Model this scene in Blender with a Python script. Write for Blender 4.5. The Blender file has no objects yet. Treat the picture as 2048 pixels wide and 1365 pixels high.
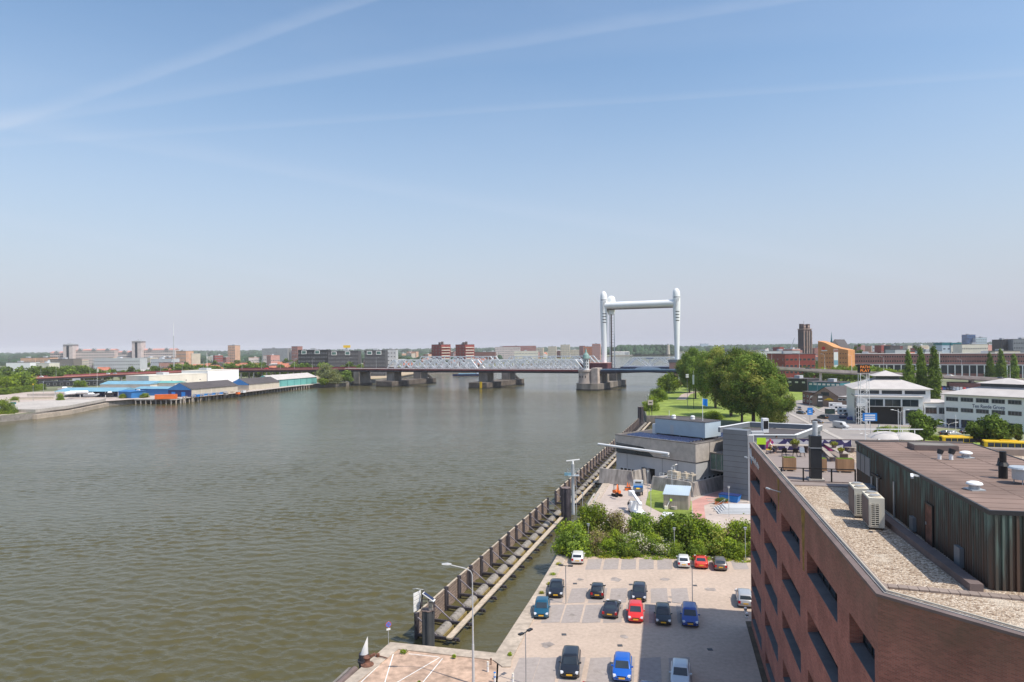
import bpy, math, random
import numpy as np
from mathutils import Vector, Matrix
random.seed(7); rng = np.random.default_rng(7)
S = bpy.context.scene
C = S.collection
R = math.radians
# ------------------------------------------------------------------ camera
F = 1365.0; ROLL = R(0.6); CAMZ = 30.0
cam_d = bpy.data.cameras.new('camera'); cam = bpy.data.objects.new('camera', cam_d); C.objects.link(cam)
cam_d.sensor_width = 36.0; cam_d.lens = 36.0*F/2048.0
cam_d.shift_y = 12.5/2048.0; cam_d.clip_start = 0.5; cam_d.clip_end = 40000
cr, sr = math.cos(ROLL), math.sin(ROLL)
cam.matrix_world = Matrix(((cr, sr, 0, 0), (0, 0, -1, 0), (-sr, cr, 0, CAMZ), (0, 0, 0, 1)))
S.camera = cam
def ray(px, py):
    a = (px-1024)/F; b = (695-py)/F
    return (a*cr+b*sr, 1.0, -a*sr+b*cr)
def G(px, py, z=0.0):
    "the point of the horizontal plane z that the photograph shows at px, py"
    d = ray(px, py); t = (z-CAMZ)/d[2]
    return Vector((d[0]*t, t, z))
def D(px, py, Y):
    "the point at distance Y that the photograph shows at px, py"
    d = ray(px, py); return Vector((d[0]*Y, Y, CAMZ+d[2]*Y))
# ------------------------------------------------------------------ light
SUN_EL = R(58.5); SUN_AZ = math.atan2(0.84, -0.545)
w = bpy.data.worlds.new('World'); S.world = w; w.use_nodes = True
nt = w.node_tree; N = nt.nodes; L = nt.links; N.clear()
def wn(t, **k):
    n = N.new(t)
    for a, b in k.items(): setattr(n, a, b)
    return n
sky = wn('ShaderNodeTexSky', sky_type='NISHITA', sun_disc=False, sun_elevation=SUN_EL, sun_rotation=SUN_AZ)
sky.air_density = 1.3; sky.dust_density = 1.2; sky.ozone_density = 5.0; sky.altitude = 0
tc = wn('ShaderNodeTexCoord')
def math_(op, a, b=None, c=None, clamp=False):
    n = wn('ShaderNodeMath', operation=op, use_clamp=clamp)
    for i, v in enumerate((a, b, c)):
        if v is None: continue
        if isinstance(v, (int, float)): n.inputs[i].default_value = v
        else: L.new(v, n.inputs[i])
    return n.outputs[0]
def smooth(v, lo, hi):
    n = wn('ShaderNodeMapRange', interpolation_type='SMOOTHSTEP'); L.new(v, n.inputs[0])
    n.inputs[1].default_value = lo; n.inputs[2].default_value = hi
    return n.outputs[0]
def noise(scale_vec, scale, detail=4, rough=.55, dist=0.0):
    m = wn('ShaderNodeMapping'); L.new(tc.outputs['Generated'], m.inputs['Vector']); m.inputs['Scale'].default_value = scale_vec
    m.inputs['Rotation'].default_value = (0, R(12), R(20))
    n = wn('ShaderNodeTexNoise'); L.new(m.outputs[0], n.inputs['Vector'])
    n.inputs['Scale'].default_value = scale; n.inputs['Detail'].default_value = detail; n.inputs['Roughness'].default_value = rough; n.inputs['Distortion'].default_value = dist
    return n.outputs['Fac']
soft = noise((1, 1, 3), 3.0, 5); fine = noise((2, 2, 9), 7.0, 6, .6)
total = None
def streak(p1, p2, width, amt, side=0.0):
    "a cirrus band along the great circle through two directions of the sky"
    global total
    d1 = Vector(ray(*p1)).normalized(); d2 = Vector(ray(*p2)).normalized(); n = d1.cross(d2).normalized()
    dp = wn('ShaderNodeVectorMath', operation='DOT_PRODUCT'); L.new(tc.outputs['Generated'], dp.inputs[0]); dp.inputs[1].default_value = n
    wob = math_('MULTIPLY_ADD', soft, width*1.3, -width*0.65)
    d = math_('ADD', dp.outputs['Value'], wob)
    # sharp on the upper side, soft on the lower
    up = smooth(d, width*(-2.6-side), 0.0); dn = smooth(d, width*1.0, width*0.15)
    v = math_('MULTIPLY', math_('MULTIPLY', up, dn), amt)
    v = math_('MULTIPLY', v, math_('MULTIPLY_ADD', fine, .6, .45))
    total = v if total is None else math_('ADD', total, v)
streak((60, 236), (760, -10), .0065, .20); streak((20, 248), (960, 98), .007, .16); streak((960, 98), (2048, 20), .028, .07, 3)
streak((250, 290), (900, 400), .010, .13); streak((0, 440), (300, 500), .008, .10); streak((1360, 196), (1620, 178), .004, .12)
broad = math_('MULTIPLY', smooth(soft, .35, .80), .05)
total = math_('ADD', total, broad, clamp=True)
sep = wn('ShaderNodeSeparateXYZ'); L.new(tc.outputs['Generated'], sep.inputs[0])
above = smooth(sep.outputs['Z'], 0.0, 0.12)
total = math_('MULTIPLY', total, above)
# far haze of the lower sky takes the lilac grey of the photograph
hz = math_('POWER', smooth(sep.outputs['Z'], 0.44, -0.04), 1.1)
mixh = wn('ShaderNodeMix', data_type='RGBA'); L.new(math_('MULTIPLY', hz, .92), mixh.inputs['Factor'])
s1 = wn('ShaderNodeVectorMath', operation='SCALE'); L.new(sky.outputs[0], s1.inputs[0]); s1.inputs['Scale'].default_value = .125
gm = wn('ShaderNodeGamma'); L.new(s1.outputs[0], gm.inputs[0]); gm.inputs[1].default_value = 1.12
s2 = wn('ShaderNodeVectorMath', operation='SCALE'); L.new(gm.outputs[0], s2.inputs[0]); s2.inputs['Scale'].default_value = 1.48/.12
s3 = wn('ShaderNodeVectorMath', operation='MULTIPLY'); L.new(s2.outputs[0], s3.inputs[0]); s3.inputs[1].default_value = (1.0, .945, .865); L.new(s3.outputs[0], mixh.inputs['A']); mixh.inputs['B'].default_value = (4.12, 4.32, 5.28, 1)
mixc = wn('ShaderNodeMix', data_type='RGBA'); L.new(total, mixc.inputs['Factor'])
L.new(mixh.outputs['Result'], mixc.inputs['A']); mixc.inputs['B'].default_value = (4.9, 5.5, 6.6, 1)
bg = wn('ShaderNodeBackground'); L.new(mixc.outputs['Result'], bg.inputs[0]); bg.inputs[1].default_value = 0.125
ow = wn('ShaderNodeOutputWorld'); L.new(bg.outputs[0], ow.inputs[0])
sun_d = bpy.data.lights.new('sun', 'SUN'); sun_d.energy = 4.4; sun_d.angle = R(0.53); sun_d.color = (1.0, .93, .82)
sun = bpy.data.objects.new('sun', sun_d); C.objects.link(sun)
sv = Vector((math.sin(SUN_AZ)*math.cos(SUN_EL), math.cos(SUN_AZ)*math.cos(SUN_EL), math.sin(SUN_EL)))
sun.rotation_euler = sv.to_track_quat('Z', 'Y').to_euler(); sun.location = (200, -200, 300)
S.view_settings.view_transform = 'Standard'; S.view_settings.look = 'None'; S.view_settings.exposure = 0.10
S.view_settings.gamma = 1.0
S.render.engine = 'CYCLES'
try:
    S.cycles.use_denoising = True; S.cycles.max_bounces = 6; S.cycles.transparent_max_bounces = 8
    S.cycles.volume_bounces = 0; S.cycles.caustics_reflective = False; S.cycles.caustics_refractive = False
except Exception: pass
# ------------------------------------------------------------------ helpers
def tag(o, label=None, cat=None, group=None, kind=None):
    if label: o['label'] = label
    if cat: o['category'] = cat
    if group: o['group'] = group
    if kind: o['kind'] = kind
    return o
def thing(name, label, cat, loc=(0, 0, 0), rz=0.0, group=None):
    o = bpy.data.objects.new(name, None); C.objects.link(o); o.empty_display_size = .3
    o.location = loc; o.rotation_euler = (0, 0, rz)
    return tag(o, label, cat, group)
def link(name, me, parent=None, loc=(0, 0, 0), rot=(0, 0, 0), scale=None):
    o = bpy.data.objects.new(name, me); C.objects.link(o); o.parent = parent
    o.location = loc; o.rotation_euler = rot
    if scale: o.scale = scale
    return o
KIDS = {}
def copy_tree(o, parent=None):
    c = o.copy(); C.objects.link(c); c.parent = parent
    for ch in list(o.children): copy_tree(ch, c)
    return c
ORD = ['first', 'second', 'third', 'fourth', 'fifth', 'sixth', 'seventh', 'eighth', 'ninth', 'tenth', 'eleventh', 'twelfth', 'thirteenth', 'fourteenth', 'fifteenth', 'sixteenth', 'seventeenth', 'eighteenth', 'nineteenth', 'twentieth', 'twenty-first', 'twenty-second', 'twenty-third', 'twenty-fourth', 'twenty-fifth', 'twenty-sixth', 'twenty-seventh', 'twenty-eighth']
class MB:
    def __init__(s): s.v = []; s.f = []; s.m = []
    def add(s, vs, fs, m=0):
        b = len(s.v); s.v += [tuple(v) for v in vs]
        for f in fs: s.f.append(tuple(b+i for i in f)); s.m.append(m)
        return s
    def box(s, x0, x1, y0, y1, z0, z1, m=0):
        return s.add([(x0, y0, z0), (x1, y0, z0), (x1, y1, z0), (x0, y1, z0), (x0, y0, z1), (x1, y0, z1), (x1, y1, z1), (x0, y1, z1)],
                     [(0, 3, 2, 1), (4, 5, 6, 7), (0, 1, 5, 4), (1, 2, 6, 5), (2, 3, 7, 6), (3, 0, 4, 7)], m)
    def cbox(s, c, d, rz=0.0, m=0):
        ca, sa = math.cos(rz), math.sin(rz); vs = []
        for z in (-.5, .5):
            for x, y in ((-.5, -.5), (.5, -.5), (.5, .5), (-.5, .5)):
                X, Y = x*d[0], y*d[1]; vs.append((c[0]+X*ca-Y*sa, c[1]+X*sa+Y*ca, c[2]+z*d[2]))
        return s.add(vs, [(0, 3, 2, 1), (4, 5, 6, 7), (0, 1, 5, 4), (1, 2, 6, 5), (2, 3, 7, 6), (3, 0, 4, 7)], m)
    def prism(s, poly, z0, z1, m=0, mt=None):
        a = sum(poly[i][0]*poly[(i+1) % len(poly)][1]-poly[(i+1) % len(poly)][0]*poly[i][1] for i in range(len(poly)))
        if a < 0: poly = poly[::-1]
        n = len(poly); vs = [(p[0], p[1], z0) for p in poly]+[(p[0], p[1], z1) for p in poly]
        s.add(vs, [tuple(range(n))[::-1]]+[(i, (i+1) % n, (i+1) % n+n, i+n) for i in range(n)], m)
        return s.add([(p[0], p[1], z1) for p in poly], [tuple(range(n))], m if mt is None else mt)
    def sheet(s, poly, z, m=0):
        a = sum(poly[i][0]*poly[(i+1) % len(poly)][1]-poly[(i+1) % len(poly)][0]*poly[i][1] for i in range(len(poly)))
        if a < 0: poly = poly[::-1]
        return s.add([(p[0], p[1], z) for p in poly], [tuple(range(len(poly)))], m)
    def cyl(s, p0, p1, r0, r1=None, n=8, m=0, caps=True):
        r1 = r0 if r1 is None else r1
        p0 = Vector(p0); p1 = Vector(p1); d = (p1-p0).normalized()
        a = d.orthogonal().normalized() if abs(d.z) < .99 else Vector((1, 0, 0)); b = d.cross(a).normalized(); a = b.cross(d).normalized()
        vs = []
        for p, r in ((p0, r0), (p1, r1)):
            for i in range(n):
                t = 2*math.pi*i/n; vs.append(p+a*math.cos(t)*r+b*math.sin(t)*r)
        fs = [(i, (i+1) % n, (i+1) % n+n, i+n) for i in range(n)]
        if caps: fs += [tuple(range(n))[::-1], tuple(range(n, 2*n))]
        return s.add(vs, fs, m)
    def tube(s, pts, r, n=6, m=0):
        for a, b in zip(pts, pts[1:]): s.cyl(a, b, r, n=n, m=m)
        return s
    def beam(s, p0, p1, w_, h_, m=0):
        p0 = Vector(p0); p1 = Vector(p1); d = (p1-p0).normalized()
        side = d.cross(Vector((0, 0, 1)));
        if side.length < 1e-4: side = Vector((1, 0, 0))
        side.normalize(); up = side.cross(d).normalized(); vs = []
        for p in (p0, p1):
            for x, z in ((-.5, -.5), (.5, -.5), (.5, .5), (-.5, .5)): vs.append(p+side*x*w_+up*z*h_)
        return s.add(vs, [(0, 1, 2, 3), (7, 6, 5, 4), (0, 4, 5, 1), (1, 5, 6, 2), (2, 6, 7, 3), (3, 7, 4, 0)], m)
    def lathe(s, prof, n=16, c=(0, 0, 0), m=0, sx=1.0, sy=1.0):
        vs = []
        for r, z in prof:
            for i in range(n):
                t = 2*math.pi*i/n; vs.append((c[0]+r*sx*math.cos(t), c[1]+r*sy*math.sin(t), c[2]+z))
        fs = [(k*n+i, k*n+(i+1) % n, (k+1)*n+(i+1) % n, (k+1)*n+i) for k in range(len(prof)-1) for i in range(n)]
        fs += [tuple(range(n))[::-1], tuple(range((len(prof)-1)*n, len(prof)*n))]
        return s.add(vs, fs, m)
    def loft(s, rings, m=0, caps=True, closed=True):
        n = len(rings[0]); vs = [p for r_ in rings for p in r_]; q = n if closed else n-1
        fs = [(k*n+i, k*n+(i+1) % n, (k+1)*n+(i+1) % n, (k+1)*n+i) for k in range(len(rings)-1) for i in range(q)]
        if caps: fs += [tuple(range(n))[::-1], tuple(range((len(rings)-1)*n, len(rings)*n))]
        return s.add(vs, fs, m)
    def mesh(s, name, mats, smooth=False, fix=False):
        me = bpy.data.meshes.new(name); me.from_pydata(s.v, [], s.f)
        for mm in (mats if isinstance(mats, (list, tuple)) else [mats]): me.materials.append(MAT[mm] if isinstance(mm, str) else mm)
        me.polygons.foreach_set('material_index', s.m)
        if smooth: me.polygons.foreach_set('use_smooth', [True]*len(me.polygons))
        if fix:
            import bmesh
            bm = bmesh.new(); bm.from_mesh(me); bmesh.ops.recalc_face_normals(bm, faces=bm.faces); bm.to_mesh(me); bm.free()
        me.update(); return me
    def build(s, name, mats, parent=None, smooth=False, loc=(0, 0, 0), rot=(0, 0, 0), fix=False):
        o = link(name, s.mesh(name, mats, smooth, fix), parent, loc, rot)
        return o
def autosmooth(o, ang=40):
    me = o.data; me.polygons.foreach_set('use_smooth', [True]*len(me.polygons))
    try: me.set_sharp_from_angle(angle=R(ang))
    except Exception: pass
    return o
MAT = {}
def mat(name, col, rough=.75, var=.12, scale=.6, metal=0.0, bump=0.0, bscale=8.0, col2=None, spec=.4, var2=0.0, scale2=.05, emit=0, coat=0.0, coord='P', stretch=(1, 1, 1)):
    m = bpy.data.materials.new(name); m.use_nodes = True; t = m.node_tree; n = t.nodes; l = t.links
    b = n['Principled BSDF']; b.inputs['Roughness'].default_value = rough; b.inputs['Metallic'].default_value = metal
    b.inputs['Specular IOR Level'].default_value = spec; b.inputs['Coat Weight'].default_value = coat; b.inputs['Coat Roughness'].default_value = .06
    if coord == 'P': src = n.new('ShaderNodeNewGeometry').outputs['Position']
    else: src = n.new('ShaderNodeTexCoord').outputs['Object']
    mp = n.new('ShaderNodeMapping'); l.new(src, mp.inputs[0]); mp.inputs['Scale'].default_value = stretch
    ns = n.new('ShaderNodeTexNoise'); l.new(mp.outputs[0], ns.inputs['Vector']); ns.inputs['Scale'].default_value = scale; ns.inputs['Detail'].default_value = 5; ns.inputs['Roughness'].default_value = .6
    mx = n.new('ShaderNodeMix'); mx.data_type = 'RGBA'
    c2 = col2 or tuple(min(1, c*(1+var*2)) for c in col); c1 = col if col2 else tuple(c*(1-var*1.6) for c in col)
    mx.inputs['A'].default_value = (*c1, 1); mx.inputs['B'].default_value = (*c2, 1)
    rp = n.new('ShaderNodeMapRange'); l.new(ns.outputs['Fac'], rp.inputs[0]); rp.inputs[1].default_value = .3; rp.inputs[2].default_value = .7; l.new(rp.outputs[0], mx.inputs['Factor'])
    out = mx.outputs['Result']
    if var2:
        n2 = n.new('ShaderNodeTexNoise'); l.new(mp.outputs[0], n2.inputs['Vector']); n2.inputs['Scale'].default_value = scale2; n2.inputs['Detail'].default_value = 3
        r2 = n.new('ShaderNodeMapRange'); l.new(n2.outputs['Fac'], r2.inputs[0]); r2.inputs[1].default_value = .35; r2.inputs[2].default_value = .65
        r2.inputs[3].default_value = 1-var2; r2.inputs[4].default_value = 1+var2
        mm = n.new('ShaderNodeVectorMath'); mm.operation = 'SCALE'; l.new(out, mm.inputs[0]); l.new(r2.outputs[0], mm.inputs['Scale']); out = mm.outputs[0]
    l.new(out, b.inputs['Base Color'])
    if bump:
        nb = n.new('ShaderNodeTexNoise'); l.new(mp.outputs[0], nb.inputs['Vector']); nb.inputs['Scale'].default_value = bscale; nb.inputs['Detail'].default_value = 4
        bp = n.new('ShaderNodeBump'); bp.inputs['Strength'].default_value = bump; bp.inputs['Distance'].default_value = .05
        l.new(nb.outputs['Fac'], bp.inputs['Height']); l.new(bp.outputs[0], b.inputs['Normal'])
    if emit: b.inputs['Emission Color'].default_value = (*col, 1); b.inputs['Emission Strength'].default_value = emit
    MAT[name] = m; return m
def leafmat(name, col, col2, trans=.35, objvar=True):
    m = bpy.data.materials.new(name); m.use_nodes = True; t = m.node_tree; n = t.nodes; l = t.links; n.clear()
    geo = n.new('ShaderNodeNewGeometry'); ns = n.new('ShaderNodeTexNoise'); l.new(geo.outputs['Position'], ns.inputs['Vector']); ns.inputs['Scale'].default_value = .45; ns.inputs['Detail'].default_value = 5
    rp = n.new('ShaderNodeMapRange'); l.new(ns.outputs['Fac'], rp.inputs[0]); rp.inputs[1].default_value = .32; rp.inputs[2].default_value = .68
    mx = n.new('ShaderNodeMix'); mx.data_type = 'RGBA'; mx.inputs['A'].default_value = (*col, 1); mx.inputs['B'].default_value = (*col2, 1); l.new(rp.outputs[0], mx.inputs['Factor'])
    oi = n.new('ShaderNodeObjectInfo'); r2 = n.new('ShaderNodeMapRange'); l.new(oi.outputs['Random'], r2.inputs[0]); r2.inputs[3].default_value = .78; r2.inputs[4].default_value = 1.25
    sc = n.new('ShaderNodeVectorMath'); sc.operation = 'SCALE'; l.new(mx.outputs['Result'], sc.inputs[0]); l.new(r2.outputs[0], sc.inputs['Scale'])
    d = n.new('ShaderNodeBsdfDiffuse'); tr = n.new('ShaderNodeBsdfTranslucent'); l.new(sc.outputs[0], d.inputs[0]); l.new(sc.outputs[0], tr.inputs[0])
    ms = n.new('ShaderNodeMixShader'); ms.inputs[0].default_value = trans; l.new(d.outputs[0], ms.inputs[1]); l.new(tr.outputs[0], ms.inputs[2])
    o = n.new('ShaderNodeOutputMaterial'); l.new(ms.outputs[0], o.inputs[0]); MAT[name] = m; return m
# ------------------------------------------------------------------ materials
mat('asphalt', (.16, .155, .15), .9, .10, .8, var2=.08)
mat('road', (.30, .27, .25), .9, .06, .5, var2=.06)
mat('kerb', (.42, .38, .34), .85, .10, 1.0)
mat('line', (.75, .75, .72), .8, .10, 2.0)
mat('yard', (.46, .385, .335), .9, .06, .8, var2=.08, scale2=.08, bump=.1)
mat('carpark', (.475, .375, .30), .9, .07, 2.2, var2=.06, scale2=.15, bump=.15, bscale=12)
mat('bay', (.345, .30, .275), .9, .07, 2.0, var2=.05, bump=.15, bscale=12)
mat('quay_brick', (.43, .30, .22), .9, .18, 1.2, var2=.14, scale2=.3, bump=.2)
mat('coping', (.42, .35, .28), .88, .14, 1.5, var2=.12, scale2=.25, bump=.2)
mat('concrete', (.44, .40, .36), .88, .10, .8, var2=.10)
mat('concrete_dark', (.21, .19, .17), .9, .18, .7, var2=.15)
mat('concrete_stain', (.30, .27, .245), .9, .22, .9, stretch=(1.6, 1.6, .12), bump=.1)
mat('soffit', (.09, .085, .085), .9, .1)
mat('land', (.17, .18, .10), .95, .25, .02, var2=.2, scale2=.004)
mat('farland', (.08, .11, .05), .95, .3, .006, var2=.25, scale2=.002)
mat('grass', (.20, .26, .045), .95, .22, .25, var2=.16, scale2=.06, bump=.4, bscale=3)
mat('grass_dry', (.30, .27, .07), .95, .2, .5)
mat('path', (.42, .33, .28), .9, .08, .5)
mat('white', (.80, .80, .79), .45, .02, .3)
mat('tower_white', (.82, .83, .82), .35, .015, .1)
mat('cream', (.66, .62, .52), .7, .05, .2)
mat('beige', (.52, .46, .37), .8, .07, .2)
mat('palegrey', (.50, .51, .52), .7, .06, .2)
mat('grey', (.28, .29, .30), .7, .08, .3)
mat('cladding', (.20, .215, .235), .45, .06, .25, metal=.2)
mat('cladding_light', (.46, .46, .46), .55, .05, .25)
mat('bluegrey', (.44, .52, .58), .5, .04, .3)
mat('darkgrey', (.07, .072, .078), .6, .12, .5)
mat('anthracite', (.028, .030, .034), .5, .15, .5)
mat('black', (.012, .012, .013), .5, .1, .5)
mat('steel', (.42, .44, .46), .38, .08, .6, metal=.5)
mat('galv', (.50, .53, .55), .4, .06, .8, metal=.35)
mat('truss', (.86, .86, .84), .5, .05, .15)
mat('bridge_red', (.24, .045, .055), .6, .2, .1)
mat('bridge_red_top', (.42, .16, .13), .65, .12, .1)
mat('bridge_blue', (.045, .055, .12), .55, .1, .1)
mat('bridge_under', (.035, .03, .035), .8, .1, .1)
mat('pier', (.215, .19, .165), .9, .22, .18, var2=.22, scale2=.08, stretch=(1, 1, .5))
mat('pier_light', (.46, .38, .33), .9, .12, .3, var2=.12, scale2=.1)
mat('pier_wet', (.035, .032, .028), .6, .3, .4)
mat('tanktimber', (.235, .175, .14), .9, .22, 1.2, bump=.2, stretch=(1, 1, 3))
mat('fender_top', (.46, .38, .29), .85, .15, 1.5, bump=.2)
mat('fender_steel', (.055, .048, .055), .6, .25, 1.0)
mat('brace', (.22, .19, .20), .6, .2, 1.0)
mat('float', (.25, .225, .195), .75, .14, 1.5, bump=.1)
mat('float_low', (.27, .20, .07), .8, .25, 1.2)
mat('glass', (.025, .035, .045), .08, .3, .2, spec=.7)
mat('glass_far', (.028, .036, .05), .25, .3, .1, spec=.5)
mat('glass_green', (.07, .15, .13), .1, .2, .3, spec=.7)
mat('glass_blue', (.06, .12, .25), .12, .3, .2, spec=.7)
mat('roof_dark', (.085, .075, .075), .85, .10, .5, var2=.08)
mat('roof_red', (.42, .15, .09), .85, .18, .3)
mat('roof_brown', (.205, .142, .115), .9, .08, .35, var2=.16, scale2=.3, stretch=(1, 1, 1))
mat('roof_light', (.50, .465, .44), .8, .05, .3)
mat('brick_red', (.26, .055, .045), .85, .12, .3)
mat('brick_orange', (.52, .19, .085), .85, .10, .3)
mat('brick_bright', (.60, .28, .11), .8, .08, .3)
mat('brick_brown', (.20, .10, .085), .85, .12, .3)
mat('brick_purple', (.31, .15, .13), .85, .12, .2)
mat('brick_pink', (.50, .27, .23), .85, .10, .3)
mat('church', (.115, .075, .068), .9, .2, .08, var2=.15)
mat('church_light', (.42, .31, .25), .9, .2, .15)
mat('house_brick', (.30, .21, .165), .85, .10, .4)
mat('teal', (.14, .40, .37), .6, .06, .2)
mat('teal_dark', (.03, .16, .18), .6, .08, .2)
mat('blue', (.03, .17, .43), .55, .06, .2)
mat('blue_light', (.18, .36, .46), .6, .08, .2)
mat('navy', (.015, .03, .13), .6, .1, .2)
mat('sign_blue', (.01, .20, .62), .4, .03, .5)
mat('orange', (.80, .17, .03), .6, .08, .4)
mat('yellow', (.82, .52, .02), .45, .05, .4)
mat('red', (.66, .03, .02), .5, .06, .4)
mat('wood', (.36, .215, .12), .8, .16, 2.2, stretch=(1, 1, .15))
mat('wood_grey', (.36, .31, .26), .85, .16, 1.6, stretch=(3, 3, .1))
mat('deck_wood', (.26, .215, .195), .85, .14, 3.0, stretch=(.2, 3, 1))
mat('trunk', (.10, .075, .055), .9, .2, 1.5, bump=.3)
mat('soil', (.10, .075, .05), .95, .2, 1)
mat('solar', (.025, .032, .08), .15, .1, .5, spec=.7)
mat('rubber', (.015, .015, .016), .8, .1)
mat('plate', (.85, .48, .03), .4, .02)
mat('lamp_lens', (.72, .74, .78), .1, .05, spec=.8)
mat('tail_red', (.45, .01, .015), .2, .05)
mat('skin', (.55, .33, .25), .6, .05)
mat('cloth_white', (.7, .68, .66), .9, .05)
mat('cloth_red', (.5, .06, .06), .9, .05)
mat('cloth_dark', (.04, .045, .07), .9, .1)
mat('hair', (.06, .035, .02), .8, .1)
mat('rust', (.16, .075, .05), .9, .3, 2, bump=.3)
mat('duct', (.16, .12, .11), .7, .12, .8)
mat('lichen', (.24, .155, .03), .95, .3, 1.5)
mat('paver', (.27, .215, .185), .9, .10, 1.3)
mat('sand', (.42, .33, .22), .95, .1, .3)
mat('led_black', (.006, .005, .004), .5, .0)
mat('led', (.75, .24, .05), .5, 0.0, emit=.45)
for nm, c in (('car_white', (.78, .78, .76)), ('car_red', (.72, .03, .02)), ('car_orange_red', (.70, .06, .03)), ('car_black', (.012, .013, .017)), ('car_dark', (.022, .022, .032)), ('car_teal', (.008, .085, .15)), ('car_blue', (.008, .055, .30)), ('car_bright_blue', (.01, .12, .55)), ('car_grey', (.14, .12, .115)), ('car_silver', (.42, .43, .45)), ('car_pale', (.60, .66, .70)), ('car_navy', (.01, .03, .10)), ('car_green', (.05, .10, .07))):
    mat(nm, c, .32, .02, .3, metal=.15, spec=.6, coat=.7)
leafmat('leaf_mid', (.115, .18, .034), (.255, .35, .068))
leafmat('leaf_dark', (.065, .112, .028), (.155, .225, .046))
leafmat('leaf_light', (.19, .28, .025), (.34, .42, .05))
leafmat('leaf_olive', (.22, .24, .05), (.40, .40, .10))
leafmat('leaf_willow', (.18, .215, .09), (.33, .35, .17))
leafmat('leaf_brown', (.22, .15, .09), (.40, .32, .20))
leafmat('blossom', (.55, .52, .36), (.72, .70, .52), .2)
leafmat('leaf_far', (.055, .088, .036), (.11, .145, .055), .15)
leafmat('leaf_yellow', (.30, .30, .04), (.42, .40, .06))
# water: muddy green-brown body, wind ripples as real bump
m = bpy.data.materials.new('water'); m.use_nodes = True; t = m.node_tree; n = t.nodes; l = t.links; b = n['Principled BSDF']; MAT['water'] = m
b.inputs['Roughness'].default_value = .12; b.inputs['IOR'].default_value = 1.33; b.inputs['Specular IOR Level'].default_value = .30
gp = n.new('ShaderNodeNewGeometry').outputs['Position']
def wnoise(scale, det, sx, sy, rot, dist=0.0):
    mp = n.new('ShaderNodeMapping'); l.new(gp, mp.inputs[0]); mp.inputs['Scale'].default_value = (sx, sy, 1); mp.inputs['Rotation'].default_value = (0, 0, R(rot))
    q = n.new('ShaderNodeTexNoise'); l.new(mp.outputs[0], q.inputs['Vector']); q.inputs['Scale'].default_value = scale; q.inputs['Detail'].default_value = det; q.inputs['Roughness'].default_value = .58; q.inputs['Distortion'].default_value = dist
    return q.outputs['Fac']
def wmath(op, a, bb, cc=None):
    q = n.new('ShaderNodeMath'); q.operation = op
    for i, v in enumerate((a, bb, cc)):
        if v is None: continue
        if isinstance(v, (int, float)): q.inputs[i].default_value = v
        else: l.new(v, q.inputs[i])
    return q.outputs[0]
w1 = wnoise(.55, 3, .55, 1.25, 14, .5); w2 = wnoise(1.7, 4, .6, 1.2, -8, .4); w3 = wnoise(.12, 2, .5, 1.3, 20)
patch = wnoise(.012, 4, .35, 1.6, 25, .8)
h = wmath('ADD', wmath('MULTIPLY', w1, .95), wmath('MULTIPLY', w2, .30)); h = wmath('ADD', h, wmath('MULTIPLY', w3, 1.1))
pr = n.new('ShaderNodeMapRange'); l.new(patch, pr.inputs[0]); pr.inputs[1].default_value = .35; pr.inputs[2].default_value = .65; pr.inputs[3].default_value = .55; pr.inputs[4].default_value = 1.15
bp = n.new('ShaderNodeBump'); bp.inputs['Distance'].default_value = .32; l.new(wmath('MULTIPLY', pr.outputs[0], .75), bp.inputs['Strength']); l.new(h, bp.inputs['Height']); l.new(bp.outputs[0], b.inputs['Normal'])
cm = n.new('ShaderNodeMix'); cm.data_type = 'RGBA'; cm.inputs['A'].default_value = (.078, .072, .028, 1); cm.inputs['B'].default_value = (.098, .082, .036, 1); l.new(wnoise(.03, 3, 1, 1, 0), cm.inputs['Factor']); l.new(cm.outputs['Result'], b.inputs['Base Color'])
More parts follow.
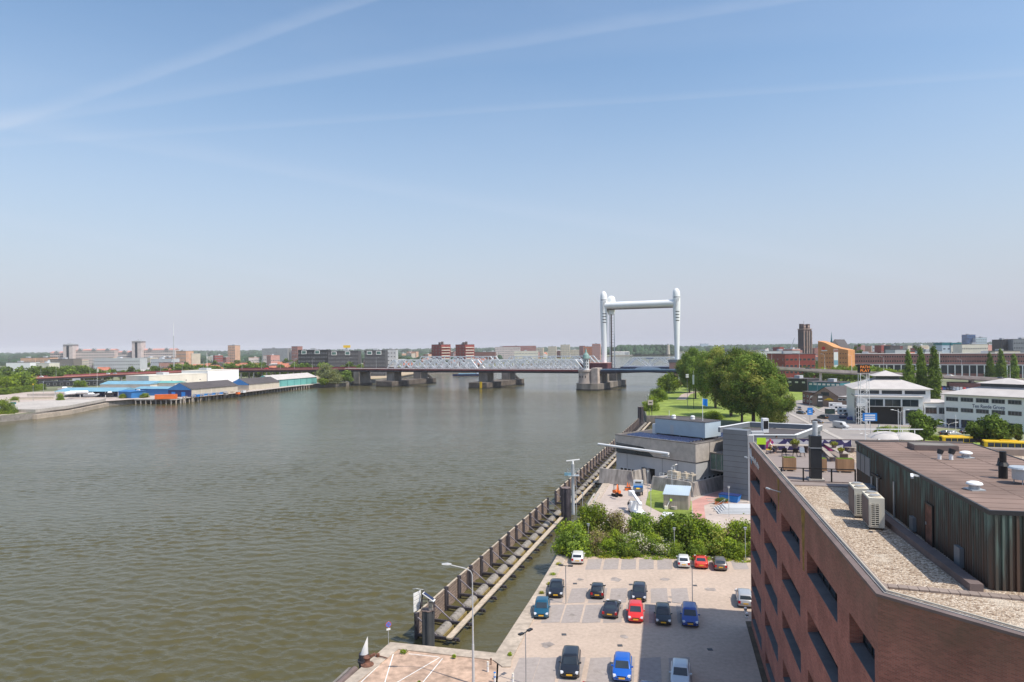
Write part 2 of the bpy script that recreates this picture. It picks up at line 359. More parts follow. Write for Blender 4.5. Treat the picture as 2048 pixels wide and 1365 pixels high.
# the dark red-brown brick of the near building: brick courses along the wall's own x and z
def brickmat(name, c1, c2, mortar, lich=True):
    m = bpy.data.materials.new(name); m.use_nodes = True; t = m.node_tree; n = t.nodes; l = t.links; b = n['Principled BSDF']; MAT[name] = m
    b.inputs['Roughness'].default_value = .85; b.inputs['Specular IOR Level'].default_value = .25
    tcn = n.new('ShaderNodeTexCoord'); sp = n.new('ShaderNodeSeparateXYZ'); l.new(tcn.outputs['Object'], sp.inputs[0])
    cb = n.new('ShaderNodeCombineXYZ'); ad = n.new('ShaderNodeMath'); ad.operation = 'ADD'; l.new(sp.outputs['X'], ad.inputs[0]); l.new(sp.outputs['Y'], ad.inputs[1])
    l.new(ad.outputs[0], cb.inputs[0]); l.new(sp.outputs['Z'], cb.inputs[1])
    br = n.new('ShaderNodeTexBrick'); l.new(cb.outputs[0], br.inputs['Vector']); br.inputs['Scale'].default_value = 1.0
    br.inputs['Brick Width'].default_value = .22; br.inputs['Row Height'].default_value = .065; br.inputs['Mortar Size'].default_value = .006
    br.inputs['Color1'].default_value = (*c1, 1); br.inputs['Color2'].default_value = (*c2, 1); br.inputs['Mortar'].default_value = (*mortar, 1)
    nn = n.new('ShaderNodeTexNoise'); l.new(tcn.outputs['Object'], nn.inputs['Vector']); nn.inputs['Scale'].default_value = .5; nn.inputs['Detail'].default_value = 6
    r2 = n.new('ShaderNodeMapRange'); l.new(nn.outputs['Fac'], r2.inputs[0]); r2.inputs[1].default_value = .3; r2.inputs[2].default_value = .7; r2.inputs[3].default_value = .78; r2.inputs[4].default_value = 1.25
    sc = n.new('ShaderNodeVectorMath'); sc.operation = 'SCALE'; l.new(br.outputs['Color'], sc.inputs[0]); l.new(r2.outputs[0], sc.inputs['Scale']); out = sc.outputs[0]
    # salt and algae below the coping
    zr = n.new('ShaderNodeMapRange'); l.new(sp.outputs['Z'], zr.inputs[0]); zr.inputs[1].default_value = 16.0; zr.inputs[2].default_value = 19.4
    n3 = n.new('ShaderNodeTexNoise'); l.new(cb.outputs[0], n3.inputs['Vector']); n3.inputs['Scale'].default_value = 1.1; n3.inputs['Detail'].default_value = 5
    ml = n.new('ShaderNodeMath'); ml.operation = 'MULTIPLY'; l.new(zr.outputs[0], ml.inputs[0]); l.new(n3.outputs['Fac'], ml.inputs[1])
    m3 = n.new('ShaderNodeMix'); m3.data_type = 'RGBA'; l.new(ml.outputs[0], m3.inputs['Factor']); l.new(out, m3.inputs['A']); m3.inputs['B'].default_value = (.17, .13, .085, 1); out = m3.outputs['Result']
    l.new(out, b.inputs['Base Color'])
    bm_ = n.new('ShaderNodeBump'); bm_.inputs['Strength'].default_value = .5; bm_.inputs['Distance'].default_value = .01; l.new(br.outputs['Fac'], bm_.inputs['Height']); bm_.invert = True; l.new(bm_.outputs[0], b.inputs['Normal'])
brickmat('brick_near', (.42, .155, .115), (.27, .098, .076), (.30, .21, .17))
# gravel
m = bpy.data.materials.new('gravel'); m.use_nodes = True; t = m.node_tree; n = t.nodes; l = t.links; b = n['Principled BSDF']; MAT['gravel'] = m; b.inputs['Roughness'].default_value = .9
gp = n.new('ShaderNodeNewGeometry').outputs['Position']
vo = n.new('ShaderNodeTexVoronoi'); l.new(gp, vo.inputs['Vector']); vo.inputs['Scale'].default_value = 13.0
hs = n.new('ShaderNodeSeparateColor'); l.new(vo.outputs['Color'], hs.inputs[0])
rp = n.new('ShaderNodeValToRGB'); l.new(hs.outputs[0], rp.inputs[0]); e = rp.color_ramp.elements
e[0].color = (.15, .10, .065, 1); e[1].color = (.72, .62, .50, 1); k = e.new(.35); k.color = (.37, .275, .195, 1); k = e.new(.7); k.color = (.50, .40, .30, 1)
nn = n.new('ShaderNodeTexNoise'); l.new(gp, nn.inputs['Vector']); nn.inputs['Scale'].default_value = .45; nn.inputs['Detail'].default_value = 4
nr = n.new('ShaderNodeMapRange'); l.new(nn.outputs['Fac'], nr.inputs[0]); nr.inputs[1].default_value = .55; nr.inputs[2].default_value = .72
mx = n.new('ShaderNodeMix'); mx.data_type = 'RGBA'; l.new(nr.outputs[0], mx.inputs['Factor']); l.new(rp.outputs[0], mx.inputs['A']); mx.inputs['B'].default_value = (.60, .52, .42, 1); l.new(mx.outputs['Result'], b.inputs['Base Color'])
bp = n.new('ShaderNodeBump'); bp.inputs['Strength'].default_value = .9; bp.inputs['Distance'].default_value = .06; bp.invert = True; l.new(vo.outputs['Distance'], bp.inputs['Height']); l.new(bp.outputs[0], b.inputs['Normal'])
# verdigris copper of the corrugated roof house
m = bpy.data.materials.new('copper'); m.use_nodes = True; t = m.node_tree; n = t.nodes; l = t.links; b = n['Principled BSDF']; MAT['copper'] = m; b.inputs['Roughness'].default_value = .6; b.inputs['Metallic'].default_value = .25
gp = n.new('ShaderNodeNewGeometry').outputs['Position']; mp = n.new('ShaderNodeMapping'); l.new(gp, mp.inputs[0]); mp.inputs['Scale'].default_value = (3.2, 3.2, .35)
nn = n.new('ShaderNodeTexNoise'); l.new(mp.outputs[0], nn.inputs['Vector']); nn.inputs['Scale'].default_value = 1.0; nn.inputs['Detail'].default_value = 5
sp = n.new('ShaderNodeSeparateXYZ'); l.new(gp, sp.inputs[0]); zr = n.new('ShaderNodeMapRange'); l.new(sp.outputs['Z'], zr.inputs[0]); zr.inputs[1].default_value = 19; zr.inputs[2].default_value = 22.6; zr.inputs[3].default_value = -.10; zr.inputs[4].default_value = .16
ad = n.new('ShaderNodeMath'); ad.operation = 'ADD'; l.new(nn.outputs['Fac'], ad.inputs[0]); l.new(zr.outputs[0], ad.inputs[1])
rp = n.new('ShaderNodeValToRGB'); l.new(ad.outputs[0], rp.inputs[0]); e = rp.color_ramp.elements
e[0].position = .38; e[0].color = (.10, .062, .045, 1); e[1].position = .74; e[1].color = (.13, .19, .165, 1); k = e.new(.56); k.color = (.080, .078, .066, 1); l.new(rp.outputs[0], b.inputs['Base Color'])
# graffiti wall
m = bpy.data.materials.new('mural'); m.use_nodes = True; t = m.node_tree; n = t.nodes; l = t.links; b = n['Principled BSDF']; MAT['mural'] = m; b.inputs['Roughness'].default_value = .8
gp = n.new('ShaderNodeNewGeometry').outputs['Position']; vo = n.new('ShaderNodeTexVoronoi'); l.new(gp, vo.inputs['Vector']); vo.inputs['Scale'].default_value = 1.5
hs = n.new('ShaderNodeSeparateColor'); l.new(vo.outputs['Color'], hs.inputs[0]); rp = n.new('ShaderNodeValToRGB'); rp.color_ramp.interpolation = 'CONSTANT'; l.new(hs.outputs[0], rp.inputs[0]); e = rp.color_ramp.elements
e[0].color = (.05, .04, .13, 1); e[1].position = .4; e[1].color = (.42, .06, .22, 1)
for p_, c_ in ((.45, (.6, .58, .6, 1)), (.65, (.13, .09, .26, 1)), (.75, (.03, .03, .10, 1)), (.88, (.75, .70, .72, 1))):
    k = e.new(p_); k.color = c_
l.new(rp.outputs[0], b.inputs['Base Color'])
# ------------------------------------------------------------------ foliage
def leaves(name, blobs, n, size, mats, split=None, flat=.75, core=.18):
    "a crown of leaf-sized quads gathered in clumps; blobs are (x, y, z, rx, ry, rz)"
    B = np.array(blobs, float); wgt = (B[:, 3]*B[:, 4]*B[:, 5])**(2/3); wgt /= wgt.sum()
    idx = rng.choice(len(B), n, p=wgt); d = rng.normal(size=(n, 3)); d /= np.linalg.norm(d, axis=1)[:, None]
    rad = np.where(rng.random(n) < core, rng.uniform(.3, .75, n), rng.uniform(.70, 1.06, n)*(1+.15*rng.normal(size=n)))
    P = B[idx, :3]+d*B[idx, 3:]*rad[:, None]
    nr = d/B[idx, 3:]; nr /= np.linalg.norm(nr, axis=1)[:, None]; nr += rng.normal(size=(n, 3))*flat*.6; nr /= np.linalg.norm(nr, axis=1)[:, None]
    a = np.cross(nr, rng.normal(size=(n, 3))); a /= np.linalg.norm(a, axis=1)[:, None]; b2 = np.cross(nr, a)
    s = size*rng.uniform(.6, 1.4, n)[:, None]; asp = rng.uniform(.5, .9, n)[:, None]
    V = np.empty((n, 4, 3)); V[:, 0] = P-a*s; V[:, 1] = P-b2*s*asp; V[:, 2] = P+a*s; V[:, 3] = P+b2*s*asp
    V = V.reshape(-1, 3); V[:, 2] = np.maximum(V[:, 2], .05)
    me = bpy.data.meshes.new(name); me.vertices.add(4*n); me.vertices.foreach_set('co', V.ravel())
    me.loops.add(4*n); me.loops.foreach_set('vertex_index', np.arange(4*n)); me.polygons.add(n)
    me.polygons.foreach_set('loop_start', np.arange(0, 4*n, 4)); 
    for mm in mats: me.materials.append(MAT[mm])
    if len(mats) > 1:
        q = rng.random(len(B)); t_ = (q[idx]+rng.normal(size=n)*.15); me.polygons.foreach_set('material_index', np.clip((t_*len(mats)).astype(int), 0, len(mats)-1) if split is None else (t_ > split).astype(int))
    me.update(); me.validate(); return me
def crown_blobs(h, r, n, base=.25, shape='round', rs=.34, seed=None):
    out = []
    for i in range(n):
        for _ in range(60):
            x, y, z = random.uniform(-1, 1), random.uniform(-1, 1), random.uniform(0, 1)
            if shape == 'round': lim = math.sqrt(max(0, 1-(2*z-1)**2))*.95+.05
            elif shape == 'column': lim = (.45+.55*math.sin(math.pi*min(1, z*1.15+.12)))*(1-.55*max(0, z-.7)/.3)
            elif shape == 'bush': lim = math.sqrt(max(0, 1-z*z*.9))
            else: lim = (1-z)**.7
            if math.hypot(x, y) <= lim: break
        q = rs*random.uniform(.6, 1.25)
        rr = r*q
        out.append((x*(r-rr*.6), y*(r-rr*.6), h*base+(h*(1-base)-rr)*z+rr*.3, rr, rr, rr*random.uniform(.75, 1.1)))
    return out
def column_blobs(h, r, n=34):
    out = []
    for i in range(n):
        z = (i+.5)/n; w_ = (.62+.38*math.sin(math.pi*min(1, z*1.25+.1)))*(1 if z < .7 else math.cos((z-.7)/.3*1.0)); a = random.random()*6.28; o = r*w_*random.uniform(.2, .5); q = r*w_*random.uniform(.5, .72)
        out.append((math.cos(a)*o, math.sin(a)*o, .5+(h-1.2)*z, q, q, max(q*1.3, h/n*1.5)))
    return out
def trunk_mesh(name, h, r, spread=0.0, limbs=4, top=.75):
    q = MB(); q.cyl((0, 0, -.2), (0, 0, h*.35), r*1.15, r*.85, 8); q.cyl((0, 0, h*.35), (0, 0, h*top), r*.85, r*.25, 7)
    for i in range(limbs):
        a = 2*math.pi*i/limbs+random.random(); z0 = h*random.uniform(.22, .45); rr = spread*random.uniform(.5, .9)
        q.cyl((0, 0, z0), (math.cos(a)*rr, math.sin(a)*rr, z0+h*random.uniform(.18, .32)), r*.45, r*.12, 6)
    return q.mesh(name, 'trunk')
TV = {}
def tree_kind(key, h, r, nb, nl, size, mats, shape='round', base=.25, variants=2, rs=.34, limbs=4, tr=None):
    TV[key] = [(leaves('crown', column_blobs(h, r) if shape == 'column' else crown_blobs(h, r, nb, base, shape, rs), nl, size, mats), trunk_mesh('trunk', h, tr or h*.022, r*.6, limbs), h, r) for _ in range(variants)]
def tree(key, loc, hgt, label, name='tree', cat='tree', group=None, wide=1.0, v=None, trunk=True):
    cm, tm, h, r = TV[key][random.randrange(len(TV[key])) if v is None else v]; s = hgt/h
    t = thing(name, label, cat, loc, random.uniform(0, 6.28), group)
    link('crown', cm, t, scale=(s*wide, s*wide, s))
    if trunk: link('trunk' if cat == 'tree' else 'stem', tm, t, scale=(s*wide, s*wide, s))
    return t
tree_kind('far', 12, 5.5, 22, 900, .62, ['leaf_far', 'leaf_mid'], base=.12)
tree_kind('mid', 14, 7, 34, 3200, .50, ['leaf_dark', 'leaf_mid'], base=.10, variants=3)
tree_kind('light', 12, 7.5, 34, 4200, .45, ['leaf_mid', 'leaf_light', 'leaf_light'], base=.08)
tree_kind('big', 28, 11, 80, 34000, .33, ['leaf_dark', 'leaf_mid', 'leaf_mid', 'leaf_olive'], base=.13, variants=3, rs=.27, limbs=7)
tree_kind('column', 20, 3.4, 46, 8500, .30, ['leaf_dark', 'leaf_mid', 'leaf_mid'], 'column', base=.05, variants=2, rs=.5)
tree_kind('willow', 18, 11, 60, 9000, .42, ['leaf_willow', 'leaf_olive', 'leaf_willow'], 'bush', base=.0, rs=.3)
tree_kind('small', 8, 3.4, 34, 5200, .26, ['leaf_dark', 'leaf_mid'], base=.18, variants=2)
tree_kind('conifer', 14, 3.5, 26, 1500, .4, ['leaf_dark'], 'cone', base=.05)
tree_kind('bush_green', 5, 3.2, 34, 7200, .15, ['leaf_light', 'leaf_mid', 'leaf_mid'], 'bush', base=.0, variants=2, tr=.12)
tree_kind('bush_olive', 5, 3.2, 34, 6600, .15, ['leaf_olive', 'leaf_mid', 'leaf_light'], 'bush', base=.0, variants=2, tr=.12)
tree_kind('bush_brown', 5, 3.0, 30, 3600, .13, ['leaf_brown', 'leaf_olive', 'leaf_brown'], 'bush', base=.05, variants=2, tr=.12, limbs=7)
tree_kind('bush_blossom', 4, 2.8, 40, 6200, .14, ['leaf_mid', 'blossom', 'blossom', 'leaf_light'], 'bush', base=.0, variants=1, tr=.12)
tree_kind('bush_dark', 5, 3.4, 30, 3200, .28, ['leaf_dark', 'leaf_mid'], 'bush', base=.0, variants=2, tr=.12)
mat('lime', (.55, .85, .04), .6, .02)

mat('palepink', (.56, .48, .46), .85, .10, .2)
mat('peach', (.58, .36, .25), .85, .10, .2)
mat('verdigris', (.22, .34, .31), .7, .1, .3)
mat('sill_grey', (.125, .125, .13), .8, .12, .8)
mat('wine', (.15, .05, .055), .7, .1, .2)
mat('roof_seam', (.19, .13, .105), .9, .2, 1.5)
mat('stain', (.30, .26, .235), .95, .2, 1.0)
mat('pier_dark', (.12, .10, .085), .9, .25, .3, var2=.2, scale2=.1)
# ------------------------------------------------------------------ the setting: water and land
def struct(name, q, mats, **k):
    o = q.build(name, mats, **k); o['kind'] = 'structure'; return o
def waves():
    "the near river as a real wavy surface, finer close to the quay; the far river stays flat below it"
    rows = []; Z = 20.0
    while Z < 660: rows.append(Z); Z += max(.32, Z*Z/45045*.8)
    nc = 560; Yv = np.array(rows); u = np.linspace(0, 1, nc); Y = np.repeat(Yv[:, None], nc, 1); X0 = -.86*Yv-14; X1 = .32*Yv+6
    X = X0[:, None]+(X1-X0)[:, None]*u[None, :]; sp = np.maximum(np.gradient(Yv), (X1-X0)/nc)[:, None]
    r_ = np.random.default_rng(3); H = np.zeros_like(X); ph = 0
    for i in range(64):
        lam = .7*(3.6/.7)**r_.random(); th = R(80)+r_.normal()*R(27); k = 2*math.pi/lam; p = r_.random()*6.28
        fade = np.clip((lam-2.2*sp)/(1.5*sp), 0, 1); a = .0066*lam**.6
        arg = k*(X*math.cos(th)+Y*math.sin(th))+p+.9*np.sin(X*.06+Y*.045+i)
        H += fade*a*(np.exp(1.1*(np.sin(arg)-1))*2-.75)
    H *= .85+.30*np.sin(X*.021+Y*.033+1.5*np.sin(X*.011))*np.sin(Y*.027-X*.008)+.22*np.sin(X*.03-Y*.11+2*np.sin(X*.02))
    calm = np.clip((X-(-11.2+.308*(Y-77.3)))/1.5, 0, 1); H *= 1-.8*calm
    H *= np.clip((650-Y)/60, 0, 1); V = np.stack([X, Y, H-3.0], -1).reshape(-1, 3); nr = len(rows)
    a = (np.arange(nr-1)[:, None]*nc+np.arange(nc-1)[None, :]).ravel(); Fc = np.stack([a, a+1, a+nc+1, a+nc], 1)
    V = np.concatenate([V, [[-14000, -400, -3.35], [14000, -400, -3.35], [14000, 16000, -3.35], [-14000, 16000, -3.35]]]); b = len(V)-4
    Fc = np.concatenate([Fc, [[b, b+1, b+2, b+3]]]); n = len(Fc); me = bpy.data.meshes.new('river_water')
    me.vertices.add(len(V)); me.vertices.foreach_set('co', V.ravel()); me.loops.add(4*n); me.loops.foreach_set('vertex_index', Fc.ravel().astype(np.int32)); me.polygons.add(n); me.polygons.foreach_set('loop_start', np.arange(0, 4*n, 4)); me.polygons.foreach_set('use_smooth', [True]*n)
    me.materials.append(MAT['water']); me.update(); o = link('river_water', me); o['kind'] = 'structure'
waves()
def g2(*pts, z=0.0): return [tuple(G(a, b, z)[:2]) for a, b in pts]
CANAL = [(-12.7, 69.5), (-1.9, 66.8), (2.8, 84.3), (6.0, 97.2), (7.9, 106.6), (11.2, 118.0), (15.5, 134), (19.5, 149), (23.2, 158.5), (40, 208), (66, 291)]
right = [(-9, -300), (-30, 0), (-15.3, 61.5)]+CANAL+[(57, 291), (64, 334), (84, 410), (112, 495), (135, 560), (200, 720), (373, 950), (640, 1700), (1150, 3000), (1600, 3330), (9000, 3330), (9000, -300)]
left = [(-9000, 60), (-400, 150), (-268, 290), (-246, 318), (-237, 337), (-236, 362), (-246, 412), (-236.5, 433), (-214, 430), (-195.5, 484), (-177, 588), (-150, 603), (-128, 700), (-113, 850), (-83, 885), (-50, 960), (0, 1120), (80, 1420), (190, 1850), (330, 2200), (600, 2700), (785, 3170), (1210, 3480), (9000, 3540), (9000, 15000), (-9000, 15000)]
q = MB(); q.prism(right, -6, 0, 0, 1); struct('ground', q, ['concrete_dark', 'land'])
q = MB(); q.prism(left, -6, 0, 0, 1); struct('far_ground', q, ['concrete_dark', 'land'])
# car park and quay
q = MB(); q.sheet([(-1.75, 40), (-1.75, 65.6), (-1.0, 66.6), (3.8, 84.2), (7.2, 97.4), (8.0, 99.5), (33.5, 97), (26, 72.5), (16, 28), (0, 28)], .02); struct('car_park', q, 'carpark')
q = MB(); q.sheet([(-40, -40), (-29, 0), (-14.2, 61.5), (-11.7, 68.2), (-1.6, 65.8), (-1.6, 40), (-6, -40)], .02); struct('quay', q, 'quay_brick')
q = MB(); q.prism([(-31, -5), (-15.3, 61.5), (-12.7, 69.5), (-11.6, 67.9), (-14.2, 61.2), (-29.8, -5)], -.5, .12)
q.prism([(-12.7, 69.5), (-1.9, 66.8), (-2.1, 65.3), (-11.6, 67.9)], -.5, .121)
cn = CANAL[1:]; inn = [(a+1.5 if i else -.4, b-(.2 if i else 1.6)) for i, (a, b) in enumerate(cn)]
for i in range(6): q.prism([cn[i], cn[i+1], inn[i+1], inn[i]], -.5, .12 if i else .119)
q.prism([(-2.1, 65.3), (-1.9, 66.8), (-.35, 65.25), (-.4, 63.9), (-1.2, 63.9)], -.5, .122)
struct('quay_coping', q, 'coping')
def line(q, a, b, wd, z, m=0):
    a = Vector(a[:2]); b = Vector(b[:2]); d = (b-a).normalized(); s = Vector((-d.y, d.x))*wd/2
    q.add([(*(a-s), z), (*(b-s), z), (*(b+s), z), (*(a+s), z)], [(0, 1, 2, 3)], m)
q = MB()
for a, b in (((783.6, 1307.6), (712, 1375)), ((786.7, 1308.6), (764, 1385)), ((879.6, 1316), (770, 1380)), ((885, 1318), (830, 1385)), ((817, 1308.6), (877.6, 1315))):
    line(q, G(*a), G(*b), .09, .035)
struct('painted_quay_lines', q, 'line')
# parking bays: darker rectangles between the pale joints
q = MB()
def bay(cx, y0, y1, wd=1.02):
    a = G(cx, y1, 0); b = G(cx, y0, 0); L_ = b.y-a.y; m_ = (a+b)/2; s_ = .2; x0 = m_.x-s_*L_/2; x1 = m_.x+s_*L_/2
    q.add([(x0-wd, a.y, .035), (x0+wd, a.y+.15, .035), (x1+wd, b.y+.15, .035), (x1-wd, b.y, .035)], [(0, 1, 2, 3)])
for cx in (1188, 1222.7, 1257.6, 1293, 1329.6, 1368, 1403, 1440, 1479): bay(cx, 1119, 1140)
for cx in (1112, 1156, 1196, 1237, 1278, 1318.6, 1360): bay(cx, 1178, 1207)
for cx in (1107, 1146, 1186, 1227, 1270, 1316, 1372): bay(cx, 1211, 1247)
for cx in (1050, 1094, 1144, 1198, 1247, 1301, 1361): bay(cx, 1317, 1372)
struct('parking_bay_paving', q, 'bay')
q = MB()
for cx, cy, r0 in ((1187, 1196, .5), (1237, 1193, .35), (1146, 1232, .55), (1229, 1160, .8), (1094, 1290, .7), (1196, 1345, .5), (1330, 1160, .6), (1302, 1136, .4), (1160, 1160, .5), (1250, 1275, .5), (1420, 1180, .7), (1150, 1300, .4), (1340, 1195, .3)):
    p = G(cx, cy); n_ = 11; q.sheet([(p.x+math.cos(6.283*i/n_)*r0*random.uniform(.5, 1.2), p.y+math.sin(6.283*i/n_)*r0*random.uniform(.5, 1.3)) for i in range(n_)], .039)
struct('oil_stains', q, 'stain')
q = MB()
for cx, cy in ((1150, 1168), (1262, 1170), (1390, 1172), (1128, 1270), (1240, 1292), (1420, 1300)):
    p = G(cx, cy); q.box(p.x-.25, p.x+.25, p.y-.25, p.y+.25, .02, .041)
struct('drain_covers', q, 'darkgrey')
q = MB()  # low weedy strip behind the bays and the bed under the hedge
q.sheet([(8.2, 99.2), (33.8, 96.6), (36, 107.5), (9.2, 110)], .03); struct('hedge_bed', q, 'grass_dry')
q = MB(); q.sheet([(26.4, 74), (22.8, 58), (18.5, 40), (17.2, 40.2), (21.3, 58), (25.0, 74)], .04); struct('wall_bed', q, 'soil')
# yard of the water authority
q = MB(); q.sheet([(9.4, 110), (11.6, 117.9), (16, 134), (20.0, 148.8), (23.6, 158.3), (60, 158), (62, 108), (36, 107.5)], .02); struct('yard', q, 'yard')
q = MB(); q.sheet(g2((1291, 1010), (1297, 985), (1306, 976), (1335, 987), (1383, 1003), (1384, 1038), (1352, 1034), (1320, 1025)), .04); struct('lawn', q, 'grass')
q = MB(); q.sheet(g2((1384, 1003), (1396, 998), (1450, 977), (1465, 990), (1408, 1012), (1412, 1045), (1388, 1042)), .045); struct('brick_path', q, 'brick_pink')
q = MB()
for i in range(6):
    a = G(1412+i*3, 998+i*5); b = G(1450, 1000+i*4)
    q.beam((a.x, a.y, .08+.0*i), (b.x+4, b.y-1, .08), .35, .12)
a = G(1165, 1030); b = G(1189, 990); q.beam((a.x, a.y, .14), (b.x, b.y, .14), .3, .28); q.beam((a.x+.9, a.y, .14), (b.x+.9, b.y, .14), .3, .28)
struct('low_kerbs', q, 'kerb')
# park, roads
q = MB(); q.sheet([(57.3, 290.8), (66.2, 290.8), (78, 282), (90, 262), (112, 240), (116, 262), (128, 330), (160, 400), (210, 470), (215, 560), (205, 700), (136, 558), (113, 495), (85, 410), (65, 334)], .02); struct('park_grass', q, 'grass')
q = MB(); q.prism([(56.8, 289.6), (66.8, 289.6), (66.8, 290.7), (56.8, 290.7)], -4, .3); q.prism([(66.8, 289.6), (79, 281.2), (79.6, 282), (67.0, 290.7)], -4, .3); struct('park_quay_wall', q, 'concrete_dark')
q = MB(); pth = [G(1362, 800), G(1372, 789), G(1392, 783.5), (Vector((130, 420, 0))), Vector((150, 500, 0))]
for a, b in zip(pth, pth[1:]): line(q, a, b, 5, .05)
struct('park_path', q, 'path')
road = g2((1580, 803), (1606, 800), (1618, 808), (1640, 822), (1716, 846.5), (1800, 852), (1786, 868), (1812, 887), (1900, 900), (2100, 930), (2100, 1060), (1500, 1010), (1470, 880), (1548, 850), (1572, 828))
q = MB(); q.sheet(road, .03); q.sheet([(150, 330), (175, 345), (262, 330), (250, 420), (190, 430), (160, 385)], .031); struct('road', q, 'road')
q = MB(); q.sheet([(205, 345), (262, 330.5), (420, 300), (420, 415), (262, 462), (215, 440)], .028); struct('far_car_park', q, 'bay')
q = MB(); q.sheet([(112, 258), (160, 236), (205, 212), (262, 200), (262, 329), (176, 343), (150, 329), (132, 300)], .025); struct('car_lot', q, 'bay')
q = MB()
for i in range(9):
    a = G(1590+i*15, 826+i*8.4, 0); b = G(1597+i*15, 829.6+i*8.4, 0); line(q, a, b, .18, .05)
    a = G(1625+i*18, 828+i*6.2, 0); b = G(1632+i*18, 830.5+i*6.2, 0)
    if i < 7: line(q, a, b, .18, .05)
for i in range(6):
    a = G(1564+i*17, 838+i*9.5, 0); b = G(1571+i*17, 842+i*9.5, 0); line(q, a, b, .18, .05)
for i in range(8):
    a = G(1720+i*9, 868+i*3, 0); line(q, a, a+Vector((1.6, 1.3, 0)), .5, .05)
struct('road_markings', q, 'line')
q = MB(); pts = [G(1582, 828), G(1640, 857), G(1696, 884), G(1780, 925)]
for a, b in zip(pts, pts[1:]):
    q.beam((a.x-.5, a.y, .06), (b.x-.5, b.y, .06), 1.6, .16)
pts = [G(1618, 809), G(1640, 822.5), G(1716, 847)]
for a, b in zip(pts, pts[1:]): q.beam((a.x, a.y, .06), (b.x, b.y, .06), .8, .16)
struct('kerb', q, 'kerb')
q = MB(); q.sheet(g2((1790, 868), (1880, 872), (1990, 878), (2100, 888), (2100, 915), (1990, 893), (1860, 893), (1800, 884)), .05)
q.sheet(g2((1560, 842), (1548, 850), (1470, 862), (1500, 835)), .045); q.sheet(g2((1575, 772), (1625, 770), (1606, 800), (1582, 803)), .05)
q.sheet(g2((1680, 757), (1764, 760), (1748, 772), (1680, 770)), .05); struct('verge_grass', q, 'grass')
q = MB(); q.sheet(g2((1990, 885), (2100, 886), (2100, 905), (1985, 905)), .07); struct('bus_lane', q, 'brick_orange')
q = MB(); q.sheet(g2((1615, 770), (1720, 772), (1725, 800), (1640, 795)), .06); struct('loading_yard', q, 'roof_light')
# left bank quay
q = MB(); q.sheet([(-236, 362), (-246, 411), (-236, 427), (-209.5, 424.5), (-190.4, 482), (-172, 586), (-160, 600), (-240, 640), (-300, 560), (-420, 470), (-330, 330), (-247, 319)], .02); struct('far_quay', q, 'yard')
q = MB()
q.prism([(-300, 351), (-237, 339), (-235.2, 362), (-245.2, 411.5), (-260, 411), (-292, 380)], .05, 1.6); struct('quay_ramp', q, 'concrete')
q = MB(); a_, b_ = Vector((-246, 412, 0)), Vector((-236, 362, 0))
q.prism([(-237.2, 337), (-235, 337), (-233.6, 362), (-243.6, 412), (-246.2, 412), (-236, 362)], -4, -.9); struct('quay_wall_footing', q, 'coping')
# ------------------------------------------------------------------ near brick building
A = Vector((25.2, 72.7)); B = Vector((15.1, 28.4)); dW = (B-A).normalized(); lenW = (B-A).length
bb = thing('brick_office_building', 'dark red brick office building with deep recessed windows and a pebble roof', 'building', (A.x, A.y, 0), math.atan2(dW.y, dW.x))
# local frame: x along the west wall towards the camera, y to the left-hand normal (into the building is +y)
rzB = bb.rotation_euler[2]; cB, sB = math.cos(rzB), math.sin(rzB)
def loc(X, Y): dx, dy = X-A.x, Y-A.y; return (dx*cB+dy*sB, -dx*sB+dy*cB)
# rz points along dW = mostly -Y; left normal of that is +X: into the building
TOP = 19.6; TH = .66
cols = [(.35, 8.1), (10.7, 18.2), (20.6, 28.1), (30.5, 38.4), (40.8, 44.95)]; rows = [(15.55, 17.05), (11.85, 13.3), (8.1, 9.55), (4.35, 5.8), (.9, 2.1)]
q = MB(); z = 0.0
for z0, z1 in rows[::-1]:
    q.box(0, lenW, 0, TH, z, z0); x = 0.0
    for x0, x1 in cols: q.box(x, x0, 0, TH, z0, z1); x = x1
    q.box(x, lenW, 0, TH, z0, z1); z = z1
q.box(0, lenW, 0, TH, z, TOP-.12)
q.build('west_wall', 'brick_near', bb)
wq = MB(); W0 = 7.6
def winmesh(wd, ht, nm):
    f = MB(); f.box(0, wd, 0, .06, 0, .07, 0); f.box(0, wd, 0, .06, ht-.07, ht, 0); n_ = max(2, round(wd/1.5))
    for i in range(n_+1): x = i*(wd-.07)/n_; f.box(x, x+.07, 0, .06, .07, ht-.07, 0)
    f.box(.07, wd-.07, .045, .05, .07, ht-.07, 1); return f.mesh(nm, ['black', 'glass'])
wms = [winmesh(x1-x0-.02, 1.4, 'window') for x0, x1 in cols]
for r_, (z0, z1) in enumerate(rows):
    for c_, (x0, x1) in enumerate(cols):
        wd = link('window', wms[c_], bb, (x0+.01, .60, z0+.06))
        sl = MB(); sl.add([(0, -.60, -.04), (x1-x0-.02, -.60, -.04), (x1-x0-.02, .0, .03), (0, .0, .03), (0, -.60, -.058), (x1-x0-.02, -.60, -.058), (x1-x0-.02, 0, -.058), (0, 0, -.058)], [(0, 1, 2, 3), (0, 4, 5, 1), (1, 5, 6, 2), (3, 7, 4, 0), (2, 6, 7, 3), (4, 7, 6, 5)])
        sl.build('sill', 'sill_grey', wd)
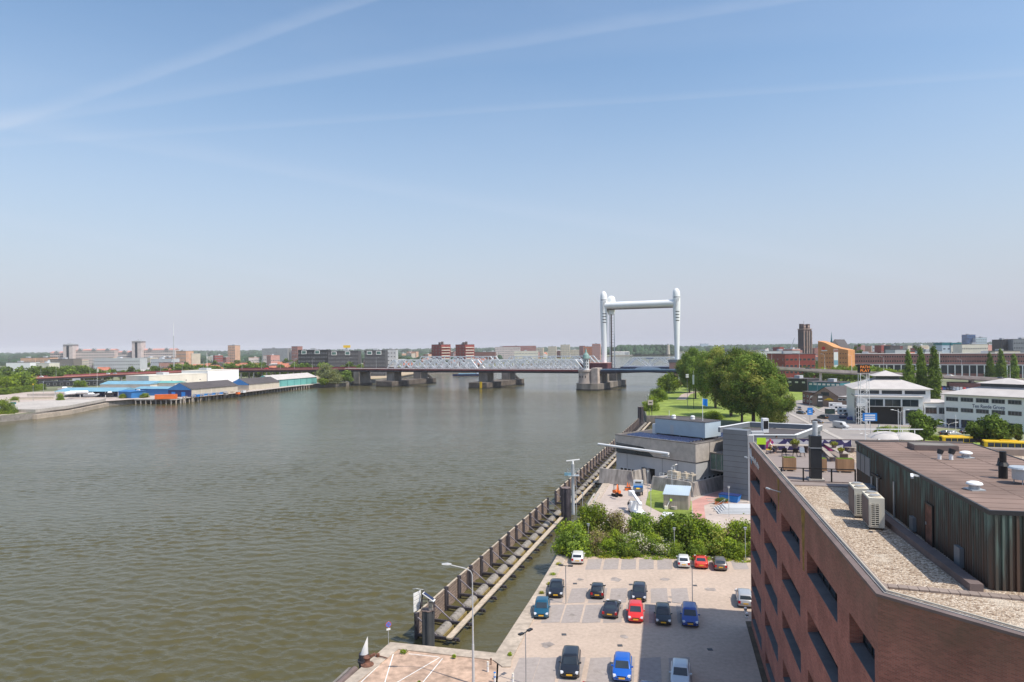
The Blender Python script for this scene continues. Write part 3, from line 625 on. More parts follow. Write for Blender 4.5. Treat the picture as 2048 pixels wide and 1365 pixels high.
# the other walls and the core
lC = loc(30.9, 5.5); lD = loc(70, 5); lE = loc(84, 59.2)
q = MB(); q.prism([(.02, TH+.02), (lenW-.3, TH+.02), (lC[0]-1, lC[1]+.6), (lD[0]-1, lD[1]-1), (lE[0]+1, lE[1]-1)], -.1, 18.9, 0, 1)
q.build('roof_deck', ['anthracite', 'gravel'], bb)
def wall_part(p, r_, name, z0=0, z1=TOP-.12, th=.5, m='brick_near', inward=1):
    p = Vector(p); r_ = Vector(r_); d = r_-p
    f = MB(); f.box(0, d.length, 0, th, z0, z1); o = f.build(name, m, bb, loc=(p.x, p.y, 0), rot=(0, 0, math.atan2(d.y, d.x))); return o
wall_part((lenW+.0, 0.0), lC, 'south_wall'); wall_part(lC, lD, 'back_wall')
wall_part((lE[0], lE[1]), (0.0, TH+.0), 'north_wall')
# coping: pale band, dark groove, inner rail
pl = [Vector((0, 62)), Vector((0, 0)), Vector((lenW, 0)), Vector(lC)]
def offset(poly, d):
    out = []
    for i, p in enumerate(poly):
        ns = []
        for a, b in ((i-1, i), (i, i+1)):
            if a >= 0 and b < len(poly):
                e = (poly[b]-poly[a]).normalized(); ns.append(Vector((-e.y, e.x)))
        n_ = sum(ns, Vector((0, 0)))/len(ns); n_ = n_/max(.3, n_.length**2) if len(ns) > 1 else ns[0]
        out.append(p+n_*d)
    return out
def band(a, b, z0, z1, m, name):
    o1, o2 = offset(pl, a), offset(pl, b); f = MB()
    for i in range(len(pl)-1): f.prism([tuple(o1[i]), tuple(o1[i+1]), tuple(o2[i+1]), tuple(o2[i])], z0, z1)
    return f.build(name, m, bb)
band(-.05, .24, TOP-.12, TOP, 'duct', 'coping'); band(.24, .29, TOP-.12, TOP-.03, 'black', 'coping_groove'); band(.29, .42, TOP-.12, TOP+.02, 'concrete', 'coping_inner')
band(.42, .69, 18.85, TOP-.09, 'paver', 'upstand')
f = MB(); o1 = offset(pl, .40)
for i in range(1, len(pl)-1): f.tube([(o1[i].x, o1[i].y, TOP+.09), (o1[i+1].x, o1[i+1].y, TOP+.09)], .045, 6)
f.build('lightning_rail', 'beige', bb)
# lichen stains below two outlets on the west wall
for x0, wd, hh in ((19.4, 1.0, 2.6), (29.4, 1.2, 4.0)):
    f = MB(); n_ = 7; vs = []
    for k in range(n_+1):
        t_ = k/n_; z_ = TOP-.2-hh*t_; e = wd*(.5-.3*t_)*(1+.15*math.sin(k*2.1)); vs += [(x0-e, -.006, z_), (x0+e, -.006, z_)]
    f.add(vs, [(2*k, 2*k+2, 2*k+3, 2*k+1) for k in range(n_)]); f.build('lichen_stain', 'lichen', bb)
# white lettering with a pale blue mark high on the west wall
def text_mesh(txt, size, mt, depth=.02, name='lettering', align='LEFT'):
    cu = bpy.data.curves.new(name, 'FONT'); cu.body = txt; cu.size = size; cu.extrude = depth; cu.align_x = align
    ob = bpy.data.objects.new(name, cu); C.objects.link(ob); bpy.context.view_layer.update()
    me = bpy.data.meshes.new_from_object(ob.evaluated_get(bpy.context.evaluated_depsgraph_get())); me.name = name; me.materials.clear(); me.materials.append(MAT[mt])
    bpy.data.objects.remove(ob); bpy.data.curves.remove(cu); return me
f = MB(); f.beam((.15, -.03, 18.9), (.9, -.03, 18.35), .05, .34); f.beam((.9, -.03, 18.35), (3.1, -.03, 18.3), .05, .34); f.beam((1.3, -.03, 19.15), (1.75, -.03, 18.4), .05, .36); f.build('logo_ribbon', 'white', bb)
f = MB(); f.beam((1.5, -.045, 18.3), (1.95, -.045, 17.65), .05, .36); f.build('logo_mark', 'blue_light', bb)
for i, (w_, h_) in enumerate(((.5, .62), (.6, .45), (.55, .72), (.45, .45), (.6, .6), (.5, .45))): f = MB(); x = 3.4+i*.78; f.box(x, x+w_*.35, -.05, -.01, 18.0, 18.0+h_); f.box(x+w_*.35, x+w_, -.05, -.01, 18.0+h_*.5, 18.0+h_*.8); f.build('logo_stroke', 'white', bb)
for x_ in (5.2, 20.5):
    f = MB(); f.beam((x_, -.02, 18.6), (x_-.5, -.9, 18.75), .06, .06); f.beam((x_-.35, -.75, 18.72), (x_-.55, -1.0, 18.78), .16, .1); f.build('wall_lamp', 'galv', bb)
# paver path across the pebbles
pv = MB()
for i in range(16):
    a = G(1757+i*20.5, 1174+i*1.9, 18.95); d = (G(1777.5+i*20.5, 1175.9+i*1.9, 18.95)-a)
    n_ = Vector((-d.y, d.x, 0)).normalized()*.5; a2 = a+d*.03; b2 = a+d*.97
    pv.prism([tuple((a2)[:2]), tuple((b2)[:2]), tuple((b2+n_)[:2]), tuple((a2+n_)[:2])], 18.9, 18.98+.006*(i % 3))
struct('roof_path', pv, 'paver')
# ------------------------------------------------------------------ corrugated roof house
P1 = Vector((26.6, 52.7)); P2 = Vector((21.4, 30.6)); dP = (P2-P1).normalized(); LP = (P2-P1).length; WP = 7.8; ZP = 22.45; Z0 = 18.9
ph = thing('corrugated_roof_house', 'long copper-green corrugated roof house with a flat brown roof standing on the brick building', 'roof house', (P1.x, P1.y, Z0), math.atan2(dP.y, dP.x)); H = ZP-Z0
def corr(length, x0, y0, ang, name):
    f = MB(); pitch = .27; n_ = int(length/pitch); pts = []
    for i in range(n_):
        for fx, fy in ((0, 0), (.32, 0), (.42, -.11), (.78, -.11)): pts.append(((i+fx)*length/n_, fy))
    pts.append((length, 0)); vs = [(x, y, 0) for x, y in pts]+[(x, y, H-.12) for x, y in pts]; k = len(pts)
    f.add(vs, [(i, i+1, i+1+k, i+k) for i in range(k-1)])
    o = f.build(name, 'copper', ph, loc=(x0, y0, 0), rot=(0, 0, ang)); return o
q = MB(); q.box(.1, LP-.1, .1, WP-.1, 0, H-.13, 0); q.build('core', 'anthracite', ph)
corr(LP, 0, 0, 0, 'corrugated_wall'); corr(WP, LP, 0, R(90), 'corrugated_front'); corr(WP, 0, WP, R(-90), 'corrugated_back')
q = MB(); q.box(-.02, LP+.02, -.02, WP+.02, H-.12, H, 0); q.build('flat_roof', 'roof_brown', ph)
q = MB()
for a, b, c, d in ((-.14, LP+.14, -.14, -.03), (-.14, LP+.14, WP+.03, WP+.14), (-.14, -.03, -.03, WP+.03), (LP+.03, LP+.14, -.03, WP+.03)): q.box(a, b, c, d, H-.16, H+.04)
q.build('roof_trim', 'anthracite', ph)
q = MB()
for i in range(1, 22): q.box(i*1.05, i*1.05+.045, .0, WP, H, H+.012)
for y in (2.6, 5.3): q.box(0, LP, y, y+.04, H, H+.013)
q.build('membrane_seams', 'roof_seam', ph)
q = MB(); q.box(.25, 3.9, -.16, -.1, 1.55, 2.85, 0)
for x in (1.4, 2.6): q.box(x, x+.05, -.175, -.16, 1.55, 2.85, 1)
q.build('wall_panel', ['cladding', 'black'], ph)
q = MB(); q.box(15.0, 16.05, -.18, -.1, 0, 2.15); dr = q.build('door', 'rust', ph)
q = MB(); q.box(14.9, 15.0, -.2, -.1, 0, 2.25); q.box(16.05, 16.15, -.2, -.1, 0, 2.25); q.box(15.0, 16.05, -.2, -.1, 2.15, 2.25); q.build('door_frame', 'black', ph)
q = MB(); q.box(15.1, 15.2, -.22, -.18, 1.0, 1.15); q.build('handle', 'steel', dr)
for x0, x1, z0, z1 in ((12.7, 13.3, .1, .9), (19.3, 20.0, .1, 1.05)):
    q = MB(); q.box(x0, x1, -.3, -.1, z0, z1); hb = q.build('service_hatch', 'cladding', ph)
for x_, zt in ((4.6, 1.7), (6.0, 2.1), (9.6, 2.3)):
    q = MB(); q.cyl((x_, -.22, 0), (x_, -.22, zt), .06, n=8); q.build('drain_pipe', 'steel', ph)
q = MB(); q.box(5, 7.3, -.42, -.30, 2.0, 2.1); q.build('cable_bracket', 'black', ph)
q = MB(); q.beam((14.0, -.1, H-.1), (14.0, -.5, H), .1, .1); q.beam((13.9, -.5, H), (14.3, -.6, H-.12), .14, .12); q.build('floodlight', 'white', ph)
# dark upstand beside the wall
q = MB(); q.beam((6.8, -1.15, .17), (LP+.4, -.75, .17), .55, .34, 0); q.build('duct_cover', 'duct', ph)
q = MB(); q.box(6, LP, -.42, -.36, .03, .09, 0); q.build('drain_gutter', 'galv', ph)
def onroof(px, py, z=ZP): return G(px, py, z)
def vent_mushroom(px, py, label):
    p = onroof(px, py); t = thing('roof_vent', label, 'roof vent', p); t.scale = (.7, .7, .72)
    q = MB(); q.cbox((0, 0, .04), (1.0, 1.0, .08)); q.cyl((0, 0, .08), (0, 0, .34), .33, n=14); q.build('vent_base', 'galv', t)
    q = MB(); q.lathe([(.30, .36), (.50, .36), (.55, .42), (.50, .52), (.30, .60), (.08, .63)], 18); autosmooth(q.build('vent_cap', 'white', t))
    for i in range(4):
        a = i*math.pi/2; q = MB(); q.box(math.cos(a)*.4-.02, math.cos(a)*.4+.02, math.sin(a)*.4-.02, math.sin(a)*.4+.02, .08, .38); q.build('leg', 'steel', t)
vent_mushroom(1932, 916, 'white mushroom vent beside two small pipe vents on the brown roof')
vent_mushroom(1949, 980, 'white mushroom vent nearest the front corner of the brown roof')
def pipe_vent(px, py, s, label):
    p = onroof(px, py); t = thing('pipe_vent', label, 'pipe vent', p)
    q = MB(); q.cyl((0, 0, 0), (0, 0, .35*s), .11*s, n=10); q.build('pipe', 'white', t)
    q = MB(); q.cyl((0, 0, .35*s), (.1*s, 0, .62*s), .16*s, .2*s, n=10); q.build('cowl', 'anthracite', t)
pipe_vent(1879, 919, 1, 'small grey pipe vent with black cowl, left of the pair on the brown roof')
pipe_vent(1902, 920, 1.1, 'small grey pipe vent with black cowl, right of the pair on the brown roof')
pipe_vent(2001, 942, 1.1, 'small grey pipe vent standing alone near the right edge of the brown roof')
p = onroof(1865, 899); t = thing('roof_hatch', 'low flat dark hatch with pale lid on the far end of the brown roof', 'roof hatch', p, rzB+R(90))
q = MB(); q.box(-1.4, 1.4, -.75, .75, 0, .34); q.build('hatch_frame', 'duct', t); q = MB(); q.box(-1.35, 1.35, -.7, .7, .34, .38); q.build('lid', 'concrete_dark', t)
p = onroof(2043, 968); t = thing('extractor_fan', 'grey drum extractor fan with a black flue at the right edge of the brown roof', 'extractor fan', p)
q = MB(); q.cyl((0, 0, .25), (0, 0, .8), .42, n=18); q.cyl((0, 0, .82), (0, 0, .9), .6, .55, n=18); q.build('drum', 'galv', t)
for i in range(3): a = i*2.1; q = MB(); q.cyl((math.cos(a)*.35, math.sin(a)*.35, 0), (math.cos(a)*.35, math.sin(a)*.35, .25), .03, n=6); q.build('leg', 'steel', t)
q = MB(); q.cyl((.1, 1.5, 0), (.1, 1.5, .7), .22, n=12); q.cyl((.1, 1.5, .7), (.1, 1.5, .9), .34, .2, n=12); q.cyl((.1, 1.5, .9), (.1, 1.5, 1.5), .17, n=12); q.build('flue', 'black', t)
# air conditioning units on the pebbles
def aircon(px, py, label):
    p = G(px, py, 18.95); t = thing('air_conditioner', label, 'air conditioner', p, rzB+R(90)-R(4), 'air conditioners on the pebble roof')
    # local: x across the front, y away
    q = MB(); q.box(-.42, .42, 0, 2.0, .08, 1.85); bd = q.build('casing', 'cream', t)
    for x in (-.40, .34):
        for y in (.03, 1.9): q = MB(); q.box(x, x+.06, y, y+.06, 0, .08); q.build('foot', 'black', t)
    for y in (.5, 1.5):
        q = MB(); q.cyl((0, y, 1.85), (0, y, 1.93), .36, .33, n=20); fn = q.build('fan_ring', 'beige', t)
        q = MB(); q.cyl((0, y, 1.935), (0, y, 1.95), .28, n=16); q.build('fan_grille', 'grey', fn)
    q = MB()
    q.box(-.31, .12, -.012, -.004, .2, 1.5, 1)
    for i in range(11): z = .2+i*.122; q.box(-.32, .13, -.05, -.013, z, z+.045, 0)
    for x in (-.32, -.10, .12): q.box(x-.02, x+.02, -.055, -.014, .2, 1.5, 0)
    q.build('louvre', ['cream', 'black'], t)
    q = MB(); q.box(-.455, -.422, .12, 1.9, .16, 1.72, 0)
    q.build('side_coil', ['duct'], t)
aircon(1724, 1036, 'grey air conditioner standing further back, partly behind its twin'); aircon(1754, 1059, 'grey louvred air conditioner standing in front of its twin on the pebble roof')
p = G(1748, 1000, 18.95); t = thing('duct_box', 'low green-grey duct box behind the air conditioners', 'duct', p, rzB)
q = MB(); q.box(-.8, .8, -.4, .4, 0, .95); q.box(-.85, .85, -.45, .45, .95, 1.0); q.build('box', 'cladding', t); q = MB(); q.box(-.3, .3, -.46, -.44, .2, .8); q.build('grille', 'black', t)
# roof terrace
def terr(px, py, z=18.97): return G(px, py, z)
q = MB(); c4 = [terr(1562, 962), terr(1712, 966), terr(1712, 905), terr(1515, 905)]
ex = [loc(*v[:2]) for v in c4]
q = MB(); q.prism([(.5, .9), (lenW*0+19.3, .9), (19.3, 8.1), (.5, 8.6)], 18.9, 18.96); q.build('terrace_deck', 'deck_wood', bb)
f = MB(); f.box(.70, .74, .9, 9.8, 19.0, 20.15, 0); f.build('mural_wall', ['mural'], bb)
f = MB(); f.box(.60, .76, .8, 20, 20.15, 20.2, 0); f.box(.70, .74, 9.85, 20, 19.0, 20.15, 1); f.build('parapet_cap', ['duct', 'concrete'], bb)
a = terr(1563, 962); b = terr(1712, 967); rl = thing('terrace_railing', 'black railing with a low wall between the pebbles and the roof terrace', 'railing', (a.x, a.y, 18.9), math.atan2(b.y-a.y, b.x-a.x)); ln = (b-a).length
q = MB(); q.box(-.2, ln, -.03, .03, 1.1, 1.17); q.build('handrail', 'black', rl); q = MB(); q.box(-.1, ln, -.05, .05, .0, .12); q.build('bottom_rail', 'duct', rl)
for x in (.0, 1.65, 3.75, ln-.05): q = MB(); q.box(x-.05, x+.05, -.05, .05, 0, 1.1); q.build('post', 'black', rl)
p = terr(1631, 960); t = thing('flue_stack', 'tall black square flue stack with steel pipe on the roof terrace', 'flue stack', p, rzB+R(90))
q = MB(); q.box(-.42, .42, -.42, .42, 0, 3.6); q.build('casing', 'anthracite', t); q = MB(); q.box(-.6, .6, -.6, .6, 0, .14); q.build('plinth', 'concrete', t)
q = MB(); q.box(-.46, .46, -.46, .46, 2.6, 2.68); q.build('collar', 'steel', t); q = MB(); q.cyl((0, 0, 3.6), (0, 0, 4.75), .2, n=14); q.build('pipe', 'galv', t)
def planter(px, py, wd, label):
    p = terr(px, py); t = thing('planter', label, 'planter', p, rzB+R(90), 'wooden planters on the roof terrace')
    q = MB(); q.box(-wd/2, wd/2, 0, .8, .12, 1.15); q.build('box', 'wood', t)
    for x in (-wd/2+.15, wd/2-.25): q = MB(); q.box(x, x+.12, .02, .14, 0, .12); q.build('foot', 'cream', t)
    q = MB(); q.box(-wd/2+.04, wd/2-.04, .04, .76, 1.1, 1.17); q.build('soil', 'leaf_mid', t)
planter(1580, 943, 1.05, 'square wooden planter left of the black flue stack')
planter(1641, 945, 1.05, 'wooden planter half hidden behind the black flue stack')
planter(1692, 946, 1.35, 'wide wooden planter beside the corrugated roof house')
def table(px, py, l_, w_, h_, label, name='table', cat='table'):
    p = terr(px, py); t = thing(name, label, cat, p, rzB+R(90)+R(8))
    q = MB(); q.box(-l_/2, l_/2, -w_/2, w_/2, h_-.06, h_); q.build('tabletop' if cat == 'table' else 'seat', 'wood_grey', t)
    for sx in (-1, 1): q = MB(); q.box(sx*(l_/2-.25)-.08, sx*(l_/2-.25)+.08, -w_/2+.1, w_/2-.1, 0, h_-.06); q.build('leg', 'duct', t)
table(1581, 905, 3.6, 1.1, .76, 'long pale table with chairs at the far end of the roof terrace')
for i, (px, py, c_, l_) in enumerate(((1568, 913, 'black', 'black chair at the middle of the long terrace table'), (1590, 914, 'black', 'black chair near the right end of the long terrace table'), (1605, 914, 'steel', 'wire chair at the right end of the long terrace table'), (1537, 908, 'yellow', 'yellow-orange shell chair under the seated person'))):
    p = terr(px, py); t = thing('chair', l_, 'chair', p, rzB+R(90)+(R(80) if i == 3 else R(180) if i == 2 else 0))
    q = MB(); q.box(-.22, .22, -.2, .22, .42, .46); q.build('seat', c_, t); q = MB(); q.add([(-.24, -.2, .46), (.24, -.2, .46), (.22, -.30, .86), (-.22, -.30, .86), (-.24, -.24, .46), (.24, -.24, .46), (.22, -.34, .86), (-.22, -.34, .86)], [(0, 1, 2, 3), (7, 6, 5, 4), (0, 3, 7, 4), (1, 5, 6, 2), (2, 6, 7, 3)]); q.build('backrest', c_, t)
    for sx in (-1, 1):
        for sy in (-1, 1): q = MB(); q.cyl((sx*.22, sy*.22, 0), (sx*.15, sy*.15, .42), .018, n=5); q.build('leg', 'black', t)
# two seated people at the table
def person_mesh(name, J, bones, mt, sub=1):
    me = bpy.data.meshes.new(name); me.from_pydata([j[0] for j in J], bones, []); me.materials.append(MAT[mt])
    o = bpy.data.objects.new(name, me); C.objects.link(o)
    sk = o.modifiers.new('skin', 'SKIN'); sk.use_smooth_shade = True
    for i, j in enumerate(J): me.skin_vertices[0].data[i].radius = (j[1], j[1]); me.skin_vertices[0].data[i].use_root = (i == 0)
    if sub: ss = o.modifiers.new('sub', 'SUBSURF'); ss.levels = sub; ss.render_levels = sub
    bpy.context.view_layer.update()
    m2 = bpy.data.meshes.new_from_object(o.evaluated_get(bpy.context.evaluated_depsgraph_get())); m2.name = name
    bpy.data.objects.remove(o); m2.materials.clear(); m2.materials.append(MAT[mt]); return m2
def sitter(px, py, rz, label, top, hair='hair'):
    p = terr(px, py); t = thing('person', label, 'person', p, rz)
    J = [((0, 0, .52), .15), ((0, .02, .75), .135), ((0, .05, .98), .15), ((0, .07, 1.13), .055), ((0, .10, 1.24), .095), ((0, .12, 1.33), .09),
         ((-.17, .06, 1.02), .055), ((-.24, .16, .84), .045), ((-.12, .42, .80), .035), ((-.09, .50, .80), .03), ((.17, .06, 1.02), .055), ((.24, .16, .84), .045), ((.12, .42, .80), .035), ((.09, .50, .80), .03),
         ((-.10, .02, .50), .09), ((-.11, .42, .50), .07), ((-.11, .44, .10), .045), ((-.11, .58, .05), .035), ((.10, .02, .50), .09), ((.11, .42, .50), .07), ((.11, .44, .10), .045), ((.11, .58, .05), .035)]
    E = [(0, 1), (1, 2), (2, 3), (3, 4), (4, 5), (2, 6), (6, 7), (7, 8), (8, 9), (2, 10), (10, 11), (11, 12), (12, 13), (0, 14), (14, 15), (15, 16), (16, 17), (0, 18), (18, 19), (19, 20), (20, 21)]
    link('body', person_mesh('body', J, E, 'skin'), t)
    J2 = [(J[i][0], J[i][1]+.018) for i in (0, 1, 2, 6, 7, 10, 11)]; link('shirt', person_mesh('shirt', J2, [(0, 1), (1, 2), (2, 3), (3, 4), (2, 5), (5, 6)], top), t)
    J3 = [(J[i][0], J[i][1]+.016) for i in (0, 14, 15, 16, 18, 19, 20)]; link('trousers', person_mesh('trousers', J3, [(0, 1), (1, 2), (2, 3), (0, 4), (4, 5), (5, 6)], 'cloth_dark'), t)
    q = MB(); q.lathe([(.02, 1.46), (.08, 1.44), (.105, 1.36), (.10, 1.28), (.08, 1.24)][::-1], 12, (0, .085, 0)); autosmooth(q.build('hair', hair, t))
sitter(1539, 907, rzB+R(90)-R(85), 'person in a white shirt sitting on the yellow-orange chair at the terrace table', 'cloth_white', 'cloth_red')
sitter(1553, 899, rzB+R(90)+R(175), 'person in a pale top sitting behind the long terrace table', 'cloth_white')
p = terr(1523, 900); t = thing('notice_board', 'bright lime square board standing by the graffiti wall on the terrace', 'board', p, rzB+R(90))
q = MB(); q.box(-.45, .45, 0, .06, .55, 1.25); q.build('board', 'lime', t)
for x in (-.4, .36): q = MB(); q.box(x, x+.04, 0, .04, 0, .55); q.build('leg', 'steel', t)
def bench(pa, pb, label):
    a = terr(*pa); b = terr(*pb); t = thing('bench', label, 'bench', (a.x, a.y, 18.97), math.atan2(b.y-a.y, b.x-a.x)); l_ = (b-a).length
    q = MB(); q.box(0, l_, -.22, .22, .4, .47); q.build('seat', 'wood_grey', t)
    for x in (.2, l_-.3): q = MB(); q.box(x, x+.1, -.18, .18, 0, .4); q.build('leg', 'duct', t)
bench((1644, 903), (1664, 924), 'long grey bench running away beside the picnic table'); 
a = terr(1652, 900); b = terr(1690, 924); t = thing('picnic_table', 'long grey wooden table carrying two potted plants on the terrace', 'table', (a.x, a.y, 18.97), math.atan2(b.y-a.y, b.x-a.x)); l_ = (b-a).length
q = MB(); q.box(0, l_, -.42, .42, .7, .77); q.build('tabletop', 'wood_grey', t)
for x in (.3, l_-.5): q = MB(); q.box(x, x+.2, -.35, .35, 0, .7); q.build('leg', 'duct', t)
bench((1690, 903), (1712, 905), 'short grey bench at the far right of the terrace')
def pot(px, py, z, s, lf, label):
    p = G(px, py, z); t = thing('potted_plant', label, 'potted plant', p)
    q = MB(); q.cyl((0, 0, 0), (0, 0, .28*s), .18*s, .26*s, n=12); q.build('pot', 'duct', t)
    link('foliage', leaves('foliage', [(0, 0, .42*s, .34*s, .34*s, .22*s)], 260, .07*s, [lf]), t)
pot(1668, 896, 19.74, 1.0, 'leaf_olive', 'potted plant at the far end of the grey picnic table'); pot(1682, 907, 19.74, .85, 'leaf_yellow', 'yellow-green potted plant in the middle of the grey picnic table')
pot(1590, 896, 19.73, 1.3, 'leaf_olive', 'spiky potted plant on the long terrace table')
# ------------------------------------------------------------------ floating fender wall along the river
FZ = math.atan2(1, .308)
def fender_pt(Z): return Vector((-11.2+.308*(Z-77.3), Z, -3))
def frame_mesh():
    q = MB(); q.cyl((0, 0, -.6), (0, 0, 3.05), .21, n=8, m=0); q.cyl((.5, -.02, -.6), (.5, -.02, 2.9), .15, n=6, m=0)
    q.beam((0, -.1, .62), (0, -5.2, .62), .22, .22, 0); q.beam((.28, -.1, .35), (.28, -5.2, .35), .18, .18, 0)
    q.beam((.1, -.15, 2.5), (.1, -2.5, .72), .13, .13, 1); q.beam((-.35, -4.9, .55), (.55, -4.9, .55), .12, .12, 0)
    return q.mesh('frame', ['fender_steel', 'brace'])
FM = frame_mesh()
q = MB()
for i in range(2):
    n_ = 14; L_ = 3.3; x0 = 0
    rings = []
    for k, (x, r) in enumerate(((0, .3), (.12, .5), (.35, .6), (L_-.35, .6), (L_-.12, .5), (L_, .3))):
        rings.append([(x, math.cos(2*math.pi*j/n_)*r, math.sin(2*math.pi*j/n_)*r) for j in range(n_)])
    if i == 0: q.loft(rings, 0)
for x in (.9, 1.65, 2.4): q.box(x-.03, x+.03, -.2, .2, .56, .63, 0)
q.box(.15, 3.15, -.70, -.60, -.25, .12, 1)
FLM = q.mesh('float', ['float', 'float_low'], smooth=False)
def plank_mesh(ln, nm='plank_wall'):
    q = MB(); n_ = 9
    for k in range(n_): z = -.5+k*.355; q.box(0, ln, .10, .22, z, z+.25, 0)
    q.box(0, ln, .16, .18, -.5, 2.6, 2)
    q.box(0, ln, .06, .30, 2.72, 2.80, 1); 
    return q.mesh(nm, ['tanktimber', 'fender_top', 'fender_steel'])
def fender(z0, z1, label, pitch=4.36, end=False):
    p = fender_pt(z0); t = thing('fender_wall', label, 'fender wall', p, FZ); Lt = (fender_pt(z1)-p).length; n_ = int(Lt/pitch)
    link('plank_wall', plank_mesh(n_*pitch), t)
    q = MB(); q.box(-.6, n_*pitch+.4, -4.55, -3.95, .75, .93, 0); q.box(-.6, n_*pitch+.4, -4.60, -4.54, .86, .98, 0); q.box(-.6, n_*pitch+.4, -3.96, -3.90, .86, .98, 0); q.build('walkway', ['fender_top'], t)
    for i in range(n_+1):
        link('frame', FM, t, (i*pitch, 0, 0))
        if i < n_: link('float', FLM, t, (i*pitch+.62, -2.35, .38))
        if i and i % 4 == 0: q = MB(); q.beam((i*pitch-1.3, -.1, .3), (i*pitch-1.3, -.1, 2.7), .12, .1, 0); q.beam((i*pitch-.9, -.1, .3), (i*pitch-.9, -.1, 2.7), .12, .1, 0); q.build('boarding_ladder', 'fender_steel', t)
fender(77.3, 138, 'near stretch of dark timber fender wall with grey floats, beside the car park canal')
fender(142, 291, 'far stretch of timber fender wall with grey floats, reaching to the park corner')
# sheet piles with day marks
def pile(loc_, r, h, label, rz=0, extra=False):
    t = thing('mooring_pile', label, 'mooring pile', loc_, rz); q = MB(); n_ = 24
    pr = [((r*(1 if (j//2) % 2 else .82))*math.cos(2*math.pi*j/n_), (r*(1 if (j//2) % 2 else .82))*math.sin(2*math.pi*j/n_)) for j in range(n_)]
    q.prism(pr, -2.5, h); q.build('pile', 'fender_steel' if not extra else 'darkgrey', t); q = MB(); q.prism([(x*1.06, y*1.06) for x, y in pr], h, h+.08); q.build('pile_cap', 'duct', t); return t
t = pile((-9.6, 75.6, -3), .74, 4.0, 'thick dark steel pile carrying a small solar panel and slatted board', extra=True)
q = MB()
for x, y in ((-.7, -.5), (.7, -.5), (.7, .5), (-.7, .5)): q.box(x-.03, x+.03, y-.03, y+.03, 4.08, 5.0)
for a, b in (((-.7, -.5), (.7, -.5)), ((.7, -.5), (.7, .5)), ((.7, .5), (-.7, .5)), ((-.7, .5), (-.7, -.5))): q.beam((*a, 4.98), (*b, 4.98), .05, .05); q.beam((*a, 4.5), (*b, 4.5), .04, .04)
q.build('guard_rail', 'fender_steel', t)
q = MB(); q.box(.1, .55, -.3, .1, 4.08, 5.0); q.build('control_box', 'beige', t)
q = MB(); q.beam((-.5, -.25, 6.0), (.8, -.55, 5.2), .62, .06, 0); sp_ = q.build('solar_panel', 'white', t); q = MB(); q.beam((-.40, -.28, 6.0), (.70, -.53, 5.32), .44, .012, 0); o = q.build('cells', 'solar', sp_); o.location = (0.01, -.005, .035)
q = MB(); q.beam((.1, -.1, 4.9), (.1, -.35, 5.6), .07, .07); q.beam((-.9, .1, 4.1), (-.5, .1, 6.2), .14, .14); q.build('bracket', 'fender_steel', t)
q = MB()
for k in range(5): q.add([(-1.55, -.35, 3.9+k*.42), (-.85, .45, 4.0+k*.42), (-.85, .45, 4.36+k*.42), (-1.55, -.35, 4.26+k*.42), (-1.58, -.32, 3.9+k*.42), (-.88, .48, 4.0+k*.42), (-.88, .48, 4.36+k*.42), (-1.58, -.32, 4.26+k*.42)], [(0, 1, 2, 3), (7, 6, 5, 4), (0, 4, 5, 1), (3, 2, 6, 7), (1, 5, 6, 2), (0, 3, 7, 4)])
q.build('slatted_board', 'white', t)
q = MB(); q.tube([(-.5, .1, 6.2), (-1.3, .1, 6.35), (-1.7, .1, 6.3)], .035); q.build('lamp_arm', 'steel', t)
pile((9.9, 129, -3), .95, 6.3, 'dark ribbed steel pile standing beside the radar mast')
q = MB(); 
t = pile((53.6, 286, -3), 1.2, 7.4, 'dark steel pile at the far end of the fender wall near the park')
# radar mast
p = Vector((10.6, 121.5, .12)); t = thing('radar_mast', 'pale steel radar mast with a rotating bar scanner and platform on the canal edge', 'mast', p)
q = MB(); q.cyl((0, 0, 0), (0, 0, 9.0), .30, .26, 12); q.build('pole', 'galv', t); q = MB(); q.beam((-1.15, 0, 9.55), (1.25, .25, 9.75), .22, .16); q.build('scanner', 'white', t)
q = MB(); q.cyl((0, 0, 9.0), (0, 0, 9.5), .22, .18, 10); q.build('scanner_head', 'white', t)
q = MB(); q.box(-.9, 1.1, -.7, .7, 6.9, 6.98)
for x in (-.9, -.25, .4, 1.1):
    for y in (-.7, .7): q.box(x-.02, x+.02, y-.02, y+.02, 6.98, 8.0)
for z in (7.5, 8.0):
    for y in (-.7, .7): q.box(-.9, 1.1, y-.02, y+.02, z, z+.04)
    for x in (-.9, 1.1): q.box(x-.02, x+.02, -.7, .7, z, z+.04)
q.build('platform', 'galv', t)
q = MB(); q.box(.55, .6, -.2, -.15, 0, 7); q.box(.55, .6, .15, .2, 0, 7)
for k in range(22): q.box(.56, .59, -.15, .15, .3+k*.3, .33+k*.3)
q.build('ladder', 'galv', t); q = MB(); q.beam((-1.5, 0, 7.2), (-.3, 0, 7.2), .3, .5); q.build('antenna_box', 'blue_light', t)
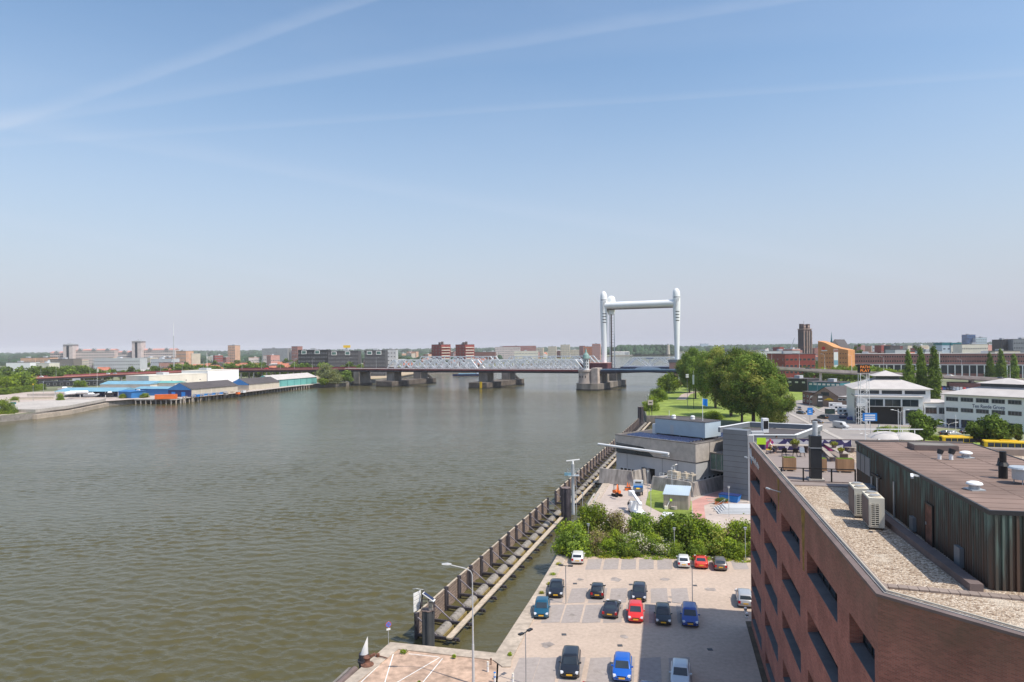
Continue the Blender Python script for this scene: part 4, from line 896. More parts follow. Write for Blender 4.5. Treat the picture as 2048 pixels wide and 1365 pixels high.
# ------------------------------------------------------------------ things on the quay
p = G(734.5, 1330, .12); t = thing('bollard', 'squat rusty mooring bollard on the quay corner', 'bollard', p)
q = MB(); q.lathe([(.62, 0), (.60, .08), (.42, .16), (.26, .3), (.24, .55), (.34, .64), (.36, .72), (.25, .84), (.05, .88)], 18); autosmooth(q.build('bollard_body', 'rust', t)); q = MB(); q.beam((-.05, 0, .66), (.75, .05, .98), .24, .24); q.build('horn', 'rust', t)
p = G(777, 1290, .12); t = thing('no_parking_sign', 'round blue and red no parking sign on a thin pole at the quay corner', 'sign', p)
q = MB(); q.cyl((0, 0, 0), (0, 0, 2.35), .03, n=8); q.build('pole', 'galv', t)
ca_ = R(-28)
def disc(parent, nm, r, y, mt, z=2.05):
    q = MB(); q.cyl((0, y, z), (0, y-.012, z), r, n=24); o = q.build(nm, mt, parent, rot=(0, 0, -ca_ if nm == 'sign_plate' else 0)); return o
pl_ = disc(t, 'sign_plate', .30, -.04, 'red'); disc(pl_, 'blue_field', .262, -.054, 'sign_blue')
q = MB(); q.beam((-.17, -.073, 2.22), (.17, -.073, 1.88), .012, .03); q.build('slash', 'red', pl_); q = MB(); q.beam((.17, -.080, 2.22), (-.17, -.080, 1.88), .012, .03); q.build('slash', 'red', pl_)
q = MB(); q.box(-.2, .2, -.05, -.035, 1.48, 1.68); q.build('under_plate', 'white', t, rot=(0, 0, -ca_))
p = Vector((-14.9, 67.2, -3)); t = thing('mooring_post', 'white slanted-top marker on a dark mooring post in the river beside the quay', 'mooring post', p)
q = MB(); q.cyl((0, 0, -2), (0, 0, 3.0), .50, n=16); q.cyl((0, 0, 2.2), (0, 0, 2.4), .62, n=16); q.build('post', 'fender_steel', t)
q = MB(); n_ = 18; r0 = [(math.cos(2*math.pi*i/n_)*.42, math.sin(2*math.pi*i/n_)*.42, 3.0) for i in range(n_)]
r1 = []
for i in range(n_):
    c_, s_ = math.cos(2*math.pi*i/n_), math.sin(2*math.pi*i/n_); r1.append((c_*.40, s_*.40, 3.75+.95*(c_+.0)))
q.loft([r0, r1]); q.build('marker_cone', 'white', t)
t = thing('floating_boom', 'long dark floating fender pipe lying along the quay wall', 'fender pipe', (-15.5, 66.0, -2.6), math.atan2(-66, -18.2))
q = MB(); q.cyl((0, 0, 1.6), (34, 0, 1.6), .34, n=12); q.build('pipe', 'duct', t); q = MB(); q.box(-.5, 34, -.95, -.7, 1.3, 1.5); q.build('kerb_beam', 'concrete_dark', t)
for i, (px, py, c_, l_) in enumerate(((975.7, 1344, 'white', 'short white post standing left of two others on the quay'), (989.5, 1366, 'sign_blue', 'short post with a blue and white band at the bottom of the quay'), (1026, 1368, 'white', 'short white post beside the shadow of the double lamp'))):
    p = G(px, py, .02); t = thing('bollard_post', l_, 'bollard', p, 0, 'short posts on the quay')
    q = MB(); q.cyl((0, 0, 0), (0, 0, .9), .10, n=12); q.build('post', 'white', t); q = MB(); q.cyl((0, 0, .9), (0, 0, .94), .105, n=12); q.cyl((0, 0, .5), (0, 0, .62), .104, n=12); q.build('band', c_ if c_ != 'white' else 'cream', t)
p = G(982, 1330, .02); t = thing('mooring_ring_post', 'small dark iron post at the inner corner of the canal', 'post', p); q = MB(); q.cyl((0, 0, 0), (0, 0, .55), .05, n=8); q.build('rod', 'rust', t); q = MB(); q.cyl((0, 0, .5), (0, 0, .6), .09, n=8); q.build('knob', 'rust', t)
p = G(770, 1318, .12); t = thing('mooring_hook', 'low dark mooring bar on the quay edge below the round sign', 'mooring bar', p, R(-30)); q = MB(); q.beam((-.9, 0, .12), (.3, 0, .12), .08, .08); q.build('bar', 'rust', t); q = MB(); q.cyl((-.9, 0, 0), (-.9, 0, .3), .18, n=10); q.build('foot', 'rust', t)
for i, (px, py, s_) in enumerate(((807, 1306, .35), (908, 1316, .2), (1020, 1312, .2), (838, 1370, .2), (1106, 1150, .4), (1098, 1170, .35), (1117, 1130, .4), (1083, 1188, .3), (1124, 1108, .5))):
    p = G(px, py, .1); o = link('weed_tuft', leaves('weed_tuft', [(0, 0, .12, s_, s_*.8, .22)], 160, .07, ['leaf_light' if i < 5 else 'leaf_yellow']), None, p)
    tag(o, ['green weed tuft behind the painted quay lines', 'tiny weed tuft at the right end of the painted quay lines', 'small weed tuft in the canal edge coping by the long kerb', 'small weed tuft at the foot of the tall quay lamp', 'yellowed weeds on the canal coping near the lamp with two dark heads', 'yellowed weeds on the coping just below the dark double lamp', 'yellowed weeds on the coping closest to the white compact car', 'yellowed weeds on the coping beside the teal car', 'yellowed weeds at the corner where hedge and coping meet'][i], 'weed')
# ------------------------------------------------------------------ lamps
def street_lamp(loc_, h, arm, az, label, group=None, m='galv', double=False, name='street_lamp'):
    t = thing(name, label, 'street lamp', loc_, az, group)
    q = MB(); q.cyl((0, 0, 0), (0, 0, h*.35), h*.0095+.03, h*.007+.03, 8); q.cyl((0, 0, h*.35), (0, 0, h-.5), h*.006+.02, .045, 8); q.build('pole', m, t)
    for s_ in ((1, -1) if double else (1,)):
        q = MB(); q.tube([(0, 0, h-.5), (s_*.12, 0, h-.15), (s_*.5, 0, h+.1), (s_*arm, 0, h+.1+arm*.18)], .04, 6); q.build('arm', m, t)
        q = MB(); z = h+.12+arm*.18; q.loft([[(s_*(arm-.05), -.08, z), (s_*(arm-.05), .08, z), (s_*(arm-.05), .06, z+.1), (s_*(arm-.05), -.06, z+.1)], [(s_*(arm+.3), -.15, z), (s_*(arm+.3), .15, z), (s_*(arm+.3), .1, z+.16), (s_*(arm+.3), -.1, z+.16)], [(s_*(arm+.8), -.1, z+.04), (s_*(arm+.8), .1, z+.04), (s_*(arm+.8), .05, z+.12), (s_*(arm+.8), -.05, z+.12)]]); hd = q.build('lamp_head', m, t, fix=True)
    return t
street_lamp((-3.75, 60.8, .02), 10.2, 1.9, R(180), 'tall curved-arm street lamp rising from the near quay', m='palegrey')
def park_lamp(loc_, h, label, heads='box', az=0, group='low lamps around the car park and yard'):
    t = thing('lamp_post', label, 'lamp post', loc_, az, group); q = MB(); q.cyl((0, 0, 0), (0, 0, h), .055, .045, 8); q.build('pole', 'steel' if heads != 'box' else 'galv', t)
    if heads == 'double':
        for s_ in (1, -1): q = MB(); q.beam((s_*.0, 0, h+.03), (s_*.35, 0, h+.05), .07, .06); q.beam((s_*.3, 0, h+.06), (s_*.85, 0, h+.08), .30, .12); q.build('lamp_head', 'anthracite', t)
    elif heads == 'box': q = MB(); q.cyl((0, 0, h), (0, 0, h+.28), .13, .2, 12); q.build('lamp_head', 'white', t); q = MB(); q.cyl((0, 0, h+.28), (0, 0, h+.34), .24, n=12); q.build('lamp_hood', 'steel', t)
    else: q = MB(); q.beam((0, 0, h+.04), (.0, -.55, h+.1), .30, .14); q.build('lamp_head', 'anthracite', t)
park_lamp(G(1132, 1208), 4.4, 'dark double-headed lamp beside the black car on the canal side', 'double', R(-18))
park_lamp(G(1052, 1369), 4.6, 'dark double-headed lamp at the bottom of the canal edge', 'double', R(48))
park_lamp(G(1385, 1213), 4.6, 'single dark-headed lamp rising behind the blue estate car', 'single')
for px, py, h_, l_ in ((1177, 1097, 3.3, 'thin lamp post at the left end of the hedge'), (1349, 1111, 3.6, 'thin lamp post at the middle of the hedge'), (1491, 1122, 4.3, 'thin lamp post at the right end of the hedge against the brick building'),
                      (1296, 998, 5.2, 'grey lamp post by the black garage opening'), (1458, 1034, 5.0, 'grey lamp post by the stone steps'), (1165.5, 1036, 4.1, 'lamp post on the canal edge right of the radar mast'), (1302, 1025, 3.9, 'thin pole at the edge of the lawn'), (1344.5, 1006, 6.4, 'tall thin camera pole in front of the grey timber shed')):
    park_lamp(G(px, py, .02), h_, l_)
# ------------------------------------------------------------------ cars
def ringpts(hw, z0, z1, y, n=5, rr=.18):
    "half-rounded body section at station y"
    r_ = min(rr, hw*.5, (z1-z0)*.45); pts = []
    for sx in (1, -1):
        seq = []
        for k in range(n+1):
            a = math.pi/2*k/n; seq.append((hw-r_+r_*math.cos(a), z1-r_+r_*math.sin(a)))
        seq = [(hw-.04, z0), (hw, z0+.12)]+seq
        if sx == -1: seq = [(-x, z) for x, z in seq[::-1]]
        pts += [(x, y, z) for x, z in seq]
    return pts
CARS = {}
def car_kind(key, L_, W, H_, hood, wsr, rear, tail, nose_z=.70, belt=.92, roofw=.74):
    """hood: bonnet length, wsr: length of the sloped windscreen, rear: length of the sloped rear window, tail: boot length; front at -y"""
    f, b = -L_/2, L_/2; hw = W/2; d = {}
    q = MB(); st = [(f, .50, .38, .50), (f+.05, .70, .28, nose_z-.1), (f+.16, .86, .23, nose_z-.04), (f+.36, .95, .2, nose_z), (f+hood*.7, 1.0, .2, belt-.06), (f+hood+.1, 1.0, .2, belt), (0, 1.0, .2, belt+.03), (b-tail-.2, 1.0, .2, belt+.05), (b-.34, .96, .22, belt+.02 if tail < .3 else belt), (b-.12, .86, .26, belt-.05), (b-.03, .74, .32, belt-.14), (b, .62, .42, belt-.26)]
    q.loft([ringpts(hw*s, z0, z1, y) for y, s, z0, z1 in st])
    y1, y2, y3, y4 = f+hood, f+hood+wsr, b-tail-rear, b-tail; bw = hw*.90; rw = hw*roofw; zb = belt-.06
    def gh(inset, dz):
        return [[(-bw+inset, y1+inset, zb), (bw-inset, y1+inset, zb), (bw-inset, y4-inset, zb), (-bw+inset, y4-inset, zb)],
                [(-rw-.05+inset, y2-.08, H_-.10), (rw+.05-inset, y2-.08, H_-.10), (rw+.05-inset, y3+.08, H_-.10), (-rw-.05+inset, y3+.08, H_-.10)],
                [(-rw+inset, y2+.10, H_-.015), (rw-inset, y2+.10, H_-.015), (rw-inset, y3-.06, H_-.03), (-rw+inset, y3-.06, H_-.03)],
                [(-rw*.6, y2+.35, H_), (rw*.6, y2+.35, H_), (rw*.6, y3-.35, H_-.01), (-rw*.6, y3-.35, H_-.01)]]
    def cham(r_, c):
        o = []
        for i in range(4):
            p, a, b_ = Vector(r_[i]), Vector(r_[i-1]), Vector(r_[(i+1) % 4]); o += [tuple(p+(a-p).normalized()*c), tuple(p+(a-p).normalized()*c*.35+(b_-p).normalized()*c*.35), tuple(p+(b_-p).normalized()*c)]
        return o
    q.loft([cham(r_, c) for r_, c in zip(gh(0, 0), (.10, .16, .22, .3))]); d['body'] = q.mesh('body', 'car_white', smooth=True, fix=True)
    try: d['body'].set_sharp_from_angle(angle=R(42))
    except Exception: pass
    lo, hi = gh(0, 0)[0], gh(0, 0)[1]
    def pane(i, j, m0, m1, t0, t1, off):
        a, b_ = Vector(lo[i]), Vector(lo[j]); c, e = Vector(hi[j]), Vector(hi[i])
        def P(u, v): return (a.lerp(b_, u)).lerp(e.lerp(c, u), v)
        n_ = (b_-a).cross(e-a).normalized()*off
        p = [P(m0, t0)+n_, P(1-m1, t0)+n_, P(1-m1, t1)+n_, P(m0, t1)+n_]; q = MB(); q.add(p+[v-n_*1.2 for v in p], [(0, 1, 2, 3), (0, 4, 5, 1), (1, 5, 6, 2), (2, 6, 7, 3), (3, 7, 4, 0)]); return q
    d['windscreen'] = pane(0, 1, .09, .09, .10, .94, .02).mesh('windscreen', 'glass')
    d['rear_window'] = pane(2, 3, .10, .10, .28, .93, .02).mesh('rear_window', 'glass')
    for k_, (i, j) in enumerate(((1, 2), (3, 0))): d['side'+str(k_)] = pane(i, j, .16 if i == 1 else .12, .12 if i == 1 else .16, .22, .90, .018).mesh('side_window', 'glass')
    w_ = MB(); w_.cyl((-.10, 0, 0), (.10, 0, 0), .31, n=18, m=0); w_.cyl((-.105, 0, 0), (.105, 0, 0), .20, n=14, m=1); d['wheel'] = w_.mesh('wheel', ['rubber', 'steel'])
    d['wy'] = (f+.78, b-.76); d['wx'] = hw-.115
    h_ = MB(); h_.loft([[(-.13, 0, -.09), (.15, .03, -.09), (.15, .08, .07), (-.10, .05, .07)], [(-.11, .22, -.01), (.13, .32, .0), (.13, .34, .06), (-.09, .26, .06)]]); d['headlight'] = h_.mesh('headlight', 'lamp_lens', fix=True)
    t_ = MB(); t_.box(-.13, .13, -.12, .03, -.12, .14); d['taillight'] = t_.mesh('taillight', 'tail_red')
    n_ = MB(); n_.box(-.27, .27, -.02, .02, -.065, .065); d['plate'] = n_.mesh('number_plate', 'plate')
    g_ = MB(); g_.box(-.4, .4, -.02, .02, -.06, .06); d['grille'] = g_.mesh('grille', 'black')
    m_ = MB(); m_.loft([[(0, -.05, 0), (0, .05, 0), (0, .05, .1), (0, -.05, .1)], [(.2, -.07, 0), (.2, .04, 0), (.2, .04, .13), (.2, -.07, .13)]]); d['mirror'] = m_.mesh('mirror', 'car_white', fix=True)
    d['dim'] = (L_, W, H_, belt, f, b, hw, nose_z, hood, tail); CARS[key] = d
car_kind('hatch', 3.95, 1.70, 1.47, .95, .75, .55, .06)
car_kind('mini', 3.65, 1.68, 1.40, .95, .50, .45, .08, roofw=.80)
car_kind('small', 3.55, 1.62, 1.47, .80, .75, .55, .05)
car_kind('sedan', 4.55, 1.78, 1.42, 1.10, .85, .95, .35, roofw=.70)
car_kind('estate', 4.60, 1.78, 1.46, 1.05, .80, .50, .06)
car_kind('coupe', 4.30, 1.78, 1.34, 1.25, .75, .95, .35, roofw=.68)
car_kind('suv', 4.45, 1.84, 1.66, 1.05, .70, .45, .06, nose_z=.85, belt=1.05)
COL = {}
def colmesh(key, part, col):
    k = (key, part, col)
    if k not in COL: me = CARS[key][part].copy(); me.name = part; me.materials.clear(); me.materials.append(MAT[col]); COL[k] = me
    return COL[k]
def car(kind, col, x, y, head, label, group=None, z=.03, name='parked_car', detail=2):
    "head: heading of the front, degrees clockwise from +y"
    d = CARS[kind]; L_, W, H_, belt, f, b, hw, nz, hood, tail = d['dim']
    t = thing(name, label, 'car', (x, y, z), R(180-head), group)
    link('body', colmesh(kind, 'body', col), t)
    link('windscreen', d['windscreen'], t); link('rear_window', d['rear_window'], t); link('side_window', d['side0'], t); link('side_window', d['side1'], t)
    if detail < 1: return t
    for sx in (-1, 1):
        for wy in d['wy']: link('wheel', d['wheel'], t, (sx*d['wx'], wy, .31))
    if detail < 2: return t
    for sx in (-1, 1):
        link('headlight', d['headlight'], t, (sx*hw*.70, f+.05, nz-.06), (0, 0, -sx*R(12)), (sx, 1, 1)); link('taillight', d['taillight'], t, (sx*hw*.78, b-.03, belt-.24))
        link('mirror', colmesh(kind, 'mirror', col), t, (sx*(hw-.06), f+hood+.42, belt-.02), (0, 0, 0), (sx, 1, 1))
    link('number_plate', d['plate'], t, (0, f-.0, .47)); link('number_plate', d['plate'], t, (0, b+.0, .58)); link('grille', d['grille'], t, (0, f+.045, .585))
    return t
def pcar(kind, col, px, py, head, label, group='cars in the riverside car park', **k):
    "px, py: the point under the bumper nearest the camera"
    p = G(px, py, 0); L_ = CARS[kind]['dim'][0]; a = R(head); dv = Vector((math.sin(a), math.cos(a))); s_ = -1 if dv.y < 0 else 1
    c = Vector((p.x, p.y))+dv*s_*L_/2*1.0; return car(kind, col, c.x, c.y, head, label, group, **k)
pcar('mini', 'car_white', 1154.5, 1131, 9, 'white compact car parked alone against the hedge by the canal')
pcar('small', 'car_white', 1368, 1139, 12, 'white small car parked against the hedge, left of a red coupe')
pcar('coupe', 'car_orange_red', 1403, 1140.5, 13, 'orange-red coupe parked against the hedge between white and grey cars')
pcar('hatch', 'car_grey', 1442, 1144.5, 11, 'grey-brown hatchback parked against the hedge, right of the red coupe')
pcar('sedan', 'car_black', 1111, 1199, 187, 'black car parked at the canal side behind the teal car')
pcar('hatch', 'car_teal', 1082, 1241, 186, 'teal blue hatchback parked nearest the canal')
pcar('small', 'car_black', 1194, 1201, 10, 'small black car with pink-red tail lights seen from behind')
pcar('coupe', 'car_dark', 1219, 1240.5, 15, 'dark coupe parked askew, left of the red hatchback')
pcar('hatch', 'car_dark', 1278, 1207, 192, 'dark car parked nose to nose behind the red hatchback')
pcar('hatch', 'car_red', 1271.5, 1249, 190, 'bright red hatchback at the edge of the building shadow')
pcar('hatch', 'car_black', 1327, 1255, 191, 'black hatchback in the building shadow, left of the blue estate')
pcar('estate', 'car_blue', 1381, 1258, 193, 'deep blue estate car in the building shadow')
pcar('estate', 'car_black', 1138.5, 1362, 188, 'black estate car in the nearest parking row')
pcar('hatch', 'car_bright_blue', 1243.5, 1369, 191, 'bright blue hatchback in the nearest parking row')
pcar('hatch', 'car_pale', 1361, 1384, 194, 'pale silver-white hatchback in the shadow of the nearest row')
pcar('sedan', 'car_dark', 1178, 1440, 190, 'dark car of which only the roof shows at the bottom edge')
pcar('hatch', 'car_silver', 1366, 1446, 193, 'silver car touching the front of the pale hatchback at the bottom edge')
pcar('suv', 'car_navy', 1299, 1450, 192, 'dark blue car roof at the bottom edge inside the shadow')
pcar('estate', 'car_silver', 1492, 1219, 14, 'silver grey estate car half hidden by the corner of the brick building')
p = G(1494, 1230); 
for i, (px, py) in enumerate(((1491, 1222), (1494, 1233))):
    p = G(px, py+3); t = thing('kerb_post', ['short white marker post nearer the silver estate car', 'short white marker post just below the first one, beside the brick wall'][i], 'post', p); q = MB(); q.box(-.12, .12, -.12, .12, 0, .55); q.build('post', 'white', t); q = MB(); q.box(-.13, .13, -.13, .13, .25, .38); q.build('band', 'black', t)
# main road traffic
def rcar(kind, col, px, py, head, label, **k):
    p = G(px, py); return car(kind, col, p.x, p.y, head, label, 'cars on the main road', name='car', detail=2, **k)
rcar('hatch', 'car_grey', 1599, 820, 200, 'grey-green car farthest up the main road'); rcar('sedan', 'car_black', 1602, 828.5, 160, 'dark car behind the blue direction sign, left of it')
rcar('hatch', 'car_navy', 1620, 826, 340, 'dark car half hidden by the blue direction sign'); rcar('suv', 'car_black', 1645, 838, 335, 'dark tall car driving next to a dark red saloon')
rcar('sedan', 'car_grey', 1635, 846.5, 150, 'dark red-grey saloon car nearest the median of the main road')
def van(px, py, head, label, col='palegrey', L_=5.4, H_=2.4, rack=False, name='van'):
    p = G(px, py); t = thing(name, label, 'van', (p.x, p.y, .03), R(180-head)); f, b = -L_/2, L_/2
    q = MB(); q.loft([ringpts(.80, .45, .9, f), ringpts(.95, .25, 1.15, f+.2), ringpts(.98, .25, 1.3, f+.9), ringpts(.98, .25, H_-.1, f+1.6, rr=.2), ringpts(.98, .25, H_, f+2.2, rr=.2), ringpts(.98, .25, H_, b-.1, rr=.2), ringpts(.96, .3, H_-.05, b, rr=.2)])
    o = q.build('body', col, t, fix=True); autosmooth(o, 35)
    q = MB(); q.add([(-.82, f+.94, 1.36), (.82, f+.94, 1.36), (.76, f+1.55, H_-.22), (-.76, f+1.55, H_-.22), (-.82, f+1.0, 1.33), (.82, f+1.0, 1.33), (.76, f+1.6, H_-.25), (-.76, f+1.6, H_-.25)], [(0, 1, 2, 3), (7, 6, 5, 4), (0, 4, 5, 1), (2, 6, 7, 3), (1, 5, 6, 2), (0, 3, 7, 4)]); q.build('windscreen', 'glass', t)
    for sx in (-1, 1):
        q = MB(); q.box(sx*.985-.01, sx*.985+.01, f+1.5, f+2.4, 1.35, 1.95); q.build('side_window', 'glass', t)
        q = MB(); q.box(sx*.6-.2, sx*.6+.2, f-.01+.05, f+.2, .72, .92); q.build('headlight', 'lamp_lens', t)
        for wy in (f+.85, b-.95): q = MB(); q.cyl((sx*.80, wy, .34), (sx*1.0, wy, .34), .34, n=16, m=0); q.cyl((sx*.99, wy, .34), (sx*1.01, wy, .34), .2, n=12, m=1); q.build('wheel', ['rubber', 'steel'], t)
    q = MB(); q.box(-.75, .75, b-.0, b+.02, 1.3, 1.9); q.build('rear_window', 'glass', t); return t
van(1682, 857, 152, 'tall pale grey panel van driving towards the junction')
# camper vans and cars by the bus stop
def camper(px, py, head, label):
    p = G(px, py); t = thing('camper_van', label, 'camper van', (p.x, p.y, .05), R(180-head)); f, b = -3.2, 3.2
    q = MB(); q.loft([ringpts(.85, .5, 1.0, f), ringpts(1.0, .35, 1.3, f+.3), ringpts(1.02, .35, 1.5, f+1.0)]); q.build('cab', 'white', t, fix=True)
    q = MB(); q.add([(-1.1, f+.7, 1.9), (1.1, f+.7, 1.9), (1.1, f+.9, 2.9), (-1.1, f+.9, 2.9), (-1.1, f+1.3, .5), (1.1, f+1.3, .5), (1.1, b, .5), (-1.1, b, .5), (1.1, b, 3.0), (-1.1, b, 3.0), (1.1, f+1.3, 1.9), (-1.1, f+1.3, 1.9)], [(0, 1, 2, 3), (3, 2, 8, 9), (6, 7, 9, 8), (4, 7, 6, 5), (0, 11, 10, 1), (11, 4, 5, 10), (1, 10, 5, 6, 8, 2), (0, 3, 9, 7, 4, 11)]); q.build('living_box', 'white', t)
    q = MB(); q.add([(-.85, f+.95, 1.45), (.85, f+.95, 1.45), (.85, f+1.2, 1.9), (-.85, f+1.2, 1.9)], [(0, 1, 2, 3)]); q.build('windscreen', 'glass', t)
    for sx in (-1, 1):
        q = MB(); q.box(sx*1.11-.012, sx*1.11+.012, 0, 1.1, 1.6, 2.3); q.box(sx*1.11-.012, sx*1.11+.012, 1.7, 2.6, 1.6, 2.3); q.build('side_window', 'glass', t)
        for wy in (f+.95, b-1.2): q = MB(); q.cyl((sx*.9, wy, .35), (sx*1.08, wy, .35), .35, n=14); q.build('wheel', 'rubber', t)
    return t
camper(1692, 831.5, 108, 'white camper van nearest the bus shelter'); camper(1683, 824, 112, 'white camper van parked behind the nearer one'); camper(1673, 819, 115, 'white camper van farthest from the road, beside the yellow shrubs')
for i, (px, py, c_, l_) in enumerate(((1690, 838, 'car_navy', 'dark blue car parked right of the nearest camper van'), (1706, 841, 'car_blue', 'blue car parked closest to the glass corner of the white office'), (1700, 833, 'car_black', 'black car parked behind the blue car'), (1712, 835, 'car_dark', 'dark car parked against the glass corner'))):
    p = G(px, py); car('estate', c_, p.x, p.y, 112, l_, 'cars beside the camper vans')
# ------------------------------------------------------------------ hedge of separate bushes
HB = [('bush_green', 1146, 1106, 6.0, 'big bright green bush at the canal end of the hedge', 1.1), ('bush_olive', 1186, 1072, 6.6, 'tall olive bush rising behind the bright green one'), ('bush_brown', 1196, 1104, 4.6, 'brownish bare-twigged bush right of the bright green one', 1.15), ('bush_brown', 1234, 1080, 5.6, 'tall pinkish-brown twiggy bush with little leaf', 1.1), ('bush_olive', 1228, 1112, 4.2, 'olive-yellow bush in front of the pinkish twiggy bush', 1.2), ('bush_blossom', 1272, 1110, 4.0, 'hawthorn covered in white blossom near the middle of the hedge', 1.2), ('bush_green', 1282, 1076, 5.6, 'dark green bush behind the white truck'), ('bush_green', 1305, 1112, 3.6, 'low dark green bush right of the white-blossomed hawthorn', 1.2), ('bush_blossom', 1322, 1114, 3.2, 'small partly blossoming shrub beside the middle lamp post', 1.2), ('bush_olive', 1336, 1082, 5.2, 'pale leafed bush leaning over the half hidden car'), ('bush_green', 1372, 1096, 7.2, 'largest round green bush right of the middle lamp post', 1.15), ('bush_olive', 1402, 1108, 5.6, 'leafy green bush left of the grey-brown hatchback', 1.1), ('bush_green', 1396, 1118, 3.0, 'low green bush right behind the orange-red coupe', 1.2), ('bush_olive', 1437, 1106, 5.4, 'pale green bush behind the grey-brown hatchback', 1.1), ('bush_green', 1446, 1118, 3.2, 'low green bush beside the grey-brown hatchback', 1.2), ('bush_brown', 1467, 1100, 5.8, 'brownish blossoming bush near the brick building', 1.1), ('bush_olive', 1486, 1112, 6.0, 'tall pale bush touching the brick building', 1.0), ('bush_green', 1474, 1122, 3.2, 'low green bush at the right foot of the hedge', 1.2), ('bush_green', 1258, 1119, 2.6, 'low green bush in front of the blossoming hawthorn', 1.3), ('bush_green', 1212, 1116, 2.8, 'low green bush in front of the olive-yellow one', 1.3), ('bush_green', 1352, 1119, 2.6, 'low green bush left of the white small car', 1.3), ('bush_green', 1170, 1112, 3.2, 'low green bush behind the white compact car', 1.2)]
for row in HB:
    k_, px, py, h_, l_ = row[:5]; h_ *= .80; p = G(px, py-(7 if py > 1107 else 0)); tree(k_, p, h_, l_, name='bush', cat='bush', group='bushes of the car park hedge', wide=row[5] if len(row) > 5 else 1.0)
q = MB(); pts = [G(1128, 1113), G(1200, 1117), G(1300, 1119), G(1400, 1122), G(1497, 1126)]
blobs = []
for i in range(90):
    t_ = i/89*4; k_ = min(3, int(t_)); p = pts[k_].lerp(pts[k_+1], t_-k_); blobs.append((p.x+random.uniform(-.3, .3), p.y+random.uniform(0, 1.6), .08, .55, .5, .22))
o = link('long_grass', leaves('long_grass', blobs, 6500, .09, ['leaf_light', 'leaf_mid', 'leaf_yellow']), None); tag(o, 'strip of long grass along the foot of the hedge', 'grass', kind='stuff')
# ------------------------------------------------------------------ office of the water authority
O0 = Vector((23.6, 157.5)); rzO = math.atan2(-.76, .65)
ob = thing('concrete_office', 'low grey concrete office with solar panels on its flat roof beside the canal', 'building', (O0.x, O0.y, 0), rzO)
q = MB(); q.box(0, 7.3, .3, .8, 0, 5.5); q.box(7.3, 11, .3, .8, 3.0, 5.5); q.box(11, 21.5, .3, .8, 0, 5.5); q.box(0, .5, .8, 22, 0, 5.5); q.box(21.0, 21.5, .8, 22, 0, 5.5); q.box(.5, 21, 20, 22, 0, 5.5); q.build('lower_wall', 'cladding_light', ob)
q = MB(); q.box(7.3, 11, 1.6, 1.7, 0, 3.0); q.build('garage_opening', 'black', ob)
q = MB(); q.box(0, 21.7, 0, 22, 5.7, 9.5); q.box(.2, 21.5, .5, 21.8, 5.5, 5.7, 1); q.build('upper_wall', ['concrete', 'black'], ob)
q = MB(); q.box(.35, 21.35, .35, 21.65, 9.5, 9.56, 0); q.build('flat_roof', 'roof_dark', ob)
q = MB()
for a in ((0, 21.7, -.04, .3), (0, 21.7, 21.7, 22.04)): q.box(a[0]-.04, a[1]+.04, a[2], a[3], 9.5, 9.72)
q.box(-.04, .3, .3, 21.7, 9.5, 9.72); q.box(21.4, 21.74, .3, 21.7, 9.5, 9.72); q.build('roof_edge', 'concrete_dark', ob)
q = MB(); q.add([(.3, -.06, 5.72), (11.0, -.06, 5.72), (8.0, -.06, 7.6), (.3, -.06, 7.9), (.3, -.01, 5.72), (11.0, -.01, 5.72), (8.0, -.01, 7.6), (.3, -.01, 7.9)], [(0, 1, 2, 3), (0, 4, 5, 1), (1, 5, 6, 2), (2, 6, 7, 3), (3, 7, 4, 0)]); wn_ = q.build('ribbon_window', 'glass', ob)
q = MB()
for x in (2.2, 4.2, 6.2, 8.0): q.box(x, x+.08, -.08, -.06, 5.74, 7.5)
q.build('mullions', 'black', wn_)
wm = MB(); wm.box(0, .95, 0, .06, 0, .75, 0); wm.box(.06, .89, -.01, 0, .07, .68, 1); wm = wm.mesh('window', ['white', 'glass'])
for i in range(5): link('window', wm, ob, (1.2+i*1.1, .25, 1.5))
for i in range(6): link('window', wm, ob, (13.5+i*1.25, .25, 2.0))
for i in range(5): link('window', wm, ob, (21.56, 3+i*1.6, 1.6), (0, 0, R(90)))
q = MB()
for x in (3.2, 13.0, 17): q.box(x, x+.05, .27, .3, .2, 5.5)
q.box(21.5, 21.53, 5, 5.1, .2, 5.5); q.box(21.7, 21.73, 5, 5.12, 5.7, 9.5); q.box(21.7, 21.8, 11.5, 12.0, 2.5, 9.6, 0); q.build('panel_joint', 'darkgrey', ob)
q = MB(); q.box(6.8, 20, 6, 12, 10.1, 13.4, 0); pb = q.build('plant_room', 'bluegrey', ob)
q = MB(); q.box(6.7, 20.1, 5.9, 12.1, 13.4, 13.5); q.build('plant_roof', 'roof_dark', ob)
for x in (7.2, 13.3, 19.4):
    for y in (6.3, 11.6): q = MB(); q.box(x-.1, x+.1, y-.1, y+.1, 9.56, 10.1); q.build('stub', 'steel', ob)
q = MB(); q.box(11, 11.9, 5.96, 6, 10.15, 12.2); q.build('plant_door', 'palegrey', ob)
for x, y in ((10.5, 8), (14.5, 9.5)):
    q = MB(); q.lathe([(.5, 13.5), (.45, 13.9), (.5, 14.1), (.3, 14.3)], 14, (x, y, 0)); q.build('roof_vent', 'white', ob)
q = MB(); q.box(5.6, 6.7, 6.5, 7.7, 9.56, 12.0, 0); q.box(5.58, 5.6, 6.7, 7.5, 10.2, 11.7, 1); q.build('cooling_unit', ['white', 'black'], ob)
